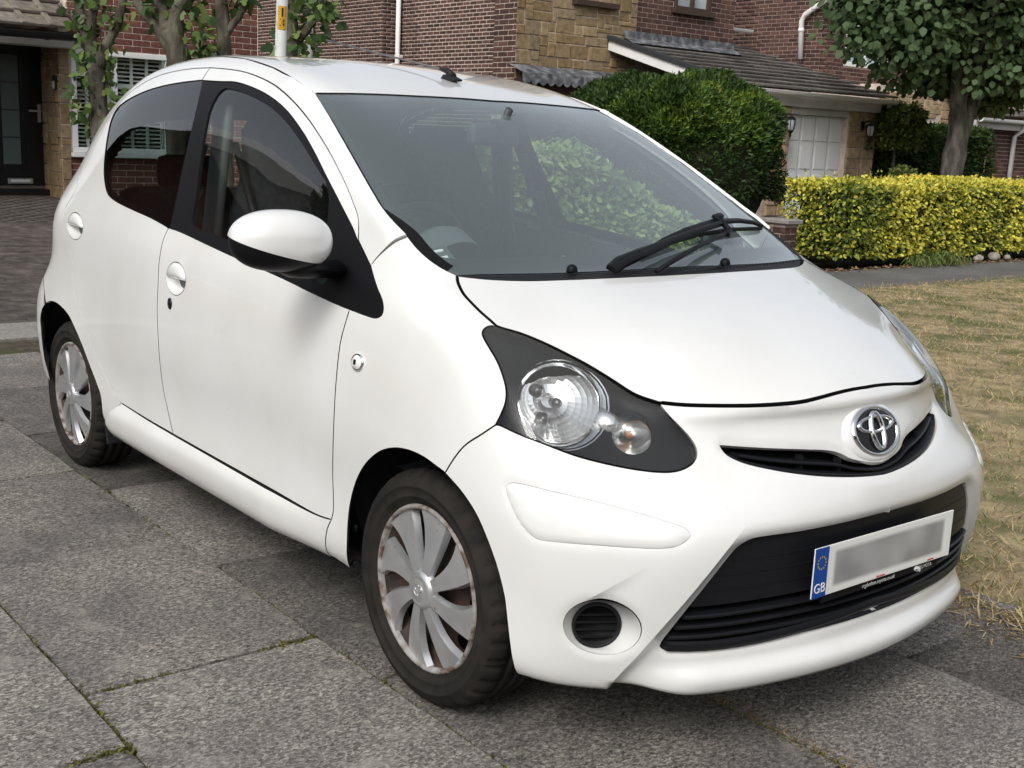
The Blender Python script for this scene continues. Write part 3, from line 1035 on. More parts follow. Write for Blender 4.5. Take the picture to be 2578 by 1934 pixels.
bumper = panel('front_bumper', PAINT, car, CY, bump3, [ug3, lg3, fog3, fog_left(fog3), strip3, mir3(strip3)], grid=.010, step=.008, gap=.0018, depth=.016, disp=bump_disp, seam=False, hgap=[.0018, .0018, .0018, .0018, .0009, .0009],
               creases=[crease2, crease2 * np.array((-1, 1)), fold2[4:], fold2[4:] * np.array((-1, 1))])
def strip_disp(v2, P):
    ds = dist_poly(strip2, v2)
    return -.0008 + .0035 * sst(ds / .006) + .0012 * sst(ds / .05)
_st = panel('bumper_strip', PAINT, car, CY, strip3, grid=.010, step=.006, gap=.0000, depth=.008, disp=strip_disp, seam=False)
mirror_obj(_st)

def proj_px(P):
    q = CR.T @ (np.array(P) - CC)
    return 1289 + FPX * q[0] / -q[2], 967 - FPX * q[1] / -q[2]
def loft(rings, close_last=False, flip=False):
    v, f = [], []
    n = len(rings[0])
    for r in rings:
        v += [tuple(p) for p in r]
    for i in range(len(rings) - 1):
        for k in range(n):
            a, b = i * n + k, i * n + (k + 1) % n
            q = (a, b, b + n, a + n)
            f.append(q[::-1] if flip else q)
    if close_last:
        q = tuple(range((len(rings) - 1) * n, len(rings) * n))
        f.append(q[::-1] if flip else q)
    return v, f
# --- fog lamp wells with slatted blanks
def fog_well():
    xs = float(np.mean([p[0] for p in fog3])) - .045
    inner = []
    for (u, v) in FOG_I:
        r = pxray(u, v)
        n = np.array((.86, -.5, 0))
        c0 = np.mean(fog3, axis=0) - n * .045
        t = ((c0 - CC) @ n) / (r @ n)
        inner.append(CC + t * r)
    outer = [np.array(p) - .004 * np.array((.8, -.55, 0)) for p in fog3]
    # rotate start so both rings match
    mid = [(a * .45 + b * .55) - np.array((.8, -.55, 0)) * .002 for a, b in zip(outer, inner)]
    v, f = loft([outer, mid, inner])
    w = link('fog_lamp_well', mesh_from(v, f), PAINT, bumper, True)
    n = np.array((.86, -.5, 0))
    # blank: ring, recessed face, slats
    c = np.mean(inner, axis=0)
    r1 = [p + n * .003 for p in inner]
    r2 = [c + (p - c) * .93 + n * .006 for p in inner]
    r3 = [c + (p - c) * .86 + n * .003 for p in inner]
    r4 = [c + (p - c) * .84 - n * .014 for p in inner]
    v, f = loft([inner, r1, r2, r3, r4], True)
    b = link('fog_lamp_blank', mesh_from(v, f), BLKR, bumper, True)
    side = np.array((.5, .86, 0))
    out = [w, b]
    for k, zz in enumerate((-.028, -.012, .004, .020)):
        hw = .048 * math.sqrt(max(0, 1 - (zz / .052) ** 2))
        bm = bmesh.new()
        rot = Matrix(((side[0], n[0], 0), (side[1], n[1], 0), (0, 0, 1)))
        add_box(bm, (0, 0, 0), (hw * 1.9, .012, .005), Matrix.Rotation(.35, 3, 'X'), .001)
        bmesh.ops.transform(bm, matrix=Matrix.Translation(Vector(c + n * -.006 + np.array((0, 0, zz)))) @ rot.to_4x4(), verts=bm.verts)
        out.append(bm_link('fog_blank_slat', bm, BLK, b))
    return out
_fw = fog_well()
_m = [mirror_obj(o) for o in _fw]
for o in _m[2:]:
    o.parent = _m[1]

# --- grilles: dark backing, black inserts, slats that follow the nose
GR = mat('grille_black', (.009, .0095, .012), .38, 0, .25)
def nose_pt(y, z, off=0.0):
    loc, fi = cast((CY.ax, 0, z), (.80, y, 0)) if False else cast((3, y, z), (-1, 0, 0))
    n = base_normal(loc, fi)
    return np.array(loc) + np.array(n) * off
lgt2 = np.array([(p[1], p[2]) for p in lg3])
def span_at(z, poly):
    ys = []
    n = len(poly)
    for i in range(n):
        a, b = poly[i - 1], poly[i]
        if (a[1] > z) != (b[1] > z):
            ys.append(a[0] + (b[0] - a[0]) * (z - a[1]) / (b[1] - a[1]))
    return (min(ys), max(ys)) if len(ys) >= 2 else None
def slat(name, zf, y0, y1, off, h, dep, m, parent, n=28, tilt=0.0):
    """bar following the nose between y0 and y1 at height zf(y)"""
    v, f = [], []
    for i in range(n + 1):
        y = y0 + (y1 - y0) * i / n
        z = zf(y)
        p = nose_pt(y, z, off)
        for dx, dz in ((0, -h * .5), (.003, -h * .2), (.003, h * .2), (0, h * .5), (-dep, h * .5 + tilt), (-dep, -h * .5 + tilt)):
            v.append((p[0] + dx, p[1], p[2] + dz))
    for i in range(n):
        for k in range(6):
            a, b = i * 6 + k, i * 6 + (k + 1) % 6
            f.append((a, b, b + 6, a + 6))
    f.append(tuple(range(6))[::-1])
    f.append(tuple(range(n * 6, n * 6 + 6)))
    return link(name, mesh_from(v, f), m, parent)
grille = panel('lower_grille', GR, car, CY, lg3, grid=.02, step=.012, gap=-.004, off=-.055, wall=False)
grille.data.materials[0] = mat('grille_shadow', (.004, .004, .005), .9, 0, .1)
# solid upper blade of the insert behind the number plate
lgp = np.array([(p[1], p[2]) for p in lg3])
def band_outline(z0, z1f, poly, n=40):
    lo, hi = [], []
    s0 = span_at(z0, poly)
    return s0
zb_split = .372
upper = [p for p in lg3 if p[2] >= zb_split]
yl = span_at(zb_split, lgp)
blade_half = [p for p in lg3t if p[2] >= zb_split][::-1]
blade3 = sym_outline(blade_half + [nose_pt(y, zb_split + .0, 0) for y in np.linspace(yl[0], 0, 20)])
blade = panel('grille_blade', GR, car, CY, blade3, grid=.02, step=.012, gap=.001, off=-.026, depth=.03)
# faint ribs on the blade and slats below it
for zz in (.405, .438, .470):
    s = span_at(zz, lgp)
    if s is None:
        continue
    slat('blade_rib', lambda y, zz=zz: zz, s[0] + .02, s[1] - .02, -.0275, .0035, .004, GR, blade)
for zz in (.352, .329, .306, .283, .262):
    s = span_at(zz, lgp)
    if s is None:
        continue
    slat('grille_slat', lambda y, zz=zz: zz, s[0] + .006, s[1] - .006, -.020, .009, .034, GR, grille, tilt=.004)
# broad lower edge of the insert
def bot_z(y):
    pts = np.array([(p[1], p[2]) for p in lg3b])
    o = np.argsort(pts[:, 0])
    return float(np.interp(-abs(y), pts[o, 0], pts[o, 1]))
slat('grille_edge', lambda y: bot_z(y) + .011, lg3b[0][1] + .012, -lg3b[0][1] - .012, -.018, .022, .03, GR, grille)
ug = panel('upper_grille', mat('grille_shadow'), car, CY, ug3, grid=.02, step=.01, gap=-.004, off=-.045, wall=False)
def ug_mid(y, k):
    t = np.array([(p[1], p[2]) for p in ug3t]); b = np.array([(p[1], p[2]) for p in ug3b])
    to, bo = np.argsort(t[:, 0]), np.argsort(b[:, 0])
    return float(np.interp(-abs(y), t[to, 0], t[to, 1]) * (1 - k) + np.interp(-abs(y), b[bo, 0], b[bo, 1]) * k)
slat('grille_slat', lambda y: ug_mid(y, .48), -.36, .36, -.014, .008, .03, GR, ug, n=40)
slat('grille_slat', lambda y: ug_mid(y, .93), -.385, .385, -.010, .008, .03, GR, ug, n=40)
for yy in (-.22, -.12, .12, .22):
    bm = bmesh.new()
    p = nose_pt(yy, ug_mid(yy, .5), -.03)
    add_box(bm, tuple(p), (.02, .004, .05))
    bm_link('grille_rib', bm, GR, ug)

# --- badge
def badge(c, nrm, rad, parent, m_ring, back, asp=1.5):
    n = Vector(nrm).normalized()
    right = Vector((0, 1, 0))
    right = (right - n * right.dot(n)).normalized()
    up = n.cross(right)
    if up.z < 0:
        up = -up
    M = Matrix((right, up, n)).transposed().to_4x4()
    M.translation = c
    def ring(rx, ry, cx, cy, w, h, seg=40, z0=0.0):
        bm = bmesh.new()
        rs = []
        for k in range(seg):
            t = 2 * math.pi * k / seg
            row = []
            for dr, dz in ((-w, 0), (-w * .55, h), (w * .55, h), (w, 0)):
                row.append(bm.verts.new(M @ Vector(((cx + (rx + dr) * math.cos(t)) * asp, cy + (ry + dr) * math.sin(t), z0 + dz))))
            rs.append(row)
        for k in range(seg):
            for j in range(3):
                bm.faces.new((rs[k][j], rs[(k + 1) % seg][j], rs[(k + 1) % seg][j + 1], rs[k][j + 1]))
        bmesh.ops.recalc_face_normals(bm, faces=bm.faces)
        return bm
    e = empty('badge', parent=parent)
    if back is not None:
        bm = bmesh.new()
        vs = [bm.verts.new(M @ Vector((asp * rad * .97 * math.cos(t), rad * .97 * math.sin(t), .001))) for t in np.linspace(0, 2 * math.pi, 40, endpoint=False)]
        bm.faces.new(vs)
        bm_link('badge_backing', bm, back, e)
    bm_link('badge_ring', ring(rad * .93, rad * .93, 0, 0, rad * .075, .005), m_ring, e, True)
    bm_link('badge_oval', ring(rad * .70, rad * .30, 0, rad * .26, rad * .07, .006, z0=.002), m_ring, e, True)
    bm_link('badge_oval', ring(rad * .235, rad * .72, 0, 0, rad * .07, .007, z0=.003), m_ring, e, True)
    return e
_ec = px2base(2200, 1085.5)
_en = base_normal(*BVH.find_nearest(_ec)[0::2])
badge(Vector((_ec[0], 0, _ec[2])) + _en * .006, _en, .057, bumper, CHROME, BLKG)
# soft white collar round the badge
bm = bmesh.new()
_r = Vector((0, 1, 0)); _u = _en.cross(_r).normalized()
_u = _u if _u.z > 0 else -_u
M = Matrix((_r, _u, _en)).transposed().to_4x4(); M.translation = Vector((_ec[0], 0, _ec[2]))
add_lathe(bm, [(.074, -.008), (.068, .0), (.062, .0055), (.058, .006), (.056, .0)], 48, M @ Matrix.Diagonal((1.46, 1, 1, 1)))
bm_link('badge_collar', bm, PAINT, bumper, True)

# --- number plate on its dealer holder
pc, pt_ = Vector((.694, 0, .4304)), -.016
plate = empty('number_plate', parent=car)
bm = bmesh.new()
add_box(bm, (0, 0, 0), (.004, .52, .111), None, .0012)
bmesh.ops.translate(bm, vec=pc, verts=bm.verts)
def plate_mat():
    m = mat('plate_white', (.78, .79, .76), .3)
    nt, N, L = nodes_of(m)
    b = N['Principled BSDF']
    g = N.new('ShaderNodeNewGeometry')
    sp = N.new('ShaderNodeSeparateXYZ')
    L.new(g.outputs['Position'], sp.inputs[0])
    def band(sock, lo, hi, soft):
        a = N.new('ShaderNodeMapRange'); a.inputs['From Min'].default_value = lo - soft; a.inputs['From Max'].default_value = lo + soft
        L.new(sock, a.inputs['Value'])
        c = N.new('ShaderNodeMapRange'); c.inputs['From Min'].default_value = hi + soft; c.inputs['From Max'].default_value = hi - soft
        L.new(sock, c.inputs['Value'])
        k = N.new('ShaderNodeMath'); k.operation = 'MULTIPLY'
        L.new(a.outputs[0], k.inputs[0]); L.new(c.outputs[0], k.inputs[1])
        return k.outputs[0]
    by = band(sp.outputs['Y'], -.190, .225, .006)
    bz = band(sp.outputs['Z'], .391, .470, .005)
    k = N.new('ShaderNodeMath'); k.operation = 'MULTIPLY'
    L.new(by, k.inputs[0]); L.new(bz, k.inputs[1])
    nz = N.new('ShaderNodeTexNoise'); nz.inputs['Scale'].default_value = 9; nz.inputs['Detail'].default_value = 1
    L.new(g.outputs['Position'], nz.inputs['Vector'])
    rp = N.new('ShaderNodeValToRGB')
    rp.color_ramp.elements[0].position = .35; rp.color_ramp.elements[0].color = (.26, .265, .265, 1)
    rp.color_ramp.elements[1].position = .7; rp.color_ramp.elements[1].color = (.42, .425, .42, 1)
    L.new(nz.outputs['Fac'], rp.inputs['Fac'])
    mx = N.new('ShaderNodeMix'); mx.data_type = 'RGBA'
    L.new(k.outputs[0], mx.inputs['Factor'])
    mx.inputs['A'].default_value = (.78, .79, .76, 1)
    L.new(rp.outputs[0], mx.inputs['B'])
    L.new(mx.outputs['Result'], b.inputs['Base Color'])
    return m
bm_link('plate_face', bm, plate_mat(), plate)
xf = pc.x + .0024
bm = bmesh.new()
add_box(bm, (xf, -.26 + .0225, pc.z), (.0014, .045, .1105))
bm_link('plate_blue_band', bm, mat('plate_blue', (.005, .06, .30), .3), plate)
def text_obj(txt, size, loc, m, parent, name, shear=0.0, rz=math.pi / 2, align='LEFT', ext=.0004, rot=None):
    cu = bpy.data.curves.new('txt', 'FONT')
    cu.body = txt
    cu.size = size
    cu.shear = shear
    cu.extrude = ext
    cu.align_x = align
    o = bpy.data.objects.new('txt', cu)
    COL.objects.link(o)
    dg = bpy.context.evaluated_depsgraph_get()
    me = bpy.data.meshes.new_from_object(o.evaluated_get(dg))
    bpy.data.objects.remove(o, do_unlink=True)
    M = (Matrix.Translation(loc) @ (rot if rot is not None else (Matrix.Rotation(rz, 4, 'Z') @ Matrix.Rotation(math.pi / 2, 4, 'X'))))
    me.transform(M)
    me.materials.clear()
    return link(name, me, m, parent)
PW = mat('plate_print_white', (.8, .8, .8), .4)
text_obj('GB', .030, (xf + .0011, -.257, pc.z - .044), PW, plate, 'plate_letters')
for k in range(12):
    t = 2 * math.pi * k / 12
    bm = bmesh.new()
    rs = []
    for j in range(10):
        a = math.pi / 2 + j * math.pi / 5
        r = .0032 if j % 2 == 0 else .0013
        rs.append(bm.verts.new((xf + .0012, -.2375 + .0135 * math.cos(t) + r * math.cos(a), pc.z + .022 + .0135 * math.sin(t) + r * math.sin(a))))
    bm.faces.new(rs)
    bm_link('plate_star', bm, mat('plate_yellow', (.55, .42, .02), .4), plate)
bm = bmesh.new()
add_box(bm, (pc.x - .004, .0, pc.z - .062), (.004, .44, .024), None, .001)
bm_link('plate_holder', bm, BLK, plate)
text_obj('rrgbolton.toyota.co.uk', .0135, (pc.x - .0018, -.075, pc.z - .0705), mat('print_grey', (.45, .46, .46), .5), plate, 'holder_letters', shear=.2)
text_obj('TOYOTA', .0125, (pc.x - .0018, .145, pc.z - .0702), mat('print_grey'), plate, 'holder_letters')
badge(Vector((pc.x - .0018, .134, pc.z - .0655)), (1, 0, 0), .0065, plate, mat('print_grey'), None)
text_obj('RRG Bolton', .0065, (xf + .0002, -.03, pc.z - .0535), mat('print_red', (.5, .05, .04), .5), plate, 'plate_maker_letters')
text_obj('BSAU145d', .0055, (xf + .0002, .17, pc.z - .0525), mat('print_red'), plate, 'plate_maker_letters')

# --- headlamps
HLC = HL_TOP + HL_TIP[1:] + HL_REAR[1:-1]
hl3 = curve3(HLC[:0] + HL_TOP)[:-1] + curve3(HL_TIP)[:-1] + curve3(HL_REAR)[:-1]
NH = Planar((.62, -.68, .42))
def lens_mat():
    m = glass_mat('headlamp_lens', (.97, .98, .97), f0=.022)
    nt, N, L = nodes_of(m)
    # sky reflection painted as a faint pale haze where the lens faces up
    out = N['Material Output']
    prev = out.inputs['Surface'].links[0].from_socket
    df = N.new('ShaderNodeBsdfDiffuse')
    df.inputs['Color'].default_value = (.62, .62, .56, 1)
    g = N.new('ShaderNodeNewGeometry')
    sp = N.new('ShaderNodeSeparateXYZ')
    L.new(g.outputs['Normal'], sp.inputs[0])
    nz = N.new('ShaderNodeTexNoise'); nz.inputs['Scale'].default_value = 14; nz.inputs['Detail'].default_value = 6
    L.new(g.outputs['Position'], nz.inputs['Vector'])
    a = N.new('ShaderNodeMapRange')
    a.inputs['From Min'].default_value = .42; a.inputs['From Max'].default_value = .80; a.inputs['To Min'].default_value = 0.0; a.inputs['To Max'].default_value = .055
    L.new(sp.outputs['Z'], a.inputs['Value'])
    mx = N.new('ShaderNodeMixShader')
    L.new(a.outputs[0], mx.inputs['Fac'])
    L.new(prev, mx.inputs[1]); L.new(df.outputs[0], mx.inputs[2])
    L.new(mx.outputs[0], out.inputs['Surface'])
    return m
lens, lensl = both('headlight', lens_mat(), car, NH, hl3, grid=.02, step=.008, gap=.002, off=.0, depth=.010)
REFL = mat('reflector_chrome', (.90, .91, .92), .16, .85)
HBLK = mat('headlamp_bezel', (.006, .0065, .009), .25, 0, .15)
HDRK = mat('headlamp_inside', (.012, .012, .014), .6)
# dark bezel a little below the lens, with openings for the bowls
BOWL = z5([(1290, 640)])[0]
IND = z5([(1632, 800)])[0]
def px_on(u, v, off):
    p = px2base(u, v)
    n = base_normal(*BVH.find_nearest(p)[0::2])
    return np.array(p) + np.array(n) * off
bowl_px = ellipse_px(z5([(1275, 645)])[0], 258 / 2.074, 234 / 2.074, .62, 30)
ind_px = ellipse_px(z5([(1650, 806)])[0], 118 / 2.074, 108 / 2.074, .5, 30)
bowl3, ind3 = on_base(bowl_px), on_base(ind_px)
bez, bezl = both('headlight_bezel', HBLK, lens, NH, hl3, [bowl3, ind3], grid=.02, step=.008, gap=-.004, off=-.016, depth=.05)
bezl.parent = lensl
def bowl(name, ring3, depth, axis, m, parent, rim=.0):
    c = np.mean(ring3, axis=0)
    a = np.array(axis, float); a /= np.linalg.norm(a)
    rings = []
    r0 = [np.array(p) - a * .006 for p in ring3]
    rings.append(r0)
    for k in range(1, 9):
        t = k / 8
        rings.append([(c + (p - c) * math.sqrt(1 - t * .97)) - a * (depth * t ** .9 + .006) for p in [np.array(q) for q in ring3]])
    v, f = loft(rings, True)
    o = link(name, mesh_from(v, f), m, parent, name != 'main_reflector')
    return o, c, a
AX = (.86, -.38, .12)
def on_both(fn):
    """build with the right lamp as parent, then mirror under the left lamp"""
    objs = fn(lens)
    for o in objs:
        k = mirror_obj(o)
        k.parent = lensl
    return objs
def lamp_inner(par):
    out = []
    b3 = [np.array(p) - np.array(base_normal(*BVH.find_nearest(Vector(p))[0::2])) * .016 for p in bowl3]
    o, c, a = bowl('main_reflector', b3, .085, AX, REFL, par)
    out.append(o)
    # bright rim ring
    rings = [[c + (p - c) * s - a * d for p in b3] for s, d in ((1.015, -.003), (.985, .001), (.86, .010), (.85, .022))]
    v, f = loft(rings)
    out.append(link('reflector_rim', mesh_from(v, f), CHROME, par, True))
    # facet steps in the upper half of the reflector
    for k in range(0):
        bm = bmesh.new()
        p = c + np.array((-.045, .0, 0)) + np.array((.012 * k - .02, -.020 + .018 * k * .6 - .02, .028 - .002 * k))
        add_box(bm, tuple(p), (.030, .004, .034), Matrix.Rotation(.5, 3, 'Z') @ Matrix.Rotation(.5, 3, 'Y'), .001)
        out.append(bm_link('reflector_facet', bm, REFL, par))
    # bulb shade and bulb
    M = Matrix.Translation(Vector(c - a * .058)) @ Vector(a).to_track_quat('Z', 'Y').to_matrix().to_4x4()
    bm = bmesh.new()
    add_lathe(bm, [(.0, .040), (.008, .038), (.011, .030), (.011, .0), (.0, .0)], 20, M)
    out.append(bm_link('bulb_cap', bm, mat('bulb_grey', (.12, .12, .125), .3, .6), par, True))
    for dy, dz in ((-.055, .028), (-.03, -.035)):
        M2 = Matrix.Translation(Vector(c - a * .040 + np.array((-.01, dy * .8, dz)))) @ Vector(a).to_track_quat('Z', 'Y').to_matrix().to_4x4()
        bm = bmesh.new()
        add_lathe(bm, [(.0, .012), (.006, .012), (.009, .008), (.010, .0), (.014, -.002), (.014, -.02)], 20, M2)
        out.append(bm_link('adjuster_boss', bm, mat('bulb_grey'), par, True))
    i3 = [np.array(p) - np.array(base_normal(*BVH.find_nearest(Vector(p))[0::2])) * .016 for p in ind3]
    o, ci, ai = bowl('indicator_reflector', i3, .04, AX, REFL, par)
    out.append(o)
    # clear indicator bowl with rings and amber bulb
    Mi = Matrix.Translation(Vector(ci - np.array(ai) * .030)) @ Vector(ai).to_track_quat('Z', 'Y').to_matrix().to_4x4()
    bm = bmesh.new()
    add_lathe(bm, [(.050, .0), (.050, .014), (.043, .030), (.029, .040), (.0245, .043), (.019, .044), (.0170, .049), (.012, .050), (.0100, .055), (.0, .056)], 28, Mi)
    out.append(bm_link('indicator_lens', bm, glass_mat('indicator_clear', (.82, .82, .80)), par, True))
    bm = bmesh.new()
    add_lathe(bm, [(.0, .024), (.007, .022), (.009, .014), (.008, .0), (.0, .0)], 16, Mi)
    out.append(bm_link('indicator_bulb', bm, mat('amber', (.45, .13, .02), .2, 0, .5), par, True))
    # bright neck joining the two bowls
    p0, p1 = c + (ci - c) * .55, c + (ci - c) * .86
    bm = bmesh.new()
    add_tube(bm, [p0 - a * .02, (p0 + p1) / 2 - a * .014, p1 - a * .02], [.030, .026, .024], 16)
    out.append(bm_link('reflector_neck', bm, REFL, par, True))
    return out
on_both(lamp_inner)
# lamp housing: dark box behind each lamp so nothing shines through
def lamp_back(par):
    c = np.mean(hl3, axis=0)
    r0 = [np.array(p) - np.array((.6, -.6, .4)) * .02 for p in hl3]
    r1 = [c + (np.array(p) - c) * .92 - np.array((.75, -.5, .25)) * .13 for p in hl3]
    v, f = loft([r0, r1], True)
    return [link('headlight_housing', mesh_from(v, f), HDRK, par)]
on_both(lamp_back)

# ================================================================== CAR: wheels
TRIMS = noise_mat('wheel_trim_silver', [(.3, (.50, .51, .52)), (.65, (.60, .61, .62))], 18, 6, .30, spec=.5, coords='World', second=(34, .66, .78, (.20, .13, .09)))
MATS['wheel_trim_silver'].node_tree.nodes['Principled BSDF'].inputs['Metallic'].default_value = .75
STEEL = noise_mat('steel_wheel_rust', [(.35, (.020, .017, .016)), (.65, (.075, .045, .033))], 22, 6, .7, coords='World')
GRIME = noise_mat('trim_brake_dust', [(.40, (.085, .055, .04)), (.50, (.22, .20, .185)), (.7, (.33, .33, .33))], 30, 6, .55, coords='World')
def tyre_mesh():
    seg = 192
    # (radius, depth from outer face, groove?)
    prof = [(.196, .012, 0), (.200, .004, 0), (.2035, .0045, 0), (.206, .002, 0), (.215, -.004, 0), (.2165, -.0055, 0), (.219, -.0055, 0), (.2205, -.0045, 0), (.238, -.0085, 0), (.2395, -.0105, 0), (.244, -.0105, 0), (.2455, -.0085, 0), (.260, -.004, 0), (.269, .004, 1), (.2755, .014, 1), (.2785, .028, 1), (.2785, .042, 0), (.2715, .0435, 0), (.2715, .0505, 0), (.2785, .052, 0), (.2785, .075, 0), (.2715, .0765, 0), (.2715, .0835, 0), (.2785, .085, 0), (.2785, .108, 0), (.2715, .1095, 0), (.2715, .1165, 0), (.2785, .118, 0), (.2785, .135, 0), (.272, .152, 0), (.255, .160, 0), (.20, .150, 0)]
    v, f = [], []
    for (r, h, g) in prof:
        for k in range(seg):
            t = 2 * math.pi * k / seg
            rr = r - (.009 if g and k % 5 == 0 else 0)
            v.append((rr * math.cos(t), h, rr * math.sin(t)))
    for i in range(len(prof) - 1):
        for k in range(seg):
            a, b = i * seg + k, i * seg + (k + 1) % seg
            f.append((a, b, b + seg, a + seg))
    return mesh_from(v, f, 'tyre')
def lathe_y(prof, seg=64):
    v, f = [], []
    for r, h in prof:
        for k in range(seg):
            t = 2 * math.pi * k / seg
            v.append((r * math.cos(t), h, r * math.sin(t)))
    for i in range(len(prof) - 1):
        for k in range(seg):
            a, b = i * seg + k, i * seg + (k + 1) % seg
            f.append((a, b, b + seg, a + seg))
    return mesh_from(v, f)
def spoke_mesh(side=1):
    """twisted paddle: narrow at the hub, wide at the rim, one edge proud"""
    rows = []
    rs = np.linspace(.034, .190, 9)
    for r in rs:
        t = (r - .034) / .156
        half = math.radians(float(np.interp(t, (0, .22, .45, .75, 1), (22, 15.5, 13.5, 14.5, 16.5))))
        sweep = math.radians(10) * t * t * side
        a0, a1 = sweep - half, sweep + half
        crown = -.013 + .016 * (1 - (t - .0) ** 1.5)
        row = []
        for j, u in enumerate((0, .08, .5, .92, 1)):
            a = a0 + (a1 - a0) * u
            d = -crown * .6 - .004 + (.010 * (1 - u) * t if side > 0 else .010 * u * t)
            if j in (0, 4):
                d += .016
            row.append((r * math.cos(a), d, r * math.sin(a)))
        rows.append(row)
    v = [p for r in rows for p in r]
    f = []
    for i in range(len(rows) - 1):
        for j in range(4):
            a = i * 5 + j
            f.append((a, a + 1, a + 6, a + 5))
    return mesh_from(v, f, 'spoke')
TY = tyre_mesh()
RING = lathe_y([(.199, .012), (.197, .003), (.193, .000), (.189, .001), (.186, .006), (.1845, .014)])
HUB = lathe_y([(.050, .008), (.047, -.004), (.040, -.011), (.030, -.0135), (.0285, -.0125), (.027, -.0135), (.0, -.0135)], 40)
DISH = lathe_y([(.186, .012), (.178, .035), (.160, .045), (.150, .058), (.120, .050), (.085, .046), (.0, .046)], 64)
SPK = {1: spoke_mesh(1), -1: spoke_mesh(-1)}
for me_ in (TY, RING, HUB, DISH):
    me_.polygons.foreach_set('use_smooth', [True] * len(me_.polygons))
for me_ in SPK.values():
    me_.polygons.foreach_set('use_smooth', [True] * len(me_.polygons))
    me_.set_sharp_from_angle(angle=math.radians(28))
HOLE = lathe_y([(.019, -.001), (.017, .003), (.0, .004)], 20)
for (wx, sgn, rot, spin) in ((0.0, -1, 0, .30), (-2.34, -1, 0, .12), (0.0, 1, 1, .4), (-2.34, 1, 1, .2)):
    e = empty('wheel', (wx, sgn * .767, .2725), 0, parent=car)
    e.rotation_euler = (0, spin, math.pi if rot else 0)
    link('tyre', TY, RUB, e)
    link('steel_rim', DISH, STEEL, e)
    link('trim_ring', RING, GRIME, e)
    link('trim_hub', HUB, TRIMS, e)
    for k in range(8):
        s = link('trim_spoke', SPK[1], TRIMS, e)
        s.rotation_euler = (0, k * math.pi / 4, 0)
        h = link('rim_hole', HOLE, mat('hole_black', (.003, .003, .003), 1.0, 0, 0), e)
        a = k * math.pi / 4 + math.radians(27)
        h.location = (.142 * math.cos(a), .044, -.142 * math.sin(a))
    if sgn < 0:
        badge(Vector((0, -.0136, 0)), (0, -1, 0), .0165, None, TRIMS, None, asp=1.0) if False else None
        for rx, ry, cy, w in ((.018, .015, 0, .0016), (.0125, .0055, .004, .0013), (.0045, .0125, 0, .0013)):
            bm = bmesh.new()
            rs = []
            for k in range(28):
                t = 2 * math.pi * k / 28
                rs.append([bm.verts.new(((rx + dr) * math.cos(t), -.0133 - dz, cy + (ry + dr) * math.sin(t))) for dr, dz in ((-w, 0), (0, .0022), (w, 0))])
            for k in range(28):
                for j in range(2):
                    bm.faces.new((rs[k][j], rs[(k + 1) % 28][j], rs[(k + 1) % 28][j + 1], rs[k][j + 1]))
            b = bm_link('trim_badge', bm, TRIMS, e, True)
            b.rotation_euler = (0, -spin, 0)
    # brown liner ring between tyre and trim and the brake behind
# --- wheel arch liners, underbody
for (wx, sgn) in ((0.0, -1), (-2.34, -1), (0.0, 1), (-2.34, 1)):
    v, f = [], []
    n = 28
    for i in range(n + 1):
        t = math.radians(-12) + math.radians(206) * i / n
        r = .348
        y_out = .70 + .064 * min(1.0, max(0.0, (.285 + r * math.sin(t) - .26) / .16))
        for yy, rr in ((y_out, r), (.50, r), (.46, r - .03), (.40, .12)):
            v.append((wx + rr * math.cos(t), sgn * yy, .285 + rr * math.sin(t)))
    for i in range(n):
        for j in range(3):
            a = i * 4 + j
            f.append((a, a + 1, a + 5, a + 4))
    link('arch_liner', mesh_from(v, f), BLKR if True else DARK, car, True)
for (uv) in ((105, 458), (95, 690), (150, 145)):
    p = pxplane(*Z((850, 1150), 2.552, [uv])[0], 1, -.752)
    bm = bmesh.new()
    add_lathe(bm, [(.0, .004), (.004, .004), (.005, .001), (.010, .0), (.011, -.004)], 14, Matrix.Translation(p) @ Matrix.Rotation(math.pi / 2, 4, 'X'))
    bm_link('liner_clip', bm, BLK, car, True)
bm = bmesh.new()
add_box(bm, (-1.17, 0, .235), (1.66, 1.36, .11), None, .02)
add_box(bm, (-1.0, 0, .245), (3.0, .90, .10), None, .02)
add_box(bm, (.52, 0, .195), (.16, .96, .03), None, .01)
bm_link('underbody', bm, DARK, car)
bm = bmesh.new()
add_box(bm, (.18, 0, .46), (.42, .88, .50), None, .02)
bm_link('engine_bay', bm, DARK, car)
# mud flap ahead of the rear wheel
bm = bmesh.new()
add_box(bm, (-2.02, -.70, .20), (.015, .12, .10), Matrix.Rotation(-.3, 3, 'Y'), .003)
bm_link('mud_flap', bm, BLKR, car)

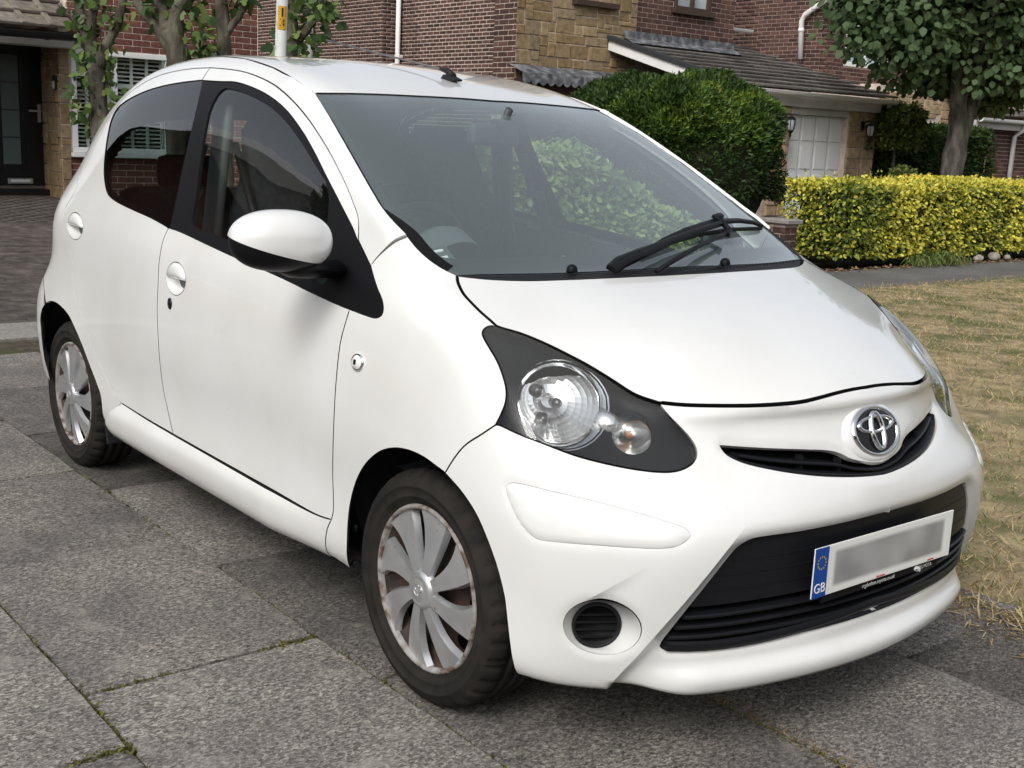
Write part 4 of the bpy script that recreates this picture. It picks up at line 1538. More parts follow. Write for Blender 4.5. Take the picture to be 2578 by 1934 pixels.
# ================================================================== CAR: handles, mirror, small fittings
def handle(ring3, ring_px, par_name, skew):
    n = np.array((0, -1.0, .1)); n /= np.linalg.norm(n)
    c = np.mean(ring3, axis=0)
    rings = [[np.array(p) + n * .0005 for p in ring3],
             [c + (np.array(p) - c) * .97 - n * .006 for p in ring3],
             [c + (np.array(p) - c) * .80 - n * .026 for p in ring3],
             [c + (np.array(p) - c) * .35 - n * .034 for p in ring3]]
    v, f = loft(rings, True)
    bowl_o = link('handle_recess', mesh_from(v, f), PAINT, None, True)
    cp = np.mean(ring_px, axis=0)
    hi = [i for i, q in enumerate(ring_px) if (q[1] - cp[1]) < skew * (q[0] - cp[0]) + 2]
    # order along the ring from right to left over the top
    hi = sorted(hi, key=lambda i: math.atan2(-(ring_px[i][1] - cp[1]), ring_px[i][0] - cp[0]) if math.atan2(-(ring_px[i][1] - cp[1]), ring_px[i][0] - cp[0]) > -1.2 else math.atan2(-(ring_px[i][1] - cp[1]), ring_px[i][0] - cp[0]) + 2 * math.pi)
    up = [np.array(ring3[i]) for i in hi]
    base = [up[-1] + (up[0] - up[-1]) * t for t in (.12, .3, .5, .7, .88)]
    loop = up + base
    cc = np.mean(loop, axis=0)
    r = [[cc + (p - cc) * .95 - n * .012 for p in loop], [cc + (p - cc) * .95 + n * .001 for p in loop], [cc + (p - cc) * .80 + n * .006 for p in loop], [cc + (p - cc) * .45 + n * .0095 for p in loop], [cc + (p - cc) * .12 + n * .0105 for p in loop]]
    v, f = loft(r, True)
    flap = link('door_handle', mesh_from(v, f), PAINT, None, True)
    bm = bmesh.new(); bm.from_mesh(flap.data); bmesh.ops.recalc_face_normals(bm, faces=bm.faces); bm.to_mesh(flap.data); bm.free()
    return bowl_o, flap
for ring3, ring_px, dr, dl, sk in ((h_f3, H_F, fd, fdl, .33), (h_r3, H_R, rd, rdl, .42)):
    for o in handle(ring3, ring_px, None, sk):
        o.parent = dr
        k = mirror_obj(o)
        k.parent = dl
# lock
p = px2base(*z4([(1016, 390)])[0])
bm = bmesh.new()
M = Matrix.Translation(p) @ Matrix.Rotation(math.pi / 2, 4, 'X') @ Matrix.Diagonal((1, 1.35, 1, 1))
add_lathe(bm, [(.0, .003), (.007, .003), (.008, .001), (.0085, .003), (.0125, .004), (.0135, .0)], 24, M)
bm_link('door_lock', bm, mat('lock_dark', (.03, .03, .032), .25, .7), fd, True)
# side repeater
p = px2base(*z5([(211, 440)])[0])
nrm = base_normal(*BVH.find_nearest(p)[0::2])
M = Matrix.Translation(p) @ nrm.to_track_quat('Z', 'X').to_matrix().to_4x4()
ind_e = empty('side_indicator', parent=car)
for name, prof, m in (('indicator_rim', [(.0205, .0), (.0205, .004), (.0175, .006), (.016, .004)], CHROME), ('indicator_lens', [(.0165, .004), (.013, .008), (.006, .0095), (.0, .010)], mat('clear_lens', (.75, .74, .70), .12, 0, .6))):
    bm = bmesh.new()
    add_lathe(bm, prof, 28, M @ Matrix.Diagonal((1.0, 1.25, 1, 1)))
    bm_link(name, bm, m, ind_e, True)
bm = bmesh.new()
add_box(bm, (0, 0, .0105), (.012, .009, .002), None, .001)
bmesh.ops.transform(bm, matrix=M, verts=bm.verts)
bm_link('indicator_bulb', bm, mat('lock_dark'), ind_e)

# --- door mirrors
def mirror_build():
    c = np.array(pxplane(*z1([(1672, 1438)])[0], 1, -.915))
    ax, ay, az = .078, .122, .072
    Rz = Matrix.Rotation(math.radians(-10), 3, 'Z')
    def sphere(scale, keep=None, nu=48, nv=28):
        v, f, idx = [], [], {}
        for i in range(nv + 1):
            th = math.pi * i / nv
            for j in range(nu):
                ph = 2 * math.pi * j / nu
                d = Vector((math.sin(th) * math.cos(ph), math.sin(th) * math.sin(ph), math.cos(th)))
                # squarer than an ellipsoid, blunt towards the glass
                e = Vector([math.copysign(abs(q) ** .88, q) for q in d])
                q = Vector((e.x * ax * scale * (.62 if e.x < 0 else 1.0), e.y * ay * scale, e.z * az * scale))
                idx[(i, j)] = len(v)
                v.append(Vector(c) + Rz @ q)
                
        nk = Vector((.50, .05, .86)).normalized()
        for i in range(nv):
            for j in range(nu):
                th = math.pi * (i + .5) / nv
                ph = 2 * math.pi * (j + .5) / nu
                d = Vector((math.sin(th) * math.cos(ph), math.sin(th) * math.sin(ph), math.cos(th)))
                if keep is None or keep(d, nk):
                    f.append((idx[(i, j)], idx[(i + 1, j)], idx[(i + 1, (j + 1) % nu)], idx[(i, (j + 1) % nu)]))
        return v, f
    out = []
    v, f = sphere(1.0)
    hous = link('mirror_housing', mesh_from(v, f), BLK, car, True)
    # painted cap: cut the same form with a plane so its edge is clean
    v, f = sphere(1.03, None, 72, 48)
    bm = bmesh.new()
    bm.from_mesh(mesh_from(v, f))
    bmesh.ops.remove_doubles(bm, verts=bm.verts, dist=1e-5)
    nk = Vector((.20, .22, .95)).normalized()
    bmesh.ops.bisect_plane(bm, geom=bm.verts[:] + bm.edges[:] + bm.faces[:], plane_co=Vector(c) - nk * .020, plane_no=nk, clear_inner=True)
    bmesh.ops.recalc_face_normals(bm, faces=bm.faces)
    cap = bm_link('mirror_cap', bm, PAINT, hous, True)
    out += [hous, cap]
    # glass facing rearwards
    bm = bmesh.new()
    vs = [bm.verts.new(Vector(c) + Rz @ Vector((-.0525, ay * .82 * math.cos(t), az * .78 * math.sin(t)))) for t in np.linspace(0, 2 * math.pi, 32, endpoint=False)]
    bm.faces.new(vs)
    out.append(bm_link('mirror_glass', bm, CHROME, hous))
    # foot to the door
    foot0 = Vector(c) + Vector((-.01, .045, -.066))
    foot1 = Vector(px2base(*z2([(330, 1600)])[0]))
    bm = bmesh.new()
    rr = add_tube(bm, [foot0 + Vector((0, -.05, .03)), foot0, foot0.lerp(foot1, .5) + Vector((0, 0, -.012)), foot1 + Vector((.02, .0, -.005))], [.030, .040, .034, .036], 16)
    bmesh.ops.scale(bm, vec=(1.5, 1, .62), space=Matrix.Translation(-foot0), verts=bm.verts)
    out.append(bm_link('mirror_foot', bm, BLK, hous, True))
    return out
_mo = mirror_build()
_ml = [mirror_obj(o) for o in _mo]
# the far mirror is folded back against its door
_piv = Vector((-.36, .80, 0))
_fold = Matrix.Translation(_piv) @ Matrix.Rotation(math.radians(68), 4, 'Z') @ Matrix.Translation(-_piv) @ Matrix.Translation((-.02, -.02, -.03))
for o in _ml:
    o.data.transform(_fold)
_ml[0].parent = car
for o in _ml[1:]:
    o.parent = _ml[0]

# --- aerial
ap = px2base(*z2([(1072, 488)])[0])
ap = Vector((ap.x, 0, ap.z))
tip = pxplane(822, 101.5, 1, 0.0)
foot = ap + Vector((-.012, 0, .030))
bm = bmesh.new()
add_box(bm, (0, 0, 0), (.085, .034, .022), None, .006)
for v_ in bm.verts:
    if v_.co.z > 0:
        v_.co.x = v_.co.x * .55 - .008
        v_.co.y *= .75
bmesh.ops.translate(bm, vec=ap + Vector((-.01, 0, .010)), verts=bm.verts)
aer = bm_link('aerial_base', bm, BLKR, car)
bm = bmesh.new()
d_ = (tip - foot).normalized()
add_tube(bm, [foot - d_ * .015 - Vector((0, 0, .012)), foot + d_ * .02, foot + d_ * .055], [.011, .010, .006], 12)
bm_link('aerial_joint', bm, BLKR, aer, True)
bm = bmesh.new()
add_tube(bm, [foot + d_ * .04, foot.lerp(tip, .5), tip], [.0036, .0032, .0030], 8)
bm_link('aerial_rod', bm, mat('aerial_grey', (.10, .10, .105), .5), aer, True)

# --- wiper, washer jets, scuttle vents
z17 = lambda p: Z((1100, 500), 2.212, p)
def ws_pt(uv, off):
    p = px2base(*z17([uv])[0])
    n = base_normal(*BVH.find_nearest(p)[0::2])
    return Vector(p) + n * off
wip = empty('wiper', parent=car)
def flat_tube(name, pts, w, h, m):
    bm = bmesh.new()
    rs = []
    n = len(pts)
    for i, p in enumerate(pts):
        t = (pts[min(i + 1, n - 1)] - pts[max(i - 1, 0)]).normalized()
        up = Vector((.46, 0, .89))
        s = t.cross(up).normalized()
        u = s.cross(t)
        ww = w[i] if isinstance(w, (list, tuple)) else w
        rs.append([bm.verts.new(p + s * a * ww + u * b * h) for a, b in ((-.5, -.5), (-.5, .3), (-.25, .5), (.25, .5), (.5, .3), (.5, -.5))])
    for i in range(n - 1):
        for k in range(6):
            bm.faces.new((rs[i][k], rs[i][(k + 1) % 6], rs[i + 1][(k + 1) % 6], rs[i + 1][k]))
    bm.faces.new(rs[0][::-1]); bm.faces.new(rs[-1])
    bmesh.ops.recalc_face_normals(bm, faces=bm.faces)
    return bm_link(name, bm, m, wip)
flat_tube('wiper_arm', [ws_pt(p, o_) for p, o_ in (((965, 432), .018), ((1010, 405), .026), ((1110, 365), .032), ((1250, 305), .034), ((1400, 245), .036), ((1545, 195), .034))], [.030, .034, .030, .016, .013, .014], .014, BLK)
flat_tube('wiper_link', [ws_pt(p, o_) for p, o_ in (((1215, 428), .010), ((1290, 390), .020), ((1420, 320), .028), ((1530, 265), .028), ((1590, 238), .026))], .010, .009, BLK)
flat_tube('wiper_link', [ws_pt(p, o_) for p, o_ in (((1590, 245), .026), ((1600, 225), .030), ((1560, 195), .036), ((1515, 168), .040), ((1545, 160), .040))], [.018, .018, .018, .022, .018], .012, BLK)
flat_tube('wiper_blade_frame', [ws_pt(p, o_) for p, o_ in (((1150, 312), .010), ((1250, 262), .018), ((1370, 215), .024), ((1530, 172), .028), ((1660, 160), .024), ((1740, 160), .018), ((1800, 168), .010))], [.010, .013, .015, .020, .015, .012, .008], .010, BLK)
flat_tube('wiper_rubber', [ws_pt(p, o_) for p, o_ in (((1145, 318), .004), ((1300, 252), .004), ((1450, 208), .004), ((1620, 178), .004), ((1805, 172), .004))], .006, .010, mat('wiper_rubber_m', (.006, .006, .006), .7))
for uv in ((750, 405), (1602, 366)):
    p = ws_pt(uv, 0.004)
    bm = bmesh.new()
    add_lathe(bm, [(.014, -.004), (.0135, .004), (.010, .010), (.004, .013), (.0, .0135)], 20, Matrix.Translation(p))
    bm_link('washer_jet', bm, BLK, car, True)
for k in range(34):
    u = 1380 + k * 18.5
    a = ws_pt((u, 402 - (u - 1380) * .100), -.006)
    b = ws_pt((u + 12, 392 - (u - 1380) * .100), -.006)
    bm = bmesh.new()
    add_tube(bm, [a, b], .0028, 5)
    bm_link('scuttle_rib', bm, BLK, car)
# step strip up the left windscreen pillar foot
# ================================================================== CAR: interior
SH_V, SH_F = subdiv(_cage, _bf, 3)
SH_N = vnormals(SH_V, SH_F)
def build_shell():
    V = SH_V - SH_N * .030
    F = np.array(SH_F)
    C = SH_V[F].mean(1)
    Cr = C.copy(); Cr[:, 1] = -np.abs(Cr[:, 1])
    s2 = np.stack(NS.to2(Cr), 1) if False else np.array([NS.to2(p) for p in Cr])
    fgp = np.array([NS.to2(p) for p in fg3])
    rwp = _rw2
    nx = SH_N[F].mean(1)
    sidey = np.abs(C[:, 1]) > .45
    cut = sidey & (inside(fgp, s2) | inside(rwp, s2) | (dist_poly(fgp, s2) < .035) | (dist_poly(rwp, s2) < .02)) & (C[:, 2] > .85)
    w2 = np.array([NW.to2(p) for p in C]); wp = np.array([NW.to2(p) for p in ws_in])
    cut |= (inside(wp, w2) | (dist_poly(wp, w2) < .05)) & (C[:, 0] > -1.05) & (C[:, 2] > .95)
    b2 = np.array([NB.to2(p) for p in C]); bp = np.array([NB.to2(p) for p in rw])
    cut |= inside(bp, b2) & (C[:, 0] < -2.3)
    cut |= (C[:, 0] > -.02) | ((C[:, 0] > -.98) & (C[:, 2] > 1.0))
    for wx in (0, -2.34):
        cut |= (np.hypot(C[:, 0] - wx, C[:, 2] - .2725) < .37)
    keep = ~cut
    up = (C[:, 2] > 1.08)
    for nm, sel, m in (('interior_lining', keep & ~up, TRIM), ('headliner', keep & up, HEADL)):
        ff = F[sel]
        us = np.unique(ff)
        rm = -np.ones(len(V), int); rm[us] = np.arange(len(us))
        link(nm, mesh_from(V[us], [tuple(q) for q in rm[ff]]), m, car, True)
build_shell()
# pale painted door shells above the trim, as seen through the windscreen
DASH = mat('dashboard_plastic', (.10, .115, .12), .55, 0, .4)
bm = bmesh.new()
prof = [(-.05, .90), (-.10, .935), (-.25, .955), (-.42, .965), (-.55, .955), (-.62, .915), (-.63, .84), (-.58, .70), (-.50, .55), (-.40, .50), (-.05, .50)]
ys = np.linspace(-.66, .66, 15)
g_ = [[bm.verts.new((x - .05 * abs(y) ** 2 * 2 if x > -.3 else x, y, z - .02 * abs(y / .66) ** 3)) for x, z in prof] for y in ys]
for i in range(len(ys) - 1):
    for j in range(len(prof) - 1):
        bm.faces.new((g_[i][j], g_[i + 1][j], g_[i + 1][j + 1], g_[i][j + 1]))
bm_link('dashboard', bm, DASH, car, True)
bm = bmesh.new()
M = Matrix.Translation((-.56, -.36, .965)) @ Matrix.Rotation(math.radians(-60), 4, 'Y')
add_lathe(bm, [(.11, -.08), (.105, .0), (.085, .03), (.07, .032), (.0, .025)], 28, M)
bm_link('instrument_pod', bm, mat('pod_plastic', (.09, .105, .11), .5), car, True)
bm = bmesh.new()
M = Matrix.Translation((-.72, -.36, .93)) @ Matrix.Rotation(math.radians(-65), 4, 'Y')
add_lathe(bm, [(.185 + .016 * math.cos(t), .016 * math.sin(t)) for t in np.linspace(0, 2 * math.pi, 11)], 40, M)
stw = bm_link('steering_wheel', bm, BLK, car, True)
bm = bmesh.new()
for a in (0, 2.3, -2.3):
    add_tube(bm, [M @ Vector((0, 0, -.02)), M @ Vector((.18 * math.cos(a + math.pi), .18 * math.sin(a + math.pi), 0))], [.03, .016], 8)
bm_link('steering_spokes', bm, BLK, stw, True)
def seat(x, y):
    e = empty('front_seat', (x, y, 0), 0, parent=car)
    bm = bmesh.new()
    add_box(bm, (.0, 0, .52), (.50, .48, .16), Matrix.Rotation(-.12, 3, 'Y'), .05)
    bm_link('seat_cushion', bm, SEAT, e, True)
    # backrest with built-in head restraint
    prof = [(.55, .235, .06), (.70, .245, .075), (.88, .240, .075), (1.02, .215, .065), (1.12, .165, .055), (1.20, .145, .05), (1.28, .135, .045), (1.325, .10, .03)]
    v, f = [], []
    nseg = 24
    for z, hw, hd in prof:
        xx = -.24 - (z - .55) * .30
        for k in range(nseg):
            t = 2 * math.pi * k / nseg
            cx, sx = math.cos(t), math.sin(t)
            v.append((xx + hd * math.copysign(abs(cx) ** .6, cx), hw * math.copysign(abs(sx) ** .6, sx), z))
    for i in range(len(prof) - 1):
        for k in range(nseg):
            a, b = i * nseg + k, i * nseg + (k + 1) % nseg
            f.append((a, b, b + nseg, a + nseg))
    f.append(tuple(range((len(prof) - 1) * nseg, len(prof) * nseg)))
    link('backrest', mesh_from(v, f), SEAT, e, True)
    return e
seat(-1.02, -.35)
seat(-1.10, .35)
bm = bmesh.new()
add_box(bm, (-1.95, 0, .52), (.50, 1.16, .16), None, .05)
bm_link('rear_bench', bm, SEAT, car, True)
bm = bmesh.new()
add_box(bm, (-2.24, 0, .80), (.14, 1.16, .52), Matrix.Rotation(-.25, 3, 'Y'), .05)
bm_link('rear_backrest', bm, SEAT, car, True)
for y in (-.30, .30):
    bm = bmesh.new()
    add_box(bm, (-2.33, y, 1.11), (.09, .24, .13), None, .04)
    bm_link('rear_head_restraint', bm, SEAT, car, True)
# interior mirror on the glass
mp = pxplane(*z2([(1285, 805)])[0], 1, -.03)
bm = bmesh.new()
add_box(bm, (0, 0, 0), (.035, .22, .066), Matrix.Rotation(.25, 3, 'Z'), .014)
bmesh.ops.translate(bm, vec=mp, verts=bm.verts)
add_tube(bm, [mp + Vector((.02, .01, .02)), mp + Vector((.06, .01, .075))], .012, 8)
bm_link('rear_view_mirror', bm, mat('mirror_back', (.05, .055, .06), .5), car, True)
# parking permit holder on the driver's side of the glass
sp = px2base(*z2([(985, 1470)])[0])
sn = base_normal(*BVH.find_nearest(sp)[0::2])
M = Matrix.Translation(Vector(sp) - sn * .03) @ sn.to_track_quat('Z', 'Y').to_matrix().to_4x4()
for name, (cx, cy), (w, h), m in (('permit_holder', (0, 0), (.066, .052), mat('permit_dark', (.05, .07, .075), .4)), ('permit_strip', (-.012, .004), (.009, .028), mat('permit_white', (.8, .82, .8), .5)), ('permit_strip', (.014, .004), (.009, .028), mat('permit_white'))):
    bm = bmesh.new()
    add_box(bm, (cx, cy, .004 if 'strip' in name else 0), (w, h, .006), None, .002)
    bmesh.ops.transform(bm, matrix=M @ Matrix.Rotation(1.9, 4, 'Z'), verts=bm.verts)
    bm_link(name, bm, m, car)
# belts and inner pillar trim
for y in (-.62, .62):
    bm = bmesh.new()
    R_ = Matrix.Rotation(math.copysign(.0, y), 3, 'X')
    vs_ = add_box(bm, (0, 0, 0), (.10, .03, .86), None, .012)
    for v_ in bm.verts:
        v_.co = Vector((-1.47 + v_.co.x, y * (1.05 - .20 * max(0.0, v_.co.z + .43) ** 1.5) + v_.co.y, .93 + v_.co.z))
    bm_link('pillar_trim', bm, mat('pillar_grey', (.12, .13, .13), .6), car, True)
    bm = bmesh.new()
    add_tube(bm, [(-1.44, y * .86, 1.24), (-1.30, y * .80, .90), (-1.25, y * .74, .60)], [.012, .02, .02], 6)
    bm_link('seat_belt', bm, BLK, car, True)

# ================================================================== SETTING: ground
KD = 2578.0 / 2211.0
def DP(u, v, ax, val):                 # point seen at (u, v) of the 2211-wide view, on the plane axis = val
    return pxplane(u * KD, v * KD, ax, val)
def struct(o):
    o['kind'] = 'structure'
    return o
def stuff(o, label=None, cat=None):
    o['kind'] = 'stuff'
    if label:
        o['label'] = label
        o['category'] = cat
    return o
def sheet(name, pts, m, z=0.0):
    return link(name, mesh_from([(x, y, z if len(p) == 2 else p[2]) for p in pts for x, y in [p[:2]]], [tuple(range(len(pts)))]), m)

def slab_mat():
    m = bpy.data.materials.new('paving_slab')
    m.use_nodes = True
    nt, N, L = nodes_of(m)
    b = N['Principled BSDF']
    b.inputs['Roughness'].default_value = .82
    b.inputs['Specular IOR Level'].default_value = .3
    g = N.new('ShaderNodeNewGeometry')
    oi = N.new('ShaderNodeObjectInfo')
    add = N.new('ShaderNodeVectorMath'); add.operation = 'MULTIPLY_ADD'
    cm = N.new('ShaderNodeCombineXYZ')
    L.new(oi.outputs['Random'], cm.inputs[0]); L.new(oi.outputs['Random'], cm.inputs[1])
    L.new(cm.outputs[0], add.inputs[0]); add.inputs[1].default_value = (40, 17, 0)
    L.new(g.outputs['Position'], add.inputs[2])
    P = add.outputs[0]
    def noise(scale, detail=5, rough=.55, stretch=None, dist=0.0):
        n = N.new('ShaderNodeTexNoise')
        n.inputs['Scale'].default_value = scale; n.inputs['Detail'].default_value = detail; n.inputs['Roughness'].default_value = rough
        n.inputs['Distortion'].default_value = dist
        if stretch:
            mp = N.new('ShaderNodeMapping'); mp.inputs['Scale'].default_value = stretch
            L.new(P, mp.inputs['Vector']); L.new(mp.outputs[0], n.inputs['Vector'])
        else:
            L.new(P, n.inputs['Vector'])
        return n.outputs['Fac']
    def ramp(fac, stops):
        r = N.new('ShaderNodeValToRGB')
        e = r.color_ramp.elements
        while len(e) > 1: e.remove(e[-1])
        e[0].position = stops[0][0]; e[0].color = (*stops[0][1], 1)
        for p, c in stops[1:]:
            q = e.new(p); q.color = (*c, 1)
        L.new(fac, r.inputs['Fac'])
        return r.outputs[0]
    def mix(f, a, bb, mode='MIX'):
        x = N.new('ShaderNodeMix'); x.data_type = 'RGBA'; x.blend_type = mode
        if isinstance(f, float): x.inputs['Factor'].default_value = f
        else: L.new(f, x.inputs['Factor'])
        for k, s in (('A', a), ('B', bb)):
            if isinstance(s, tuple): x.inputs[k].default_value = (*s, 1)
            else: L.new(s, x.inputs[k])
        return x.outputs['Result']
    def mapr(v, a, bb, c=0.0, d=1.0):
        r = N.new('ShaderNodeMapRange'); r.inputs['From Min'].default_value = a; r.inputs['From Max'].default_value = bb
        r.inputs['To Min'].default_value = c; r.inputs['To Max'].default_value = d
        L.new(v, r.inputs['Value']); return r.outputs[0]
    speck = noise(125, 4, .78, (1, .6, 1), .8)
    col = ramp(speck, [(.36, (.026, .025, .025)), (.45, (.088, .079, .068)), (.53, (.185, .168, .144)), (.63, (.38, .35, .305))])
    big = noise(2.3, 6, .6)
    col = mix(mapr(big, .36, .66), col, mix(.55, col, (.055, .053, .055)))
    # pale wear in the middle, darker towards some edges
    blot = noise(6.5, 4, .6)
    col = mix(mapr(blot, .56, .72, 0, .55), col, (.25, .235, .205))
    # lichen rosettes
    vo = N.new('ShaderNodeTexVoronoi'); vo.inputs['Scale'].default_value = 7.5
    L.new(P, vo.inputs['Vector'])
    warp = noise(38, 3, .6)
    s2 = N.new('ShaderNodeMath'); s2.operation = 'MULTIPLY_ADD'
    L.new(warp, s2.inputs[0]); s2.inputs[1].default_value = .34; L.new(vo.outputs['Distance'], s2.inputs[2])
    spot = mapr(s2.outputs[0], .30, .15)
    sel = N.new('ShaderNodeSeparateColor'); L.new(vo.outputs['Color'], sel.inputs[0])
    pick = mapr(sel.outputs[0], .70, .74)
    mm = N.new('ShaderNodeMath'); mm.operation = 'MULTIPLY'; L.new(spot, mm.inputs[0]); L.new(pick, mm.inputs[1])
    m3 = N.new('ShaderNodeMath'); m3.operation = 'MULTIPLY'; L.new(mm.outputs[0], m3.inputs[0]); m3.inputs[1].default_value = .62
    col = mix(m3.outputs[0], col, (.36, .31, .26))
    # per slab tone
    hs = N.new('ShaderNodeHueSaturation')
    L.new(mapr(oi.outputs['Random'], 0, 1, .60, 1.38), hs.inputs['Value']); L.new(col, hs.inputs['Color']); hs.inputs['Saturation'].default_value = .86
    L.new(hs.outputs[0], b.inputs['Base Color'])
    bp = N.new('ShaderNodeBump'); bp.inputs['Strength'].default_value = .55; bp.inputs['Distance'].default_value = .004
    L.new(speck, bp.inputs['Height'])
    bp2 = N.new('ShaderNodeBump'); bp2.inputs['Strength'].default_value = .35; bp2.inputs['Distance'].default_value = .012
    L.new(blot, bp2.inputs['Height']); L.new(bp.outputs[0], bp2.inputs['Normal'])
    L.new(bp2.outputs[0], b.inputs['Normal'])
    MATS['paving_slab'] = m
    return m
SLAB = slab_mat()
SOIL = noise_mat('joint_soil', [(.3, (.030, .024, .018)), (.55, (.075, .060, .042)), (.75, (.13, .105, .075))], 30, 8, .95, bump=.6, bump_dist=.01, coords='World', second=(5, .5, .65, (.055, .065, .022)))
EARTH = noise_mat('ground_earth', [(.3, (.06, .055, .045)), (.7, (.13, .12, .095))], .6, 6, .95, coords='World')
struct(sheet('ground', [(-150, -150), (150, -150), (150, 150), (-150, 150)], EARTH, -.06))
pave = struct(sheet('pavement', [(-5.1, -6), (4.2, -6), (4.2, 1.12), (-5.1, 1.12)], SOIL, -.0105))

def slab_mesh(lx, ly, th, seed):
    r = random.Random(seed)
    bm = bmesh.new()
    nx, ny = 10, 7
    b = .004
    def jit():
        return r.uniform(-.0022, .0022)
    top = []
    for j in range(ny + 1):
        row = []
        for i in range(nx + 1):
            x = -lx / 2 + lx * i / nx
            y = -ly / 2 + ly * j / ny
            edge = i in (0, nx) or j in (0, ny)
            z = -.002 + r.uniform(-.0012, .0008) if edge else r.uniform(-.0006, .0006)
            if i in (0, nx): x += jit()
            if j in (0, ny): y += jit()
            if i in (0, nx) and j in (0, ny):
                k = r.uniform(0, .008)
                x -= math.copysign(k, x); y -= math.copysign(k, y)
            row.append(bm.verts.new((x, y, z)))
        top.append(row)
    for j in range(ny):
        for i in range(nx):
            bm.faces.new((top[j][i], top[j][i + 1], top[j + 1][i + 1], top[j + 1][i]))
    ring = [top[0][i] for i in range(nx + 1)] + [top[j][nx] for j in range(1, ny + 1)] + [top[ny][i] for i in range(nx - 1, -1, -1)] + [top[j][0] for j in range(ny - 1, 0, -1)]
    low = [bm.verts.new((v.co.x * 1.003, v.co.y * 1.004, -th)) for v in ring]
    n = len(ring)
    for i in range(n):
        bm.faces.new((ring[i], low[i], low[(i + 1) % n], ring[(i + 1) % n]))
    me = bpy.data.meshes.new('slab')
    bm.normal_update(); bm.to_mesh(me); bm.free()
    me.materials.append(SLAB)
    return me
SX, SY, JX, JY = .905, .6125, .008, .008
slabs = [slab_mesh(SX - JX, SY - JY, .012, s) for s in range(6)]
row_off = {-1: -1.068, 0: -1.352, 1: -1.050, 2: -.74, 3: -1.30, -2: -1.40, -3: -1.0, -4: -.7, -5: -1.2, -6: -.9}
for j in range(-6, 4):
    y0 = -1.3985 + (j) * SY if j <= 0 else -.786 + (j - 1) * SY
    y0 = -1.3985 + j * SY
    off = row_off[j]
    k0 = int(math.floor((-5.1 - off) / SX)) + 1
    x = off + k0 * SX
    while x + SX < 4.25:
        o = link('slab', slabs[RND.randrange(6)], None, pave)
        o.location = (x + SX / 2, y0 + SY / 2, RND.uniform(-.0025, .0015))
        o.rotation_euler = (RND.uniform(-.004, .004), RND.uniform(-.003, .003), RND.choice((0, math.pi)) + RND.uniform(-.002, .002))
        x += SX
# concrete edging of the footway and the block paved drive behind
CONC = noise_mat('edging_concrete', [(.3, (.17, .16, .145)), (.6, (.27, .255, .23)), (.8, (.34, .325, .29))], 40, 6, .9, bump=.4, bump_dist=.004, coords='World', second=(1.5, .5, .7, (.15, .14, .125)))
edging = empty('kerb_edging')
edging['kind'] = 'structure'
yy = -7.0
while yy < 1.5:
    bm = bmesh.new()
    add_box(bm, (-5.39, yy + .455, -.02), (.545, .905, .05), None, .006)
    bm_link('kerb_stone', bm, CONC, edging)
    yy += .915
ASPH = noise_mat('footpath_asphalt', [(.32, (.075, .073, .07)), (.5, (.135, .13, .122)), (.7, (.20, .192, .178))], 55, 6, .92, bump=.5, bump_dist=.004, coords='World', second=(1.1, .45, .7, (.095, .09, .083)))
struct(sheet('footpath', [(-5.95, 1.12), (-4.82, 1.12), (-4.72, 8), (-4.62, 12), (-4.55, 40), (-5.95, 40)], ASPH, -.012))
struct(sheet('road', [(4.3, -80), (11.5, -80), (11.5, 80), (4.3, 80)], ASPH, -.05))
# drive of the house on the left: small weathered blocks, rising towards the door
BLOCK = noise_mat('drive_block', [(.3, (.050, .043, .038)), (.55, (.088, .074, .065)), (.75, (.14, .12, .105))], 9, 6, .9, bump=.4, bump_dist=.004, coords='World', rand=.22)
def drive_z(x):
    return max(0.0, (-5.67 - x) * .045)
drive = struct(link('driveway', mesh_from([(-5.665, -9, -.006), (-5.665, 3.4, -.006), (-13.6, 3.4, drive_z(-13.6) - .006), (-13.6, -9, drive_z(-13.6) - .006)], [(0, 1, 2, 3)]), SOIL))
blocks = []
for s in range(4):
    bm = bmesh.new()
    add_box(bm, (0, 0, -.02), (.094, .194, .044), None, .006)
    me = bpy.data.meshes.new('block')
    bm.to_mesh(me); bm.free()
    me.materials.append(BLOCK)
    blocks.append(me)
cand = []
ix = 0
x = -5.72
while x > -13.4:
    y = -1.2 + (.1 if ix % 2 else 0)
    while y < 3.2:
        q = CR.T @ (np.array((x, y, drive_z(x))) - CC)
        u, v = 1289 + FPX * q[0] / -q[2], 967 - FPX * q[1] / -q[2]
        if -40 < u < 330 and v < 1000:
            cand.append((x, y))
        y += .2
    x -= .1
    ix += 1
cand.sort(key=lambda c: -c[0])
for (x, y) in cand[:300]:
    o = link('block', blocks[RND.randrange(4)], None, drive)
    o.location = (x, y, drive_z(x) + RND.uniform(-.002, .002))
    o.rotation_euler = (RND.uniform(-.01, .01), .045 + RND.uniform(-.01, .01), 0)
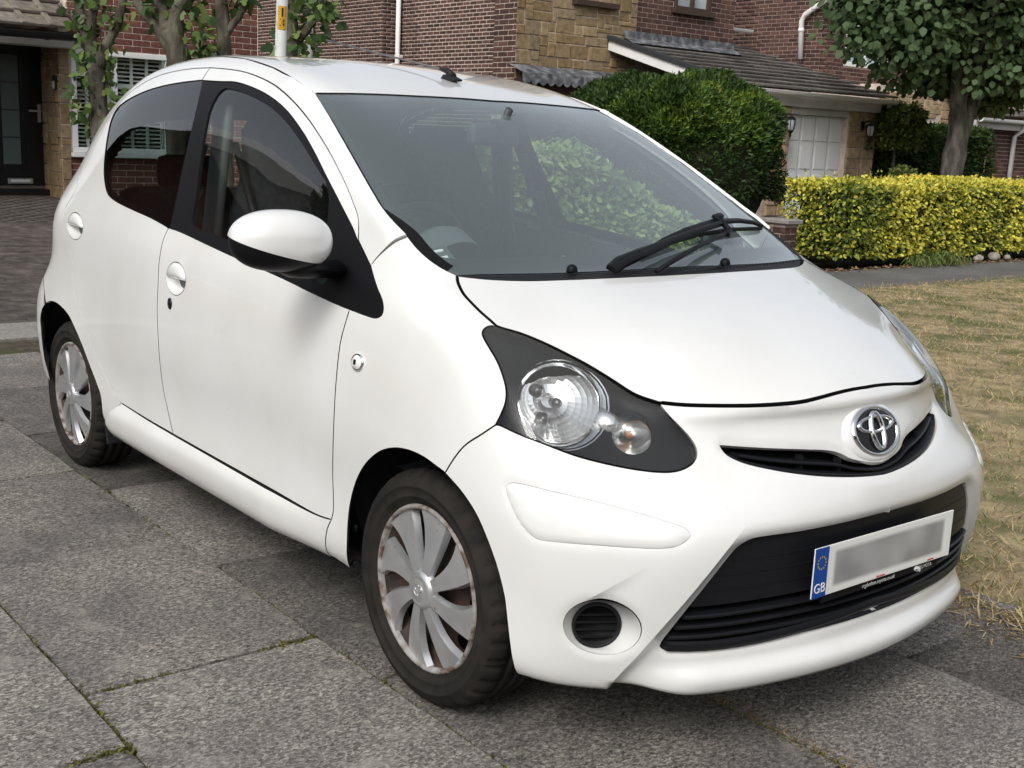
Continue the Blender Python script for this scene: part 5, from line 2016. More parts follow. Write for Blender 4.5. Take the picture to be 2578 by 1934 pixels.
def joined_boxes(name, boxes, m, parent=None):
    """boxes: (centre, half size, 3x3 rotation or None, tint) joined into one mesh with a tint attribute"""
    n = len(boxes)
    corner = np.array([(-1, -1, -1), (1, -1, -1), (1, 1, -1), (-1, 1, -1), (-1, -1, 1), (1, -1, 1), (1, 1, 1), (-1, 1, 1)], float)
    V = np.empty((n * 8, 3))
    tint = np.empty(n * 8)
    for i, (c, h, R, t) in enumerate(boxes):
        p = corner * np.array(h)
        if R is not None:
            p = p @ np.array(R).T
        V[i * 8:i * 8 + 8] = p + np.array(c)
        tint[i * 8:i * 8 + 8] = t
    quad = np.array([(0, 3, 2, 1), (4, 5, 6, 7), (0, 1, 5, 4), (1, 2, 6, 5), (2, 3, 7, 6), (3, 0, 4, 7)])
    F = (quad[None] + (np.arange(n) * 8)[:, None, None]).reshape(-1, 4)
    me = bpy.data.meshes.new(name)
    me.vertices.add(len(V)); me.vertices.foreach_set('co', V.ravel())
    me.loops.add(F.size); me.loops.foreach_set('vertex_index', F.ravel())
    me.polygons.add(len(F)); me.polygons.foreach_set('loop_start', np.arange(0, F.size, 4))
    me.update(); me.validate()
    a = me.attributes.new('tint', 'FLOAT', 'POINT')
    a.data.foreach_set('value', tint)
    return link(name, me, m, parent)
rest = [((x, y, drive_z(x) - .02), (.047, .097, .022), None, RND.random()) for (x, y) in cand[300:]]
if rest:
    stuff(joined_boxes('block_paving', rest, BLOCK, drive))

# ------------------------------------------------------------------ leaf and blade helpers
def tint_mat(name, stops, rough=.6, spec=.3, trans=.25, back=None, hue_noise=0.0):
    """leaf material: colour from the per-leaf 'tint' attribute, a little light let through"""
    if name in MATS:
        return MATS[name]
    m = bpy.data.materials.new(name)
    m.use_nodes = True
    nt, N, L = nodes_of(m)
    b = N['Principled BSDF']
    b.inputs['Roughness'].default_value = rough
    b.inputs['Specular IOR Level'].default_value = spec
    at = N.new('ShaderNodeAttribute'); at.attribute_name = 'tint'
    r = N.new('ShaderNodeValToRGB')
    e = r.color_ramp.elements
    while len(e) > 1: e.remove(e[-1])
    e[0].position = stops[0][0]; e[0].color = (*stops[0][1], 1)
    for p, c in stops[1:]:
        q = e.new(p); q.color = (*c, 1)
    L.new(at.outputs['Fac'], r.inputs['Fac'])
    col = r.outputs[0]
    if back:
        g = N.new('ShaderNodeNewGeometry')
        mx = N.new('ShaderNodeMix'); mx.data_type = 'RGBA'
        L.new(g.outputs['Backfacing'], mx.inputs['Factor'])
        L.new(col, mx.inputs['A']); mx.inputs['B'].default_value = (*back, 1)
        col = mx.outputs['Result']
    L.new(col, b.inputs['Base Color'])
    if trans:
        tr = N.new('ShaderNodeBsdfTranslucent')
        L.new(col, tr.inputs['Color'])
        ms = N.new('ShaderNodeMixShader'); ms.inputs['Fac'].default_value = trans
        L.new(b.outputs[0], ms.inputs[1]); L.new(tr.outputs[0], ms.inputs[2])
        L.new(ms.outputs[0], N['Material Output'].inputs['Surface'])
    MATS[name] = m
    return m
NPR = np.random.RandomState(11)
LEAF6 = np.array([(0, 0, 0), (-.5, .35, .06), (-.36, .75, .03), (0, 1, -.06), (.36, .75, .03), (.5, .35, .06)])   # unit leaf, folded a little
LOBED = np.array([(0, 0, 0), (-.32, .12, .03), (-.55, .40, .07), (-.30, .52, .02), (-.34, .82, .03), (0, 1.05, -.05), (.34, .82, .03), (.30, .52, .02), (.55, .40, .07), (.32, .12, .03)])
def leaves_mesh(name, P, D, Nrm, size, width, tint, m, parent=None, shape=LEAF6):
    """P positions, D leaf direction, Nrm leaf normal (all Nx3), size/tint N"""
    n = len(P)
    D = D / np.maximum(np.linalg.norm(D, axis=1, keepdims=True), 1e-9)
    S_ = np.cross(D, Nrm)
    S_ /= np.maximum(np.linalg.norm(S_, axis=1, keepdims=True), 1e-9)
    N2 = np.cross(S_, D)
    k = len(shape)
    V = (P[:, None, :] + size[:, None, None] * (shape[None, :, 0:1] * width * S_[:, None, :] + shape[None, :, 1:2] * D[:, None, :] + shape[None, :, 2:3] * N2[:, None, :])).reshape(-1, 3)
    me = bpy.data.meshes.new(name)
    me.vertices.add(n * k); me.vertices.foreach_set('co', V.ravel())
    F = np.arange(n * k)
    me.loops.add(n * k); me.loops.foreach_set('vertex_index', F)
    me.polygons.add(n); me.polygons.foreach_set('loop_start', np.arange(0, n * k, k))
    me.update()
    a = me.attributes.new('tint', 'FLOAT', 'POINT')
    a.data.foreach_set('value', np.repeat(tint, k))
    return link(name, me, m, parent)
def unit(n):
    v = NPR.normal(size=(n, 3))
    return v / np.linalg.norm(v, axis=1, keepdims=True)
def fbm(P, scale, seed=0):
    """cheap smooth value noise in 0..1 from summed sines"""
    r = np.random.RandomState(seed)
    out = np.zeros(len(P))
    for o in range(4):
        k = r.normal(size=(3, 3)) * scale * (1.7 ** o)
        ph = r.uniform(0, 6.28, 3)
        out += (np.sin(P @ k[0] + ph[0]) * np.sin(P @ k[1] + ph[1]) + np.sin(P @ k[2] + ph[2])) * .5 / (1.5 ** o)
    return 1 / (1 + np.exp(-1.6 * out))

# ------------------------------------------------------------------ dry lawn
LAWN = noise_mat('lawn_soil', [(.3, (0.161, 0.127, 0.078)), (.5, (0.299, 0.236, 0.138)), (.7, (0.414, 0.333, 0.196))], 7, 8, .95, bump=.7, bump_scale=60, bump_dist=.02, coords='World', second=(2.2, .46, .62, (.105, .115, .045)))
struct(sheet('lawn', [(-4.80, 1.0), (4.3, 1.0), (4.3, 40), (-4.5, 40), (-4.62, 12), (-4.74, 8)], LAWN, -.006))
def lawn():
    n = 150000
    # density falls with distance
    t = NPR.rand(n)
    y = .93 + 11.5 * t ** 1.7
    x = -4.85 + NPR.rand(n) * 6.9
    q = (np.stack([x, y, np.zeros(n)], 1) - CC) @ CR
    u = 1289 + FPX * q[:, 0] / -q[:, 2]
    k = (u > 1500) & (u < 2750)
    x, y = x[k], y[k]
    n = len(x)
    edge = np.clip((y - .93 - .10 * fbm(np.stack([x, y, y * 0], 1), 5, 3)) / .12, 0, 1)
    P = np.stack([x, y, np.full(n, -.008)], 1)
    patch = fbm(P, 1.6, 5)
    bare = fbm(P, 2.6, 8)
    keep = (NPR.rand(n) < (.35 + .65 * edge)) & (bare > .16)
    P, patch = P[keep], patch[keep]
    n = len(P)
    far = np.clip((P[:, 1] - 1) / 9, 0, 1)
    h = (.016 + .034 * NPR.rand(n) ** 2) * (1 + .2 * far)
    D = np.stack([NPR.normal(size=n) * .75, NPR.normal(size=n) * .75, np.full(n, .62)], 1)
    Nn = unit(n)
    green = NPR.rand(n) < (.27 + .55 * (patch > .55) * NPR.rand(n))
    tint = np.where(green, .70 + .3 * NPR.rand(n), .62 * NPR.rand(n))
    sh = np.array([(-.5, 0, 0), (-.35, .55, .02), (0, 1, -.10), (.35, .55, .02), (.5, 0, 0)])
    m = tint_mat('dry_grass', [(0, (0.269, 0.179, 0.095)), (.2, (0.426, 0.314, 0.168)), (.42, (0.594, 0.470, 0.269)), (.60, (0.448, 0.370, 0.190)), (.66, (0.213, 0.224, 0.084)), (1, (0.112, 0.162, 0.047))], .8, .2, .2)
    o = leaves_mesh('dry_grass', P, D, Nn, h, .11 + 0 * h[0], tint, m, None, sh)
    stuff(o, 'short dry straw coloured grass growing on the verge', 'grass')
lawn()
# moss and weeds in the slab joints, dry litter along the lawn edge
def moss():
    pts = []
    def along(p0, p1, n, w, lo=.004):
        p0, p1 = np.array(p0), np.array(p1)
        t = NPR.rand(n)
        q = p0 + (p1 - p0) * t[:, None] + NPR.normal(size=(n, 2)) * w
        pts.append(q)
    along((-.95, -1.3985), (-.62, -1.3985), 200, .004)
    along((-.60, -1.3985), (-.12, -1.3985), 260, .004)
    along((-1.2, -1.3985), (-.98, -1.3985), 120, .005)
    along((-.163, -1.41), (-.163, -1.52), 260, .008)
    along((-.447, -1.35), (-.447, -1.18), 110, .004)
    along((-.447, -.95), (-.447, -.80), 260, .009)
    along((-.90, -.786), (-.60, -.786), 120, .004)
    along((-2.2, -.786), (-1.4, -.786), 90, .004)
    along((-.35, -.786), (.4, -.786), 110, .004)
    along((.40, -.174), (.95, -.174), 420, .008)
    along((.86, -.19), (.90, -.15), 160, .010)
    q = np.concatenate(pts)
    n = len(q)
    P = np.stack([q[:, 0], q[:, 1], np.full(n, -.009)], 1)
    h = .006 + .010 * NPR.rand(n)
    D = np.stack([NPR.normal(size=n) * .7, NPR.normal(size=n) * .7, np.full(n, .7)], 1)
    m = tint_mat('joint_moss', [(0, (.09, .075, .035)), (.5, (.11, .11, .035)), (1, (.17, .18, .045))], .9, .1, .2)
    stuff(leaves_mesh('joint_moss', P, D, unit(n), h, .5, NPR.rand(n), m), 'green moss and tiny weeds in the slab joints', 'moss')
    # straw and roots creeping over the slab edge
    n = 5200
    y = .98 - np.abs(NPR.normal(size=n)) * .11
    x = -1.0 + NPR.rand(n) * 3.2
    P = np.stack([x, y, np.full(n, .0)], 1)
    D = np.stack([NPR.normal(size=n), NPR.normal(size=n), np.abs(NPR.normal(size=n)) * .25], 1)
    h = .015 + .05 * NPR.rand(n) ** 3
    stuff(leaves_mesh('dry_litter', P, D, np.tile([0, 0, 1.0], (n, 1)) + unit(n) * .3, h, .10, .55 * NPR.rand(n), MATS['dry_grass']), 'dead grass stems and roots creeping over slab edge', 'litter')
    n = 420
    x = .30 + NPR.rand(n) * .8
    y = -.174 + NPR.normal(size=n) * .018 + .0
    P = np.stack([x, y, np.full(n, .002)], 1)
    D = np.stack([NPR.normal(size=n), NPR.normal(size=n), np.abs(NPR.normal(size=n)) * .3], 1)
    stuff(leaves_mesh('joint_litter', P, D, np.tile([0, 0, 1.0], (n, 1)), .005 + .010 * NPR.rand(n), .25, .10 * NPR.rand(n), MATS['dry_grass']), 'brown debris caught in the joint under the bumper', 'litter')
moss()
# a broken twig on the slabs by the lawn
bm = bmesh.new()
tw = [hitp for hitp in (pxplane(2515, 1548, 2, .006), pxplane(2532, 1566, 2, .010), pxplane(2560, 1578, 2, .008))]
add_tube(bm, tw, [.004, .0035, .002], 6)
add_tube(bm, [tw[1], pxplane(2540, 1580, 2, .008)], [.003, .0015], 6)
tag(bm_link('twig', bm, noise_mat('twig_bark', [(.3, (.20, .16, .12)), (.7, (.36, .31, .25))], 40, 4, .9), None, True), 'small pale broken twig on the slabs beside lawn edge', 'twig')

# ================================================================== SETTING: houses
def brick_mat(name, stops, rough=.88, scale=25):
    if name in MATS:
        return MATS[name]
    m = bpy.data.materials.new(name)
    m.use_nodes = True
    nt, N, L = nodes_of(m)
    b = N['Principled BSDF']
    b.inputs['Roughness'].default_value = rough
    b.inputs['Specular IOR Level'].default_value = .25
    at = N.new('ShaderNodeAttribute'); at.attribute_name = 'tint'
    oi = N.new('ShaderNodeObjectInfo')
    ad = N.new('ShaderNodeMath'); ad.operation = 'ADD'
    L.new(at.outputs['Fac'], ad.inputs[0]); L.new(oi.outputs['Random'], ad.inputs[1])
    fr = N.new('ShaderNodeMath'); fr.operation = 'FRACT'
    L.new(ad.outputs[0], fr.inputs[0])
    r = N.new('ShaderNodeValToRGB')
    e = r.color_ramp.elements
    while len(e) > 1: e.remove(e[-1])
    e[0].position = stops[0][0]; e[0].color = (*stops[0][1], 1)
    for p, c in stops[1:]:
        q = e.new(p); q.color = (*c, 1)
    L.new(fr.outputs[0], r.inputs['Fac'])
    g = N.new('ShaderNodeNewGeometry')
    nz = N.new('ShaderNodeTexNoise'); nz.inputs['Scale'].default_value = scale; nz.inputs['Detail'].default_value = 5
    L.new(g.outputs['Position'], nz.inputs['Vector'])
    n3 = N.new('ShaderNodeTexNoise'); n3.inputs['Scale'].default_value = .9; n3.inputs['Detail'].default_value = 4
    L.new(g.outputs['Position'], n3.inputs['Vector'])
    mr = N.new('ShaderNodeMapRange'); mr.inputs['From Min'].default_value = .25; mr.inputs['From Max'].default_value = .75; mr.inputs['To Min'].default_value = .62; mr.inputs['To Max'].default_value = 1.38
    L.new(nz.outputs['Fac'], mr.inputs['Value'])
    mr3 = N.new('ShaderNodeMapRange'); mr3.inputs['From Min'].default_value = .3; mr3.inputs['From Max'].default_value = .7; mr3.inputs['To Min'].default_value = .8; mr3.inputs['To Max'].default_value = 1.15
    L.new(n3.outputs['Fac'], mr3.inputs['Value'])
    mu = N.new('ShaderNodeMath'); mu.operation = 'MULTIPLY'; L.new(mr.outputs[0], mu.inputs[0]); L.new(mr3.outputs[0], mu.inputs[1])
    hs = N.new('ShaderNodeHueSaturation')
    L.new(mu.outputs[0], hs.inputs['Value']); L.new(r.outputs[0], hs.inputs['Color'])
    L.new(hs.outputs[0], b.inputs['Base Color'])
    bp = N.new('ShaderNodeBump'); bp.inputs['Strength'].default_value = .5; bp.inputs['Distance'].default_value = .012
    L.new(nz.outputs['Fac'], bp.inputs['Height']); L.new(bp.outputs[0], b.inputs['Normal'])
    MATS[name] = m
    return m
BRK_RED = brick_mat('brick_red', [(0, (0.125, 0.050, 0.039)), (.35, (0.169, 0.064, 0.047)), (.7, (0.140, 0.056, 0.044)), (1, (0.206, 0.088, 0.063))])
BRK_DARK = brick_mat('brick_brown', [(0, (0.054, 0.031, 0.026)), (.4, (0.077, 0.042, 0.034)), (.75, (0.099, 0.054, 0.042)), (1, (0.128, 0.071, 0.055))])
MORT = noise_mat('mortar', [(.3, (0.474, 0.384, 0.327)), (.7, (0.744, 0.630, 0.540))], 12, 4, .95, coords='World')
MORT_D = noise_mat('mortar_dark', [(.3, (0.304, 0.223, 0.203)), (.7, (0.467, 0.365, 0.315))], 12, 4, .95, coords='World')
STONE = brick_mat('split_stone', [(0, (0.206, 0.144, 0.074)), (.3, (0.272, 0.195, 0.106)), (.6, (0.228, 0.172, 0.109)), (.85, (0.326, 0.246, 0.142)), (1, (0.179, 0.121, 0.065))], .9, 14)
STONE_P = brick_mat('split_stone_pale', [(0, (0.338, 0.243, 0.155)), (.4, (0.419, 0.311, 0.196)), (.75, (0.378, 0.270, 0.169)), (1, (0.486, 0.365, 0.236))], .9, 14)
UPVC = mat('white_upvc', (.72, .73, .72), .35, 0, .5)
UPVC_G = noise_mat('white_gutter', [(.3, (0.727, 0.727, 0.700)), (.7, (0.820, 0.820, 0.820))], 4, 4, .4, coords='World')
BLKP = mat('black_gutter', (.012, .012, .013), .35, 0, .5)
FASC = noise_mat('grey_fascia', [(.3, (0.413, 0.400, 0.375)), (.7, (0.600, 0.587, 0.562))], 3, 5, .6, coords='World')
LEAD = noise_mat('lead_flashing', [(.3, (.035, .038, .045)), (.5, (.11, .115, .125)), (.7, (.27, .28, .29))], 9, 6, .6, coords='World')
TILE_G = brick_mat('roof_tile_grey', [(0, (0.080, 0.072, 0.067)), (.5, (0.123, 0.113, 0.102)), (1, (0.167, 0.152, 0.138))], .9, 18)
TILE_B = brick_mat('roof_tile_brown', [(0, (0.115, 0.097, 0.078)), (.5, (0.169, 0.146, 0.119)), (1, (0.223, 0.196, 0.162))], .9, 10)
WGLASS = mat('window_glass', (.012, .016, .018), .04, 0, .9)
CURT = noise_mat('window_curtain', [(.3, (.30, .34, .36)), (.7, (.50, .55, .57))], 3, 4, .7, coords='World')
BWOOD = mat('brown_window_frame', (.055, .032, .022), .5)

class Pieces:
    """many alike pieces of one thing: the largest in view become objects, the rest one joined part"""
    def __init__(s, parent, m, name, joined, limit=290, bevel=.004):
        s.parent, s.m, s.name, s.joined, s.limit, s.items, s.bevel = parent, m, name, joined, limit, [], bevel
    def add(s, c, h, R=None):
        s.items.append((Vector(c), tuple(h), R))
    def finish(s):
        _finish_world(s)
def box_part(name, lo, hi, m, parent, bevel=.004, R=None):
    lo, hi = Vector(lo), Vector(hi)
    bm = bmesh.new()
    add_box(bm, (lo + hi) / 2, hi - lo, None, 0)
    if bevel:
        bmesh.ops.bevel(bm, geom=bm.edges[:], offset=bevel, segments=1, affect='EDGES')
    o = bm_link(name, bm, m, parent)
    return o
def core_x(parent, x0, x1, y0, y1, z0, z1, m, hole):
    """wall core with one window opening"""
    h0, h1, g0, g1 = hole
    box_part('wall', (x0, y0, z0), (x1, h0, z1), m, parent, 0)
    box_part('wall', (x0, h1, z0), (x1, y1, z1), m, parent, 0)
    box_part('wall', (x0, h0 + .001, z0), (x1, h1 - .001, g0), m, parent, 0)
    box_part('wall', (x0, h0 + .001, g1), (x1, h1 - .001, z1), m, parent, 0)
# courses of brick on an axis-aligned wall. axis 'x': wall runs along y and faces +x; axis 'y': runs along x and faces -y
def brick_wall(ps, axis, plane, a0, a1, z0, z1, holes=(), L=.215, H=.065, J=.010, depth=.05, proud=.0025, vis=None):
    k = 0
    z = z0
    while z + H < z1 + .001:
        a = a0 - (L + J) / 2 * (k % 2)
        while a < a1:
            s, e = max(a, a0), min(a + L, a1)
            if e - s > .03:
                segs = [(s, e)]
                for (h0, h1, hz0, hz1) in holes:
                    if z + H > hz0 and z < hz1:
                        ns = []
                        for (p, q) in segs:
                            if q <= h0 or p >= h1:
                                ns.append((p, q))
                            else:
                                if p < h0: ns.append((p, h0))
                                if q > h1: ns.append((h1, q))
                        segs = ns
                for (p, q) in segs:
                    if q - p < .03: continue
                    pr = proud + RND.uniform(-.001, .001)
                    if axis == 'x':
                        ps.add((plane + pr - depth / 2, (p + q) / 2, z + H / 2), (depth / 2, (q - p) / 2, H / 2))
                    else:
                        ps.add(((p + q) / 2, plane - pr + depth / 2, z + H / 2), ((q - p) / 2, depth / 2, H / 2))
            a += L + J
        z += H + J
        k += 1
def stone_wall(ps, axis, plane, a0, a1, z0, z1, holes=(), seed=1, depth=.06, unit_h=.072):
    """random coursed blocks of one, two or three units high"""
    r = random.Random(seed)
    nz = int((z1 - z0) / unit_h)
    ua = .075
    na = max(1, int(round((a1 - a0) / ua)))
    ua = (a1 - a0) / na
    used = np.zeros((nz, na), bool)
    for j in range(nz):
        for i in range(na):
            if used[j, i]:
                continue
            h = r.choice((1, 2, 2, 2, 3, 3))
            w = r.choice((2, 3, 4, 5, 6)) if h < 3 else r.choice((2, 3, 4, 5))
            w = min(w, na - i); h = min(h, nz - j)
            ww = 1
            while ww < w and not used[j, i + ww]:
                ww += 1
            w = ww
            hh = 1
            while hh < h and not used[j + hh, i:i + w].any():
                hh += 1
            h = hh
            used[j:j + h, i:i + w] = True
            p, q = a0 + i * ua, a0 + (i + w) * ua
            s, t = z0 + j * unit_h, z0 + (j + h) * unit_h
            if any(q > h0 + .01 and p < h1 - .01 and t > g0 + .01 and s < g1 - .01 for h0, h1, g0, g1 in holes):
                continue
            g = .006
            pr = .004 + r.uniform(0, .022)
            if axis == 'x':
                ps.add((plane + pr - depth / 2, (p + q) / 2, (s + t) / 2), (depth / 2, (q - p) / 2 - g, (t - s) / 2 - g))
            else:
                ps.add(((p + q) / 2, plane - pr + depth / 2, (s + t) / 2), ((q - p) / 2 - g, depth / 2, (t - s) / 2 - g))
def gutter(name, p0, p1, r, m, parent, brackets=()):
    """half-round gutter with rolled rims and brackets"""
    p0, p1 = Vector(p0), Vector(p1)
    d = (p1 - p0).normalized()
    s = d.cross(Vector((0, 0, 1))).normalized()
    prof = [(-r * 1.05, .012), (-r * 1.05, 0)] + [(-r * math.cos(t), -r * math.sin(t)) for t in np.linspace(.1, math.pi - .1, 9)] + [(r * 1.05, 0), (r * 1.05, .012)]
    bm = bmesh.new()
    A = [bm.verts.new(p0 + s * a + Vector((0, 0, b))) for a, b in prof]
    B = [bm.verts.new(p1 + s * a + Vector((0, 0, b))) for a, b in prof]
    for i in range(len(prof) - 1):
        bm.faces.new((A[i], A[i + 1], B[i + 1], B[i]))
    bm.faces.new(A); bm.faces.new(B[::-1])
    o = bm_link(name, bm, m, parent, False)
    for t in brackets:
        c = p0.lerp(p1, t)
        bm = bmesh.new()
        A = [bm.verts.new(c + s * a * 1.10 + Vector((0, 0, b * 1.10)) - d * .02) for a, b in prof]
        B = [bm.verts.new(c + s * a * 1.10 + Vector((0, 0, b * 1.10)) + d * .02) for a, b in prof]
        for i in range(len(prof) - 1):
            bm.faces.new((A[i], A[i + 1], B[i + 1], B[i]))
        bm_link('gutter_bracket', bm, m, o)
    return o
def pipe(name, pts, r, m, parent, seg=12):
    bm = bmesh.new()
    add_tube(bm, pts, r, seg)
    return bm_link(name, bm, m, parent, True)
def window_x(parent, plane, y0, y1, z0, z1, mull=(), trans=(), fr=.06, m=UPVC, glass=WGLASS, name='window'):
    """framed window in a wall facing +x"""
    f = empty(name, parent=parent)
    for nm, lo, hi in [('window_frame', (plane - .06, y0, z1 - fr), (plane + .03, y1, z1)), ('window_frame', (plane - .06, y0, z0), (plane + .03, y1, z0 + fr)),
                       ('window_frame', (plane - .06, y0, z0 + fr + .001), (plane + .03, y0 + fr, z1 - fr - .001)), ('window_frame', (plane - .06, y1 - fr, z0 + fr + .001), (plane + .03, y1, z1 - fr - .001))]:
        box_part(nm, lo, hi, m, f)
    for y in mull:
        box_part('window_mullion', (plane - .055, y - fr * .45, z0 + fr + .001), (plane + .025, y + fr * .45, z1 - fr - .001), m, f)
    for z, ya, yb in trans:
        box_part('window_transom', (plane - .05, ya, z - fr * .4), (plane + .02, yb, z + fr * .4), m, f)
    box_part('window_pane', (plane - .045, y0 + fr * .6, z0 + fr * .6), (plane - .035, y1 - fr * .6, z1 - fr * .6), glass, f, 0)
    return f
def tile_field(ps, origin, along, upslope, n_along, n_up, w, gauge, th=.014, thick_tail=.016, lap=.06, stagger=True, keep=None):
    """flat interlocking tiles, each tilted on the course below"""
    along, upslope = Vector(along).normalized(), Vector(upslope).normalized()
    nrm = along.cross(upslope).normalized()
    if nrm.z < 0:
        nrm = -nrm
    tilt = math.atan2(th * 1.6, gauge)
    for j in range(n_up):
        for i in range(n_along):
            o = (w / 2 if (stagger and j % 2) else 0)
            if keep and not keep(i * w + o + w / 2, j * gauge + gauge / 2):
                continue
            c = Vector(origin) + along * (i * w + o + w / 2) + upslope * (j * gauge + (gauge + lap) / 2) + nrm * (.02 + RND.uniform(-.0015, .0015))
            # rotation: local x along, y upslope (tail lifted), z normal
            u2 = (upslope - nrm * math.sin(tilt)).normalized()
            n2 = along.cross(u2).normalized()
            if n2.z < 0: n2 = -n2
            R = Matrix((along, u2, n2)).transposed()
            ps.add(c, (w / 2 - .002, (gauge + lap) / 2, th / 2 + .004), R)

# ------------------------------------------------------------------ house on the left: black door, stone pier, shuttered window
H1 = empty('left_house', (-12.6, 4.0, .3), 0, 'red brick house with black front door, tan stone pier and shuttered window', 'house')
H1.matrix_basis = Matrix.Translation((-12.6, 4.0, .3))
def par(o, P):
    o.matrix_parent_inverse = P.matrix_basis.inverted()
    return o
_link0 = link
def link(name, me, m=None, parent=None, smooth=None):
    o = _link0(name, me, m, parent, smooth)
    if parent is not None and parent.name.split('.')[0] in HOUSE_NAMES:
        o.matrix_parent_inverse = parent.matrix_basis.inverted()
    return o
_empty0 = empty
def empty(name, loc=(0, 0, 0), rz=0.0, label=None, cat=None, group=None, parent=None):
    o = _empty0(name, loc, rz, label, cat, group, parent)
    if parent is not None and parent.name.split('.')[0] in HOUSE_NAMES:
        o.matrix_parent_inverse = parent.matrix_basis.inverted()
    return o
HOUSE_NAMES = {'left_house', 'stone_house', 'brick_house', 'right_house', 'far_house', 'low_house', 'reflected_house', 'brick_gate_pier'}
HPieces = Pieces
def _finish_world(s):
    sc = []
    for i, (c, h, R) in enumerate(s.items):
        q = CR.T @ (np.array(c) - CC)
        if q[2] > -.5:
            sc.append((0, i)); continue
        u, v = 1289 + FPX * q[0] / -q[2], 967 - FPX * q[1] / -q[2]
        w = max(h) * 2 * FPX / -q[2]
        if not (-w < u < 2578 + w and -w < v < 1934 + w):
            w *= .001
        else:
            hit = BVH.ray_cast(Vector(CC), (c - Vector(CC)).normalized(), 9.0)
            if hit[0] is not None:
                w *= .05
        sc.append((w, i))
    sc.sort(reverse=True)
    cache, rest = {}, []
    for rank, (w, i) in enumerate(sc):
        c, h, R = s.items[i]
        if rank < s.limit and w > 1.0:
            key = tuple(round(x, 3) for x in h)
            if key not in cache:
                bm = bmesh.new()
                add_box(bm, (0, 0, 0), [2 * x for x in h], None, 0)
                if s.bevel:
                    bmesh.ops.bevel(bm, geom=bm.edges[:], offset=min(s.bevel, min(h) * .4), segments=1, affect='EDGES')
                me = bpy.data.meshes.new(s.name)
                bm.normal_update(); bm.to_mesh(me); bm.free()
                me.materials.append(s.m)
                cache[key] = me
            o = link(s.name, cache[key], None, s.parent)
            M = Matrix.Translation(c)
            if R is not None:
                M = M @ R.to_4x4()
            o.matrix_basis = M
        else:
            rest.append((c, h, np.array(R) if R is not None else None, RND.random()))
    if rest:
        o = joined_boxes(s.joined, rest, s.m, s.parent)
        o['kind'] = 'stuff'

XW = -12.6
yA = DP(150, 200, 0, XW).y            # where stone front meets window wall
yC = DP(129, 200, 0, XW).y            # pier corner
yR = DP(556, 60, 0, XW).y
wz0, wz1 = .88, 2.085
wy0, wy1 = yA + .02, DP(362, 250, 0, XW).y
core_x(H1, XW - .25, XW - .004, yA, yR, 0, 5.6, MORT, (wy0, wy1 + .13, wz0, wz1))
bp_ = HPieces(H1, BRK_RED, 'brick', 'brickwork', 265)
brick_wall(bp_, 'x', XW, yA, yR, .30, 5.5, holes=[(wy0, wy1 + .14, wz0 - .06, wz1)])
bp_.finish()
box_part('wall', (XW - .9, yC + .004, .0), (XW - .005, yA, 2.35), MORT, H1, 0)
sp_ = HPieces(H1, STONE, 'stone', 'stonework')
stone_wall(sp_, 'y', yC, XW - .62, XW, .30, 2.25, seed=3, unit_h=.082)
stone_wall(sp_, 'x', XW, yC, yA, .30, 2.25, seed=5, unit_h=.082)
sp_.finish()
# window with louvred shutters behind the glass
m1, m2 = DP(247, 150, 0, XW).y, DP(357, 150, 0, XW).y
wf = window_x(H1, XW, wy0, wy1 + .13, wz0, wz1, mull=(m1, wy1), trans=[(1.80, wy0 + .05, m1)], glass=glass_mat('house_glass', (.90, .92, .91), f0=.05))
box_part('window_sill', (XW - .02, wy0 - .03, wz0 - .055), (XW + .09, wy1 + .16, wz0 - .003), UPVC, H1)
SHUT = mat('shutter_white', (.80, .80, .77), .6)
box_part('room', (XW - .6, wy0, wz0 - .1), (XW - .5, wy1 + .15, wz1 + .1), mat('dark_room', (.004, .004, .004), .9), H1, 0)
for (a, b) in ((wy0 + .06, m1 - .03), (m1 + .03, wy1 - .03)):
    n = 22
    for k in range(n):
        z = wz0 + .09 + (wz1 - wz0 - .17) * k / (n - 1)
        bm = bmesh.new()
        add_box(bm, (XW - .13, (a + b) / 2, z), (.045, b - a, .006), Matrix.Rotation(.35, 3, 'Y'))
        bm_link('shutter_louvre', bm, SHUT, wf)
    for y in (a + .01, a + (b - a) * .36, a + (b - a) * .68, b - .01):
        box_part('shutter_stile', (XW - .115, y - .016, wz0 + .06), (XW - .09, y + .016, wz1 - .06), SHUT, wf, 0)
    box_part('shutter_rail', (XW - .117, a, 1.66), (XW - .088, b, 1.70), SHUT, wf, 0)
# black front door set back in the porch
XD = -13.2
dl, dr_ = DP(0, 200, 0, XD).y - .32, DP(103, 250, 0, XD).y
dz0, dz1 = DP(60, 400, 0, XD).z, DP(60, 92, 0, XD).z
DBLK = mat('black_door', (.008, .008, .009), .28, 0, .5)
box_part('wall', (XD - .25, dl - 2.5, 0), (XD - .09, yC + .02, 2.5), MORT, H1, 0)
door = empty('door', parent=H1)
box_part('door_frame', (XD - .08, dl - .09, dz0 - .02), (XD + .03, dl - .005, dz1 + .09), DBLK, door)
box_part('door_frame', (XD - .08, dr_ + .005, dz0 - .02), (XD + .03, yC - .001, dz1 + .09), DBLK, door)
box_part('door_frame', (XD - .08, dl - .004, dz1 + .005), (XD + .03, dr_ + .004, dz1 + .09), DBLK, door)
box_part('door_leaf', (XD - .06, dl, dz0), (XD, dr_, dz1), DBLK, door)
gy0, gy1 = DP(5, 200, 0, XD).y - .02, DP(40, 200, 0, XD).y
gz0, gz1 = DP(30, 355, 0, XD).z, DP(30, 118, 0, XD).z
box_part('door_glass', (XD - .02, gy0, gz0), (XD + .006, gy1, gz1), mat('frosted_glass', (.085, .105, .105), .25), door, .002)
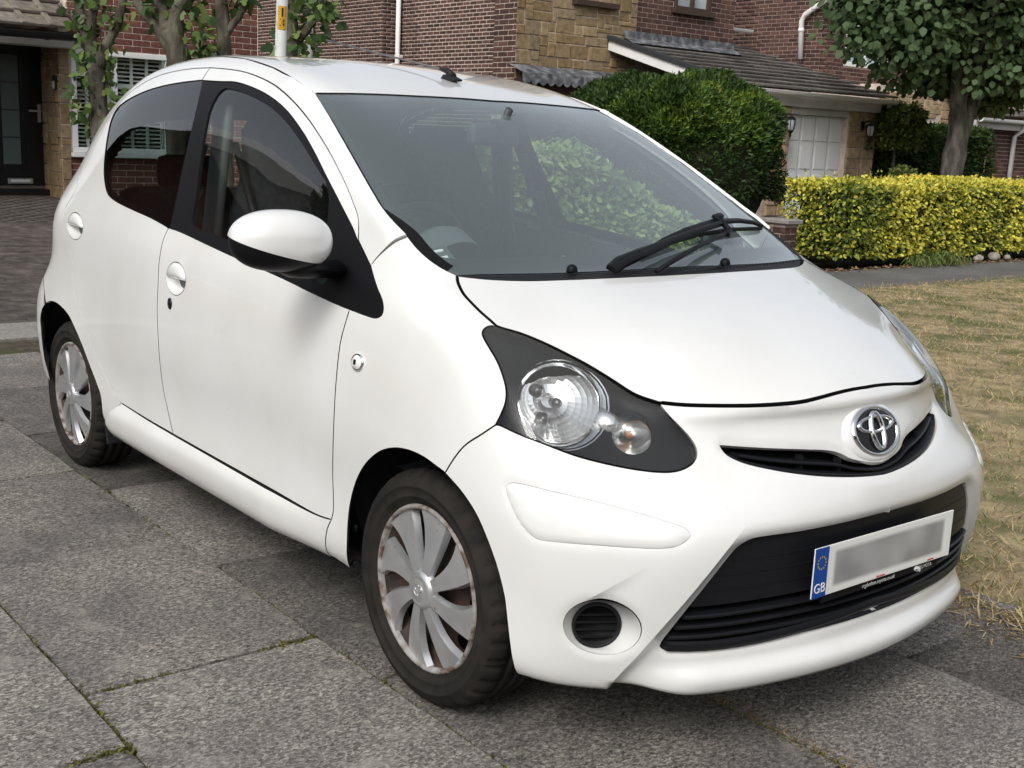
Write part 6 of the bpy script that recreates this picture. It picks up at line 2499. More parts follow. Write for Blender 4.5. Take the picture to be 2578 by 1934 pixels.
for z in np.linspace(gz0, gz1, 5)[1:-1]:
    box_part('glass_bar', (XD, gy0, z - .006), (XD + .010, gy1, z + .006), DBLK, door, 0)
for a, b in ((gy0 - .045, gy0 - .008), (gy1 + .008, gy1 + .045)):
    box_part('door_moulding', (XD, a, gz0 - .05), (XD + .016, b, gz1 + .05), DBLK, door)
for y in (gy1 + .12, gy1 + .22):
    box_part('door_moulding', (XD, y, dz0 + .18), (XD + .006, y + .008, dz1 - .05), DBLK, door, 0)
for z in np.linspace(dz0 + .35, dz1 - .3, 4):
    box_part('door_moulding', (XD, gy1 + .05, z), (XD + .006, dr_ - .03, z + .008), DBLK, door, 0)
hp = DP(86, 245, 0, XD + .03)
HSIL = mat('door_furniture', (.62, .63, .64), .3, .9)
box_part('door_handle', (XD, hp.y - .02, hp.z - .11), (XD + .016, hp.y + .02, hp.z + .11), HSIL, door)
box_part('door_handle', (XD + .02, hp.y - .13, hp.z + .015), (XD + .05, hp.y + .015, hp.z + .04), HSIL, door)
lp = DP(44, 391, 0, XD)
box_part('letter_plate', (XD, lp.y - .15, lp.z - .035), (XD + .018, lp.y + .15, lp.z + .035), HSIL, door, .006)
box_part('letter_flap', (XD + .018, lp.y - .115, lp.z - .018), (XD + .026, lp.y + .115, lp.z + .022), mat('flap_pale', (.75, .76, .77), .35, .5), door, .004)
box_part('door_step', (XD - .1, dl - .3, .0), (XD + .18, yC + .02, dz0 - .04), DBLK, door)
bl = DP(119, 178, 1, yC - .03)
box_part('doorbell', (bl.x - .045, yC - .05, bl.z - .085), (bl.x + .045, yC - .026, bl.z + .085), mat('bell_black', (.01, .01, .01), .3), H1, .008)
box_part('doorbell_button', (bl.x - .035, yC - .058, bl.z - .075), (bl.x + .035, yC - .051, bl.z + .015), mat('bell_silver', (.6, .62, .64), .35, .3), H1, .006)
# brick plinth below the door
bp_ = HPieces(H1, BRK_DARK, 'brick', 'brickwork', 30)
brick_wall(bp_, 'x', XD + .20, dl - 1.2, yC + .0, .16, .36)
bp_.finish()
# porch roof
ge0, ge1 = DP(-160, 45, 0, -12.25), DP(176, 82, 0, -12.25)
zg = (ge0.z + ge1.z) / 2
gutter('gutter', (-12.09, -1.5, zg - .01), (-12.09, ge1.y - .02, zg - .01), .07, BLKP, H1, (.55, .9))
box_part('fascia', (-12.62, -1.5, zg - .14), (-12.28, ge1.y, zg - .05), FASC, H1)
ps_ = HPieces(H1, TILE_B, 'roof_tile', 'roof_tiles', 200, .006)
slope = math.radians(30)
ups = Vector((-math.cos(slope), 0, math.sin(slope)))
tile_field(ps_, (-12.16, -1.5, zg + .03), (0, 1, 0), ups, int((ge1.y + 1.5) / .30), 10, .30, .32, th=.03, stagger=False)
ps_.finish()
# rolls of the profiled tiles
ro = HPieces(H1, TILE_B, 'tile_roll', 'tile_rolls', 60, .012)
for j in range(10):
    for i in range(int((ge1.y + 1.5) / .30)):
        along = Vector((0, 1, 0))
        nrm = Vector((math.sin(slope), 0, math.cos(slope)))
        c = Vector((-12.16, -1.5, zg + .03)) + along * (i * .30 + .02) + ups * (j * .32 + .19) + nrm * .045
        R = Matrix((along, (ups - nrm * .14).normalized(), nrm)).transposed()
        ro.add(c, (.035, .185, .018), R)
ro.finish()
box_part('roof_deck', (-15.2, -1.5, zg + .02), (-12.4, ge1.y - .01, zg + .04), BLKP, H1, 0)
# lead soaker where the porch roof meets the wall
bm = bmesh.new()
add_box(bm, (0, 0, 0), (.9, .02, .10), Matrix.Rotation(slope, 3, 'Y'))
bmesh.ops.translate(bm, vec=(-12.75, ge1.y + .012, zg + .33), verts=bm.verts)
bm_link('flashing', bm, LEAD, H1)

# ------------------------------------------------------------------ stone fronted house with the garage
XS = -11.8
H2 = empty('stone_house', (XS, 11, 0), 0, 'tan stone and brown brick house with white garage door and tiled roof', 'house')
H2.matrix_basis = Matrix.Translation((XS, 11, 0))
ys0, ys1 = DP(1114, 60, 0, XS).y, DP(1375, 40, 0, XS).y
yb1 = DP(1585, 60, 0, XS).y
xret = DP(1067, 60, 1, ys0).x
box_part('wall', (xret + .004, ys0 + .004, 0), (XS - .004, ys1, 5.8), MORT, H2, 0)
sp_ = HPieces(H2, STONE, 'stone', 'stonework', 200, .008)
stone_wall(sp_, 'x', XS, ys0, ys1, .5, 5.4, seed=11, unit_h=.07)
sp_.finish()
bw = DP(1455, 20, 0, XS); bw2 = DP(1532, 30, 0, XS)
core_x(H2, XS - .5, XS - .003, ys1, yb1, 0, 5.8, MORT_D, (bw.y, bw2.y, bw2.z, 4.55))
bp_ = HPieces(H2, BRK_DARK, 'brick', 'brickwork')
brick_wall(bp_, 'y', ys0, xret, XS, 1.6, 5.4)
brick_wall(bp_, 'x', XS, ys1 + .005, yb1, 2.75, 5.5, holes=[(bw.y, bw2.y, bw2.z, 4.6)])
bp_.finish()
w_ = window_x(H2, XS, bw.y, bw2.y, bw2.z, 4.55, mull=((bw.y + bw2.y) / 2,), fr=.055, m=BWOOD, glass=CURT)
box_part('window_sill', (XS - .02, bw.y - .06, bw2.z - .07), (XS + .08, bw2.y + .06, bw2.z - .005), BWOOD, H2)
# first floor stone window sill at the top edge of the view
sw0, sw1 = DP(1235, 5, 0, XS), DP(1330, 8, 0, XS)
box_part('window_sill', (XS - .02, sw0.y, sw0.z - .03), (XS + .10, sw1.y, sw0.z + .05), BWOOD, H2)
# lead canopy over the bay
lc0, lc1 = DP(1114, 150, 0, XS + .02), DP(1345, 178, 0, XS + .02)
zc_ = (lc0.z + lc1.z) / 2
bm = bmesh.new()
n = 60
A, B, Cc = [], [], []
for i in range(n + 1):
    y = lc0.y - .15 + (lc1.y - lc0.y + .15) * i / n
    A.append(bm.verts.new((XS + .03, y, zc_ + .10)))
    B.append(bm.verts.new((XS + .36, y, zc_ - .02)))
    Cc.append(bm.verts.new((XS + .37, y, zc_ - .14 - .05 * abs(math.sin(math.pi * i / 4)))))
for i in range(n):
    bm.faces.new((A[i], A[i + 1], B[i + 1], B[i])); bm.faces.new((B[i], B[i + 1], Cc[i + 1], Cc[i]))
bm_link('lead_canopy', bm, LEAD, H2)
box_part('bay_front', (XS + .05, lc0.y - .05, 0), (XS + .22, lc1.y, zc_ - .1), mat('bay_dark', (.03, .012, .010), .8), H2, 0)
# garage
XG = -9.40
gl, gr = 10.72, DP(1925, 235, 0, XG).y
zgut = DP(1640, 192, 0, XG).z - .01
GA = .258                                # roof pitch (radians)
ups = Vector((-math.cos(GA), 0, math.sin(GA)))
garL, garR = gl + .15, DP(1893, 250, 0, XG).y
dL, dR = DP(1706, 300, 0, XG).y, DP(1828, 300, 0, XG).y
dtop = DP(1765, 250, 0, XG).z
box_part('garage_wall', (XG - 4.5, garL, 0), (XG - .12, dL, zgut), MORT, H2, 0)
box_part('garage_wall', (XG - 4.5, dR, 0), (XG - .004, garR, zgut), MORT, H2, 0)
sp_ = HPieces(H2, STONE_P, 'stone', 'stonework', 95, .008)
stone_wall(sp_, 'x', XG, dR + .02, garR, .3, zgut - .12, seed=21, unit_h=.08)
stone_wall(sp_, 'x', XG, dL - .42, dL - .02, .3, zgut - .12, seed=22, unit_h=.08)
sp_.finish()
gd = empty('garage_door', parent=H2)
GD = mat('garage_white', (.82, .83, .83), .45, 0, .4)
box_part('door_header', (XG - .10, dL, dtop), (XG - .01, dR, zgut - .10), FASC, gd)
box_part('garage_door_leaf', (XG - .16, dL, 0.05), (XG - .10, dR, dtop - .004), GD, gd)
for i in range(4):
    for j in range(4):
        a = dL + (dR - dL) * (i + .12) / 4; b = dL + (dR - dL) * (i + .88) / 4
        z0 = .12 + (dtop - .12) * (j + .1) / 4; z1_ = .12 + (dtop - .12) * (j + .9) / 4
        box_part('garage_door_panel', (XG - .10, a, z0), (XG - .088, b, z1_), GD, gd, .008)
for i in range(1, 4):
    y = dL + (dR - dL) * i / 4
    box_part('door_groove', (XG - .1005, y - .004, .1), (XG - .0965, y + .004, dtop - .02), mat('groove_grey', (.35, .35, .36), .6), gd, 0)
# gutter, fascia, roof tiles
box_part('fascia', (XG + .02, gl, zgut - .20), (XG + .06, garR + .02, zgut - .035), FASC, H2)
box_part('soffit', (XG - .3, gl, zgut - .19), (XG + .019, garR + .02, zgut - .17), FASC, H2)
gutter('gutter', (XG + .17, gl, zgut), (XG + .17, garR + .22, zgut - .01), .062, UPVC_G, H2, (.42, .58, .72, .86, .97))
pipe('downpipe', [(XG + .13, garR + .12, zgut - .05), (XG + .13, garR + .12, zgut - .22), (XG + .02, garR - .02, zgut - .38), (XG - .1, garR + .03, zgut - .45)], .034, UPVC_G, H2)
ps_ = HPieces(H2, TILE_G, 'roof_tile', 'roof_tiles', 300, .004)
w_t, g_t = .33, .30
n_al = int((garR + .15 - gl) / w_t) + 1
def keep_tile(a, s):
    p = Vector((XG + .10, gl, zgut + .05)) + Vector((0, 1, 0)) * a + ups * s
    if p.x < XS + .03 and p.y < yb1 + .02:
        return False
    return True
tile_field(ps_, (XG + .10, gl, zgut + .018), (0, 1, 0), ups, n_al, 18, w_t, g_t, th=.022, keep=keep_tile)
ps_.finish()
bm = bmesh.new()
q0 = Vector((XG + .05, gl, zgut + .03)); q1 = Vector((XG + .05, garR + .2, zgut + .03))
bm.faces.new([bm.verts.new(p) for p in (q0, q1, q1 + ups * 5.6, q0 + ups * 5.6)])
bm_link('roof_deck', bm, mat('roof_felt', (.012, .012, .012), .9), H2)
# white barge board and dark verge at the left gable end of the garage roof
for nm, off, hh, m_ in (('barge_board', -.035, .17, UPVC_G), ('verge_tile', -.02, .07, mat('verge_black', (.028, .030, .034), .7))):
    for k in range(1 if nm == 'barge_board' else 9):
        bm = bmesh.new()
        ln = 2.55 if nm == 'barge_board' else .285
        add_box(bm, (0, 0, 0), (ln, .035 if nm == 'barge_board' else .13, hh), None, .004)
        R = Matrix((-ups, Vector((0, 1, 0)), (-ups).cross(Vector((0, 1, 0))))).transposed().to_4x4()
        base = Vector((XG + .10, gl + off, zgut + (-.02 if nm == 'barge_board' else .075)))
        c = base + ups * (1.3 if nm == 'barge_board' else .15 + k * .29)
        bmesh.ops.transform(bm, matrix=Matrix.Translation(c) @ R, verts=bm.verts)
        bm_link(nm, bm, m_, H2)
# lead at the foot of the brick block
lb0 = Vector((XS + .005, ys1, 0)); sroof = (XG + .10 - XS) / math.cos(GA)
zl = zgut + .05 + sroof * math.sin(GA)
bm = bmesh.new()
n = 40
A, B, D_ = [], [], []
for i in range(n + 1):
    y = ys1 - .28 + (yb1 - ys1 + .30) * i / n
    A.append(bm.verts.new((XS + .016, y, zl + .16 + .003 * math.sin(i * 1.7))))
    B.append(bm.verts.new((XS + .022, y, zl + .055)))
    D_.append(bm.verts.new((XS + .24, y, zl - .035 + .003 * math.sin(i * 2.3))))
for i in range(n):
    bm.faces.new((A[i], A[i + 1], B[i + 1], B[i])); bm.faces.new((B[i], B[i + 1], D_[i + 1], D_[i]))
bm_link('lead_flashing', bm, LEAD, H2)
# lanterns on the garage piers
def lantern(loc, label):
    e = _empty0('wall_lantern', loc, 0, label, 'lantern', 'lanterns beside the garage door')
    IRON = mat('lantern_iron', (.010, .010, .011), .4, .3)
    bm = bmesh.new()
    add_box(bm, (-.01, 0, .02), (.025, .07, .14), None, .01)
    bm_link('lantern_plate', bm, IRON, e)
    bm = bmesh.new()
    add_tube(bm, [(0, 0, .05), (.06, 0, .09), (.13, 0, .10), (.15, 0, .06)], .012, 8)
    add_tube(bm, [(.02, 0, .02), (.05, 0, .0), (.08, 0, .03)], .008, 6)
    bm_link('lantern_arm', bm, IRON, e, True)
    M = Matrix.Translation((.15, 0, 0))
    bm = bmesh.new()
    add_lathe(bm, [(.0, .10), (.010, .085), (.014, .065), (.035, .055), (.060, .030), (.066, .022), (.060, .016)], 12, M)
    bm_link('lantern_roof', bm, IRON, e, True)
    bm = bmesh.new()
    add_lathe(bm, [(.056, .016), (.058, -.04), (.050, -.10), (.036, -.135)], 12, M)
    bm_link('lantern_glass', bm, mat('lantern_glass_m', (.34, .37, .38), .1, 0, .6), e, True)
    for k in range(6):
        a = 2 * math.pi * k / 6
        bm = bmesh.new()
        add_tube(bm, [M @ Vector((.061 * math.cos(a), .061 * math.sin(a), .018)), M @ Vector((.062 * math.cos(a), .062 * math.sin(a), -.04)), M @ Vector((.054 * math.cos(a), .054 * math.sin(a), -.10)), M @ Vector((.038 * math.cos(a), .038 * math.sin(a), -.14))], .0055, 5)
        bm_link('lantern_bar', bm, IRON, e)
    bm = bmesh.new()
    add_lathe(bm, [(.042, -.13), (.046, -.145), (.030, -.165), (.014, -.18), (.018, -.20), (.006, -.235), (.0, -.26)], 12, M)
    bm_link('lantern_foot', bm, IRON, e, True)
p = DP(1690, 258, 0, XG + .02); lantern((XG + .03, p.y, p.z - .02), 'black iron wall lantern between the yew bush and white garage door')
p = DP(1862, 272, 0, XG + .02); lantern((XG + .03, p.y, p.z - .02), 'black iron wall lantern on the stone pier under the downpipe')

# ------------------------------------------------------------------ brown brick house between, seen side on
Y3, X3 = 12.7, -17.3
H3 = empty('brick_house', (X3, Y3, 0), 0, 'tall brown brick house wall with white downpipe rising behind the car roof', 'house')
H3.matrix_basis = Matrix.Translation((X3, Y3, 0))
yq = DP(1118, 60, 0, X3).y
box_part('wall', (X3 - 12, Y3 + .004, 0), (X3 - .004, Y3 + 6, 6.2), MORT, H3, 0)
xp = DP(868, 60, 1, Y3).x
xc = DP(826, 60, 1, Y3 - .45).x
xl = DP(640, 60, 1, Y3 - .45).x
box_part('wall', (xl - 3, Y3 - .446, 0), (xc - .004, Y3 + .2, 6.2), MORT, H3, 0)
bp_ = HPieces(H3, BRK_DARK, 'brick', 'brickwork', 300)
brick_wall(bp_, 'y', Y3, xc - .1, X3, 1.0, 5.2, J=.015, H=.062)
brick_wall(bp_, 'x', X3, Y3, yq + .2, 1.0, 5.2, J=.015, H=.062)
brick_wall(bp_, 'y', Y3 - .45, xl - 2, xc, 1.0, 5.2, J=.015, H=.062)
brick_wall(bp_, 'x', xc, Y3 - .45, Y3, 1.0, 5.2, J=.015, H=.062)
bp_.finish()
pipe('downpipe', [(xp, Y3 - .10, 0), (xp, Y3 - .10, 5.6)], .055, UPVC_G, H3)
box_part('pipe_clip', (xp - .09, Y3 - .13, 2.86), (xp + .09, Y3 - .015, 2.92), UPVC_G, H3)
xq = DP(672, 40, 1, Y3 - .55).x
pipe('downpipe', [(xq, Y3 - .56, 0), (xq, Y3 - .56, 5.6)], .07, noise_mat('pipe_grey', [(.3, (.2, .2, .2)), (.7, (.32, .32, .32))], 5, 4, .5), H3)
box_part('boiler_flue', (DP(775, 145, 1, Y3 - .6).x - .08, Y3 - .72, DP(775, 145, 1, Y3 - .6).z - .08), (DP(775, 145, 1, Y3 - .6).x + .10, Y3 - .455, DP(775, 145, 1, Y3 - .6).z + .06), mat('flue_grey', (.35, .35, .36), .5), H3, .02)

# ------------------------------------------------------------------ right-hand house: brick gable with white downpipe
Y4 = 17.0
X4 = DP(1790, 60, 1, Y4).x
H4 = empty('right_house', (X4, Y4, 0), 0, 'brown brick house side with bent white downpipe behind the garage roof', 'house')
H4.matrix_basis = Matrix.Translation((X4, Y4, 0))
core_x(H4, X4 - .3, X4 - .004, Y4 + .004, Y4 + 8, 0, 6.5, MORT_D, (Y4 + .55, Y4 + 2.2, 2.9, 5.2))
box_part('wall', (X4 - 8, Y4 + .004, 0), (X4 - .3, Y4 + .3, 6.5), MORT_D, H4, 0)
bp_ = HPieces(H4, BRK_DARK, 'brick', 'brickwork', 300)
brick_wall(bp_, 'y', Y4, X4 - 4.2, X4, 2.2, 5.6)
brick_wall(bp_, 'x', X4, Y4, Y4 + 3.0, 2.2, 5.6, holes=[(Y4 + .55, Y4 + 2.2, 2.9, 5.2)])
bp_.finish()
window_x(H4, X4, Y4 + .55, Y4 + 2.2, 2.9, 5.2, mull=(Y4 + 1.2,), fr=.08, glass=CURT)
pp = [DP(1728, 128, 1, Y4 - .1), DP(1731, 45, 1, Y4 - .1), DP(1738, 32, 1, Y4 - .1), DP(1795, -8, 1, Y4 - .1), DP(1840, -40, 1, Y4 - .1)]
pipe('downpipe', pp, .05, UPVC_G, H4)
pipe('downpipe_joint', [DP(1730, 62, 1, Y4 - .1), DP(1729.6, 70, 1, Y4 - .1)], .06, UPVC_G, H4)
# small upper roof edge peeping past the brick block
e0, e1 = DP(1586, 62, 0, -13.0), DP(1622, 74, 0, -13.0)
gutter('gutter', (-13.0, e0.y - .4, e0.z), (-13.0, e1.y, e0.z), .05, UPVC_G, H4, (.5, .9))

# ------------------------------------------------------------------ low stone house behind the clipped hedge at the right
X5 = -11.0
H5 = empty('low_house', (X5, 19, 0), 0, 'low pale stone house with white gutter behind the dark clipped hedge', 'house')
H5.matrix_basis = Matrix.Translation((X5, 19, 0))
y50, y51 = DP(1895, 240, 0, X5).y, DP(2085, 300, 0, X5).y
sp_ = HPieces(H5, STONE_P, 'stone', 'stonework', 120, .008)
wq0, wq1 = DP(1958, 262, 0, X5), DP(2018, 284, 0, X5)
core_x(H5, X5 - 1.5, X5 - .004, y50, y51 + 6, 0, 2.5, MORT, (wq0.y, wq1.y, wq1.z - .3, wq0.z))
stone_wall(sp_, 'x', X5, y50, y51, .6, 2.45, holes=[(wq0.y, wq1.y, wq1.z - .3, wq0.z)], seed=31, unit_h=.085)
sp_.finish()
window_x(H5, X5, wq0.y, wq1.y, wq1.z - .3, wq0.z, mull=(), fr=.07, glass=CURT)
bp_ = HPieces(H5, BRK_DARK, 'brick', 'brickwork', 160)
xb5 = -10.5
yb5 = DP(2140, 300, 0, xb5).y
box_part('wall', (xb5 - 3, yb5, 0), (xb5 - .004, yb5 + 5, 2.4), MORT_D, H5, 0)
brick_wall(bp_, 'x', xb5, yb5, yb5 + 2.0, .3, 2.0)
bp_.finish()
ze = DP(2150, 258, 0, xb5 + .3).z
gutter('gutter', (xb5 + .3, y51 - .9, ze), (xb5 + .3, yb5 + 3, ze), .06, UPVC_G, H5, (.3, .6))
box_part('fascia', (xb5 + .16, y51 - .9, ze - .18), (xb5 + .21, yb5 + 3, ze - .03), FASC, H5)
ps_ = HPieces(H5, TILE_G, 'roof_tile', 'roof_tiles', 100, .004)
tile_field(ps_, (xb5 + .28, y51 - .9, ze + .05), (0, 1, 0), Vector((-.9, 0, .42)), 16, 5, .33, .30, th=.022)
ps_.finish()
dp_ = DP(2192, 300, 0, xb5 + .1)
pipe('downpipe', [(xb5 + .3, dp_.y, ze - .05), (xb5 + .28, dp_.y, ze - .14), (xb5 + .08, dp_.y, ze - .28), (xb5 + .08, dp_.y, 0)], .045, UPVC_G, H5)

# ------------------------------------------------------------------ brick gate pier between yew and yellow hedge
gp = DP(1703, 478, 0, -6.15)
HP = empty('brick_gate_pier', (-6.15, gp.y, 0), 0, 'low dark brick gate pier with stone cap beside the yellow hedge', 'gate pier')
HP.matrix_basis = Matrix.Translation((-6.15, gp.y, 0))
box_part('pier_core', (-6.40, gp.y - .09, 0), (-6.12, gp.y + .10, gp.z - .035), MORT_D, HP, 0)
bp_ = HPieces(HP, BRK_DARK, 'brick', 'brickwork', 60)
brick_wall(bp_, 'x', -6.115, gp.y - .10, gp.y + .11, .02, gp.z - .03)
brick_wall(bp_, 'y', gp.y - .095, -6.40, -6.115, .02, gp.z - .03)
bp_.finish()
box_part('pier_cap', (-6.46, gp.y - .13, gp.z - .03), (-6.06, gp.y + .14, gp.z + .02), CONC, HP, .01)
# ------------------------------------------------------------------ houses out of view that the paint and glass mirror
def plain_house(x0, x1, y0, y1, ridge_axis, label, eave=2.5, rise=2.3, wallm=BRK_RED, roofm=None):
    H = empty('reflected_house', ((x0 + x1) / 2, (y0 + y1) / 2, 0), 0, label, 'house')
    H.matrix_basis = Matrix.Translation(((x0 + x1) / 2, (y0 + y1) / 2, 0))
    box_part('wall', (x0, y0, 0), (x1, y1, eave), wallm, H, 0)
    bm = bmesh.new()
    o = .35
    if ridge_axis == 'y':
        xm = (x0 + x1) / 2
        P = [(x0 - o, y0 - o, eave - .1), (x1 + o, y0 - o, eave - .1), (x1 + o, y1 + o, eave - .1), (x0 - o, y1 + o, eave - .1), (xm, y0 - o, eave + rise), (xm, y1 + o, eave + rise)]
        F = [(0, 1, 4), (2, 3, 5), (1, 2, 5, 4), (3, 0, 4, 5), (0, 3, 2, 1)]
    else:
        ym = (y0 + y1) / 2
        P = [(x0 - o, y0 - o, eave - .1), (x1 + o, y0 - o, eave - .1), (x1 + o, y1 + o, eave - .1), (x0 - o, y1 + o, eave - .1), (x0 - o, ym, eave + rise), (x1 + o, ym, eave + rise)]
        F = [(0, 4, 3), (1, 2, 5), (0, 1, 5, 4), (2, 3, 4, 5), (0, 3, 2, 1)]
    link('roof', mesh_from(P, F), roofm or TILE_G, H)
    # gable trim
    if ridge_axis == 'x':
        for xx in (x0 - o - .02, x1 + o + .02):
            for ya, yb in ((y0 - o, ym), (y1 + o, ym)):
                bm = bmesh.new()
                add_tube(bm, [(xx, ya, eave - .12), (xx, yb, eave + rise - .02)], .12, 4)
                bm_link('barge_board', bm, UPVC, H)
    n = 3
    for k in range(n):
        yy = y0 + (y1 - y0) * (k + .5) / n
        for xx, s in ((x0, -1), (x1, 1)):
            for (lo, hi, m_) in (((xx - .04, yy - .75, .9), (xx + .04, yy + .75, 2.1), UPVC), ((xx - .05, yy - .65, 1.0), (xx + .05, yy + .65, 2.0), WGLASS)):
                box_part('window', lo, hi, m_, H, 0)
        xx = x0 + (x1 - x0) * (k + .5) / n
        for yy2 in (y0, y1):
            for (lo, hi, m_) in (((xx - .75, yy2 - .04, .9), (xx + .75, yy2 + .04, 2.1), UPVC), ((xx - .65, yy2 - .05, 1.0), (xx + .65, yy2 + .05, 2.0), WGLASS)):
                box_part('window', lo, hi, m_, H, 0)
    return H
plain_house(-18, -8.8, -10.5, -3.9, 'x', 'brick house with white barge boards mirrored in the side windows', 3.5, 1.9)
plain_house(15, 24, -16, -4, 'y', 'plain brick house across the road with grey roof', 4.6, 2.4)
plain_house(15, 24, 2, 13, 'y', 'plain brown brick house across the road facing the verge', 4.6, 2.4, BRK_DARK)

# ================================================================== SETTING: plants, lamp post
BARK = noise_mat('tree_bark', [(.3, (0.031, 0.025, 0.019)), (.5, (0.069, 0.060, 0.045)), (.7, (0.130, 0.120, 0.093))], 9, 8, .95, bump=.9, bump_scale=26, bump_dist=.03, coords='World', stretch=(1, 1, .35), second=(5, .55, .7, (.13, .135, .085)))
BARK2 = noise_mat('smooth_bark', [(.32, (.030, .026, .021)), (.5, (.085, .078, .066)), (.66, (.17, .16, .14))], 11, 9, .92, bump=1.0, bump_scale=34, bump_dist=.03, coords='World', stretch=(1, 1, .28), second=(4, .55, .72, (.10, .105, .075)))
def limb(bm, pts, rads, seg=10):
    P = catmull(pts, .12)
    n = len(P)
    L = [i / (n - 1) for i in range(n)]
    R = np.interp(L, np.linspace(0, 1, len(rads)), rads)
    R = [r * (1 + .07 * math.sin(i * 1.3) + .05 * math.sin(i * 2.9)) for i, r in enumerate(R)]
    add_tube(bm, [tuple(p) for p in P], list(R), seg)
# --- golden hedge: thousands of small leaves over a clipped box
def hedge_leaves(n, x0, x1, y0, y1, z1, size, depth=.14, seed=1, bulge=.03):
    """points and normals over the faces +x, -x, top and ends of a clipped hedge"""
    ax = [(z1 * (y1 - y0)), (z1 * (y1 - y0)) * .25, ((x1 - x0) * (y1 - y0)), z1 * (x1 - x0)]
    pr = np.array(ax) / sum(ax)
    f = NPR.choice(4, n, p=pr)
    a, b, d = NPR.rand(n), NPR.rand(n), NPR.rand(n) ** 1.5 * depth
    P = np.empty((n, 3)); Nn = np.empty((n, 3))
    for k in range(4):
        m = f == k
        if k == 0:
            P[m] = np.stack([x1 - d[m], y0 + a[m] * (y1 - y0), b[m] * z1], 1); Nn[m] = (1, 0, 0)
        elif k == 1:
            P[m] = np.stack([x0 + d[m], y0 + a[m] * (y1 - y0), b[m] * z1], 1); Nn[m] = (-1, 0, 0)
        elif k == 2:
            P[m] = np.stack([x0 + b[m] * (x1 - x0), y0 + a[m] * (y1 - y0), z1 - d[m]], 1); Nn[m] = (0, 0, 1)
        else:
            P[m] = np.stack([x0 + b[m] * (x1 - x0), y0 + d[m], a[m] * z1], 1); Nn[m] = (0, -1, 0)
    w = fbm(P, 2.2, seed) - .5
    P += Nn * (w * 2 * bulge)[:, None]
    # soften the top edge
    e = np.clip((P[:, 0] - (x1 - .10)) / .10, 0, 1) * np.clip((P[:, 2] - (z1 - .10)) / .10, 0, 1)
    P[:, 0] -= e * .05; P[:, 2] -= e * .05
    return P, Nn, d / depth
def foliage(name, P, Nn, deep, size, m, parent, tints, width=.55, droop=.35, shape=LEAF6, spread=.75):
    n = len(P)
    D = Nn + unit(n) * .9 + np.array((0, 0, -droop))
    nn = Nn * (1 - spread) + unit(n) * spread + np.array((0, 0, .35))
    s = size * (.6 + .7 * NPR.rand(n))
    return leaves_mesh(name, P, D, nn, s, width, tints, m, parent, shape)
def core(name, x0, x1, y0, y1, z1, m, parent, inset_=.12):
    return box_part(name, (x0 + inset_, y0 + inset_, 0), (x1 - inset_, y1 - inset_, z1 - inset_), m, parent, .05)
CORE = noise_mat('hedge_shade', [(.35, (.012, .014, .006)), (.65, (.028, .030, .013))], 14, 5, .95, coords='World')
hx0, hx1 = -6.95, -6.03
hy0 = DP(1716, 480, 0, -6.75).y
hz = .965
yh = empty('golden_hedge', (-6.5, 14, 0), 0, 'low clipped hedge with yellow and green variegated leaves along the footpath', 'hedge')
yh.matrix_basis = Matrix.Translation((-6.5, 14, 0))
HOUSE_NAMES.add('golden_hedge')
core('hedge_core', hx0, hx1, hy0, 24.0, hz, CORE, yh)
n = 52000
P, Nn, dp = hedge_leaves(n, hx0, hx1, hy0, 17.5, hz, .03, .15, 4, .065)
k = (P[:, 2] > .06 + .10 * fbm(P, 3, 9)) & ((fbm(P, 4.5, 77) > .30) | (NPR.rand(n) < .35))
P, Nn, dp = P[k], Nn[k], dp[k]
n = len(P)
pt = fbm(P, 1.3, 14)
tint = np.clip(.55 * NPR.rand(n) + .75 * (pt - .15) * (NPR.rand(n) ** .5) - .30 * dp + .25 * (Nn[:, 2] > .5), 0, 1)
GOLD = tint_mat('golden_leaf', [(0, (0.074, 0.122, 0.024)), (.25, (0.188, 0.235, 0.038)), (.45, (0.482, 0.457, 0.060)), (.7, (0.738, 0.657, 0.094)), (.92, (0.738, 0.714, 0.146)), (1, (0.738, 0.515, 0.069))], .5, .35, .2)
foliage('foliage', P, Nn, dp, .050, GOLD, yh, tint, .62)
P, Nn, dp = hedge_leaves(9000, hx0, hx1, 17.5, 24.0, hz, .03, .15, 4, .04)
foliage('foliage', P, Nn, dp, .055, GOLD, yh, np.clip(NPR.rand(9000) * .9, 0, 1), .62)
ns = 260
sx = np.stack([hx1 - .08 - .75 * NPR.rand(ns), hy0 + .1 + NPR.rand(ns) * 8, np.full(ns, hz - .02)], 1)
PP = (sx[:, None, :] + np.linspace(0, 1, 6)[None, :, None] * (np.stack([NPR.normal(size=ns) * .03, NPR.normal(size=ns) * .03, .03 + .10 * NPR.rand(ns) ** 2], 1))[:, None, :]).reshape(-1, 3)
foliage('stray_shoots', PP, unit(len(PP)), np.zeros(len(PP)), .042, GOLD, yh, np.clip(.2 + .6 * NPR.rand(len(PP)), 0, 1), .6)
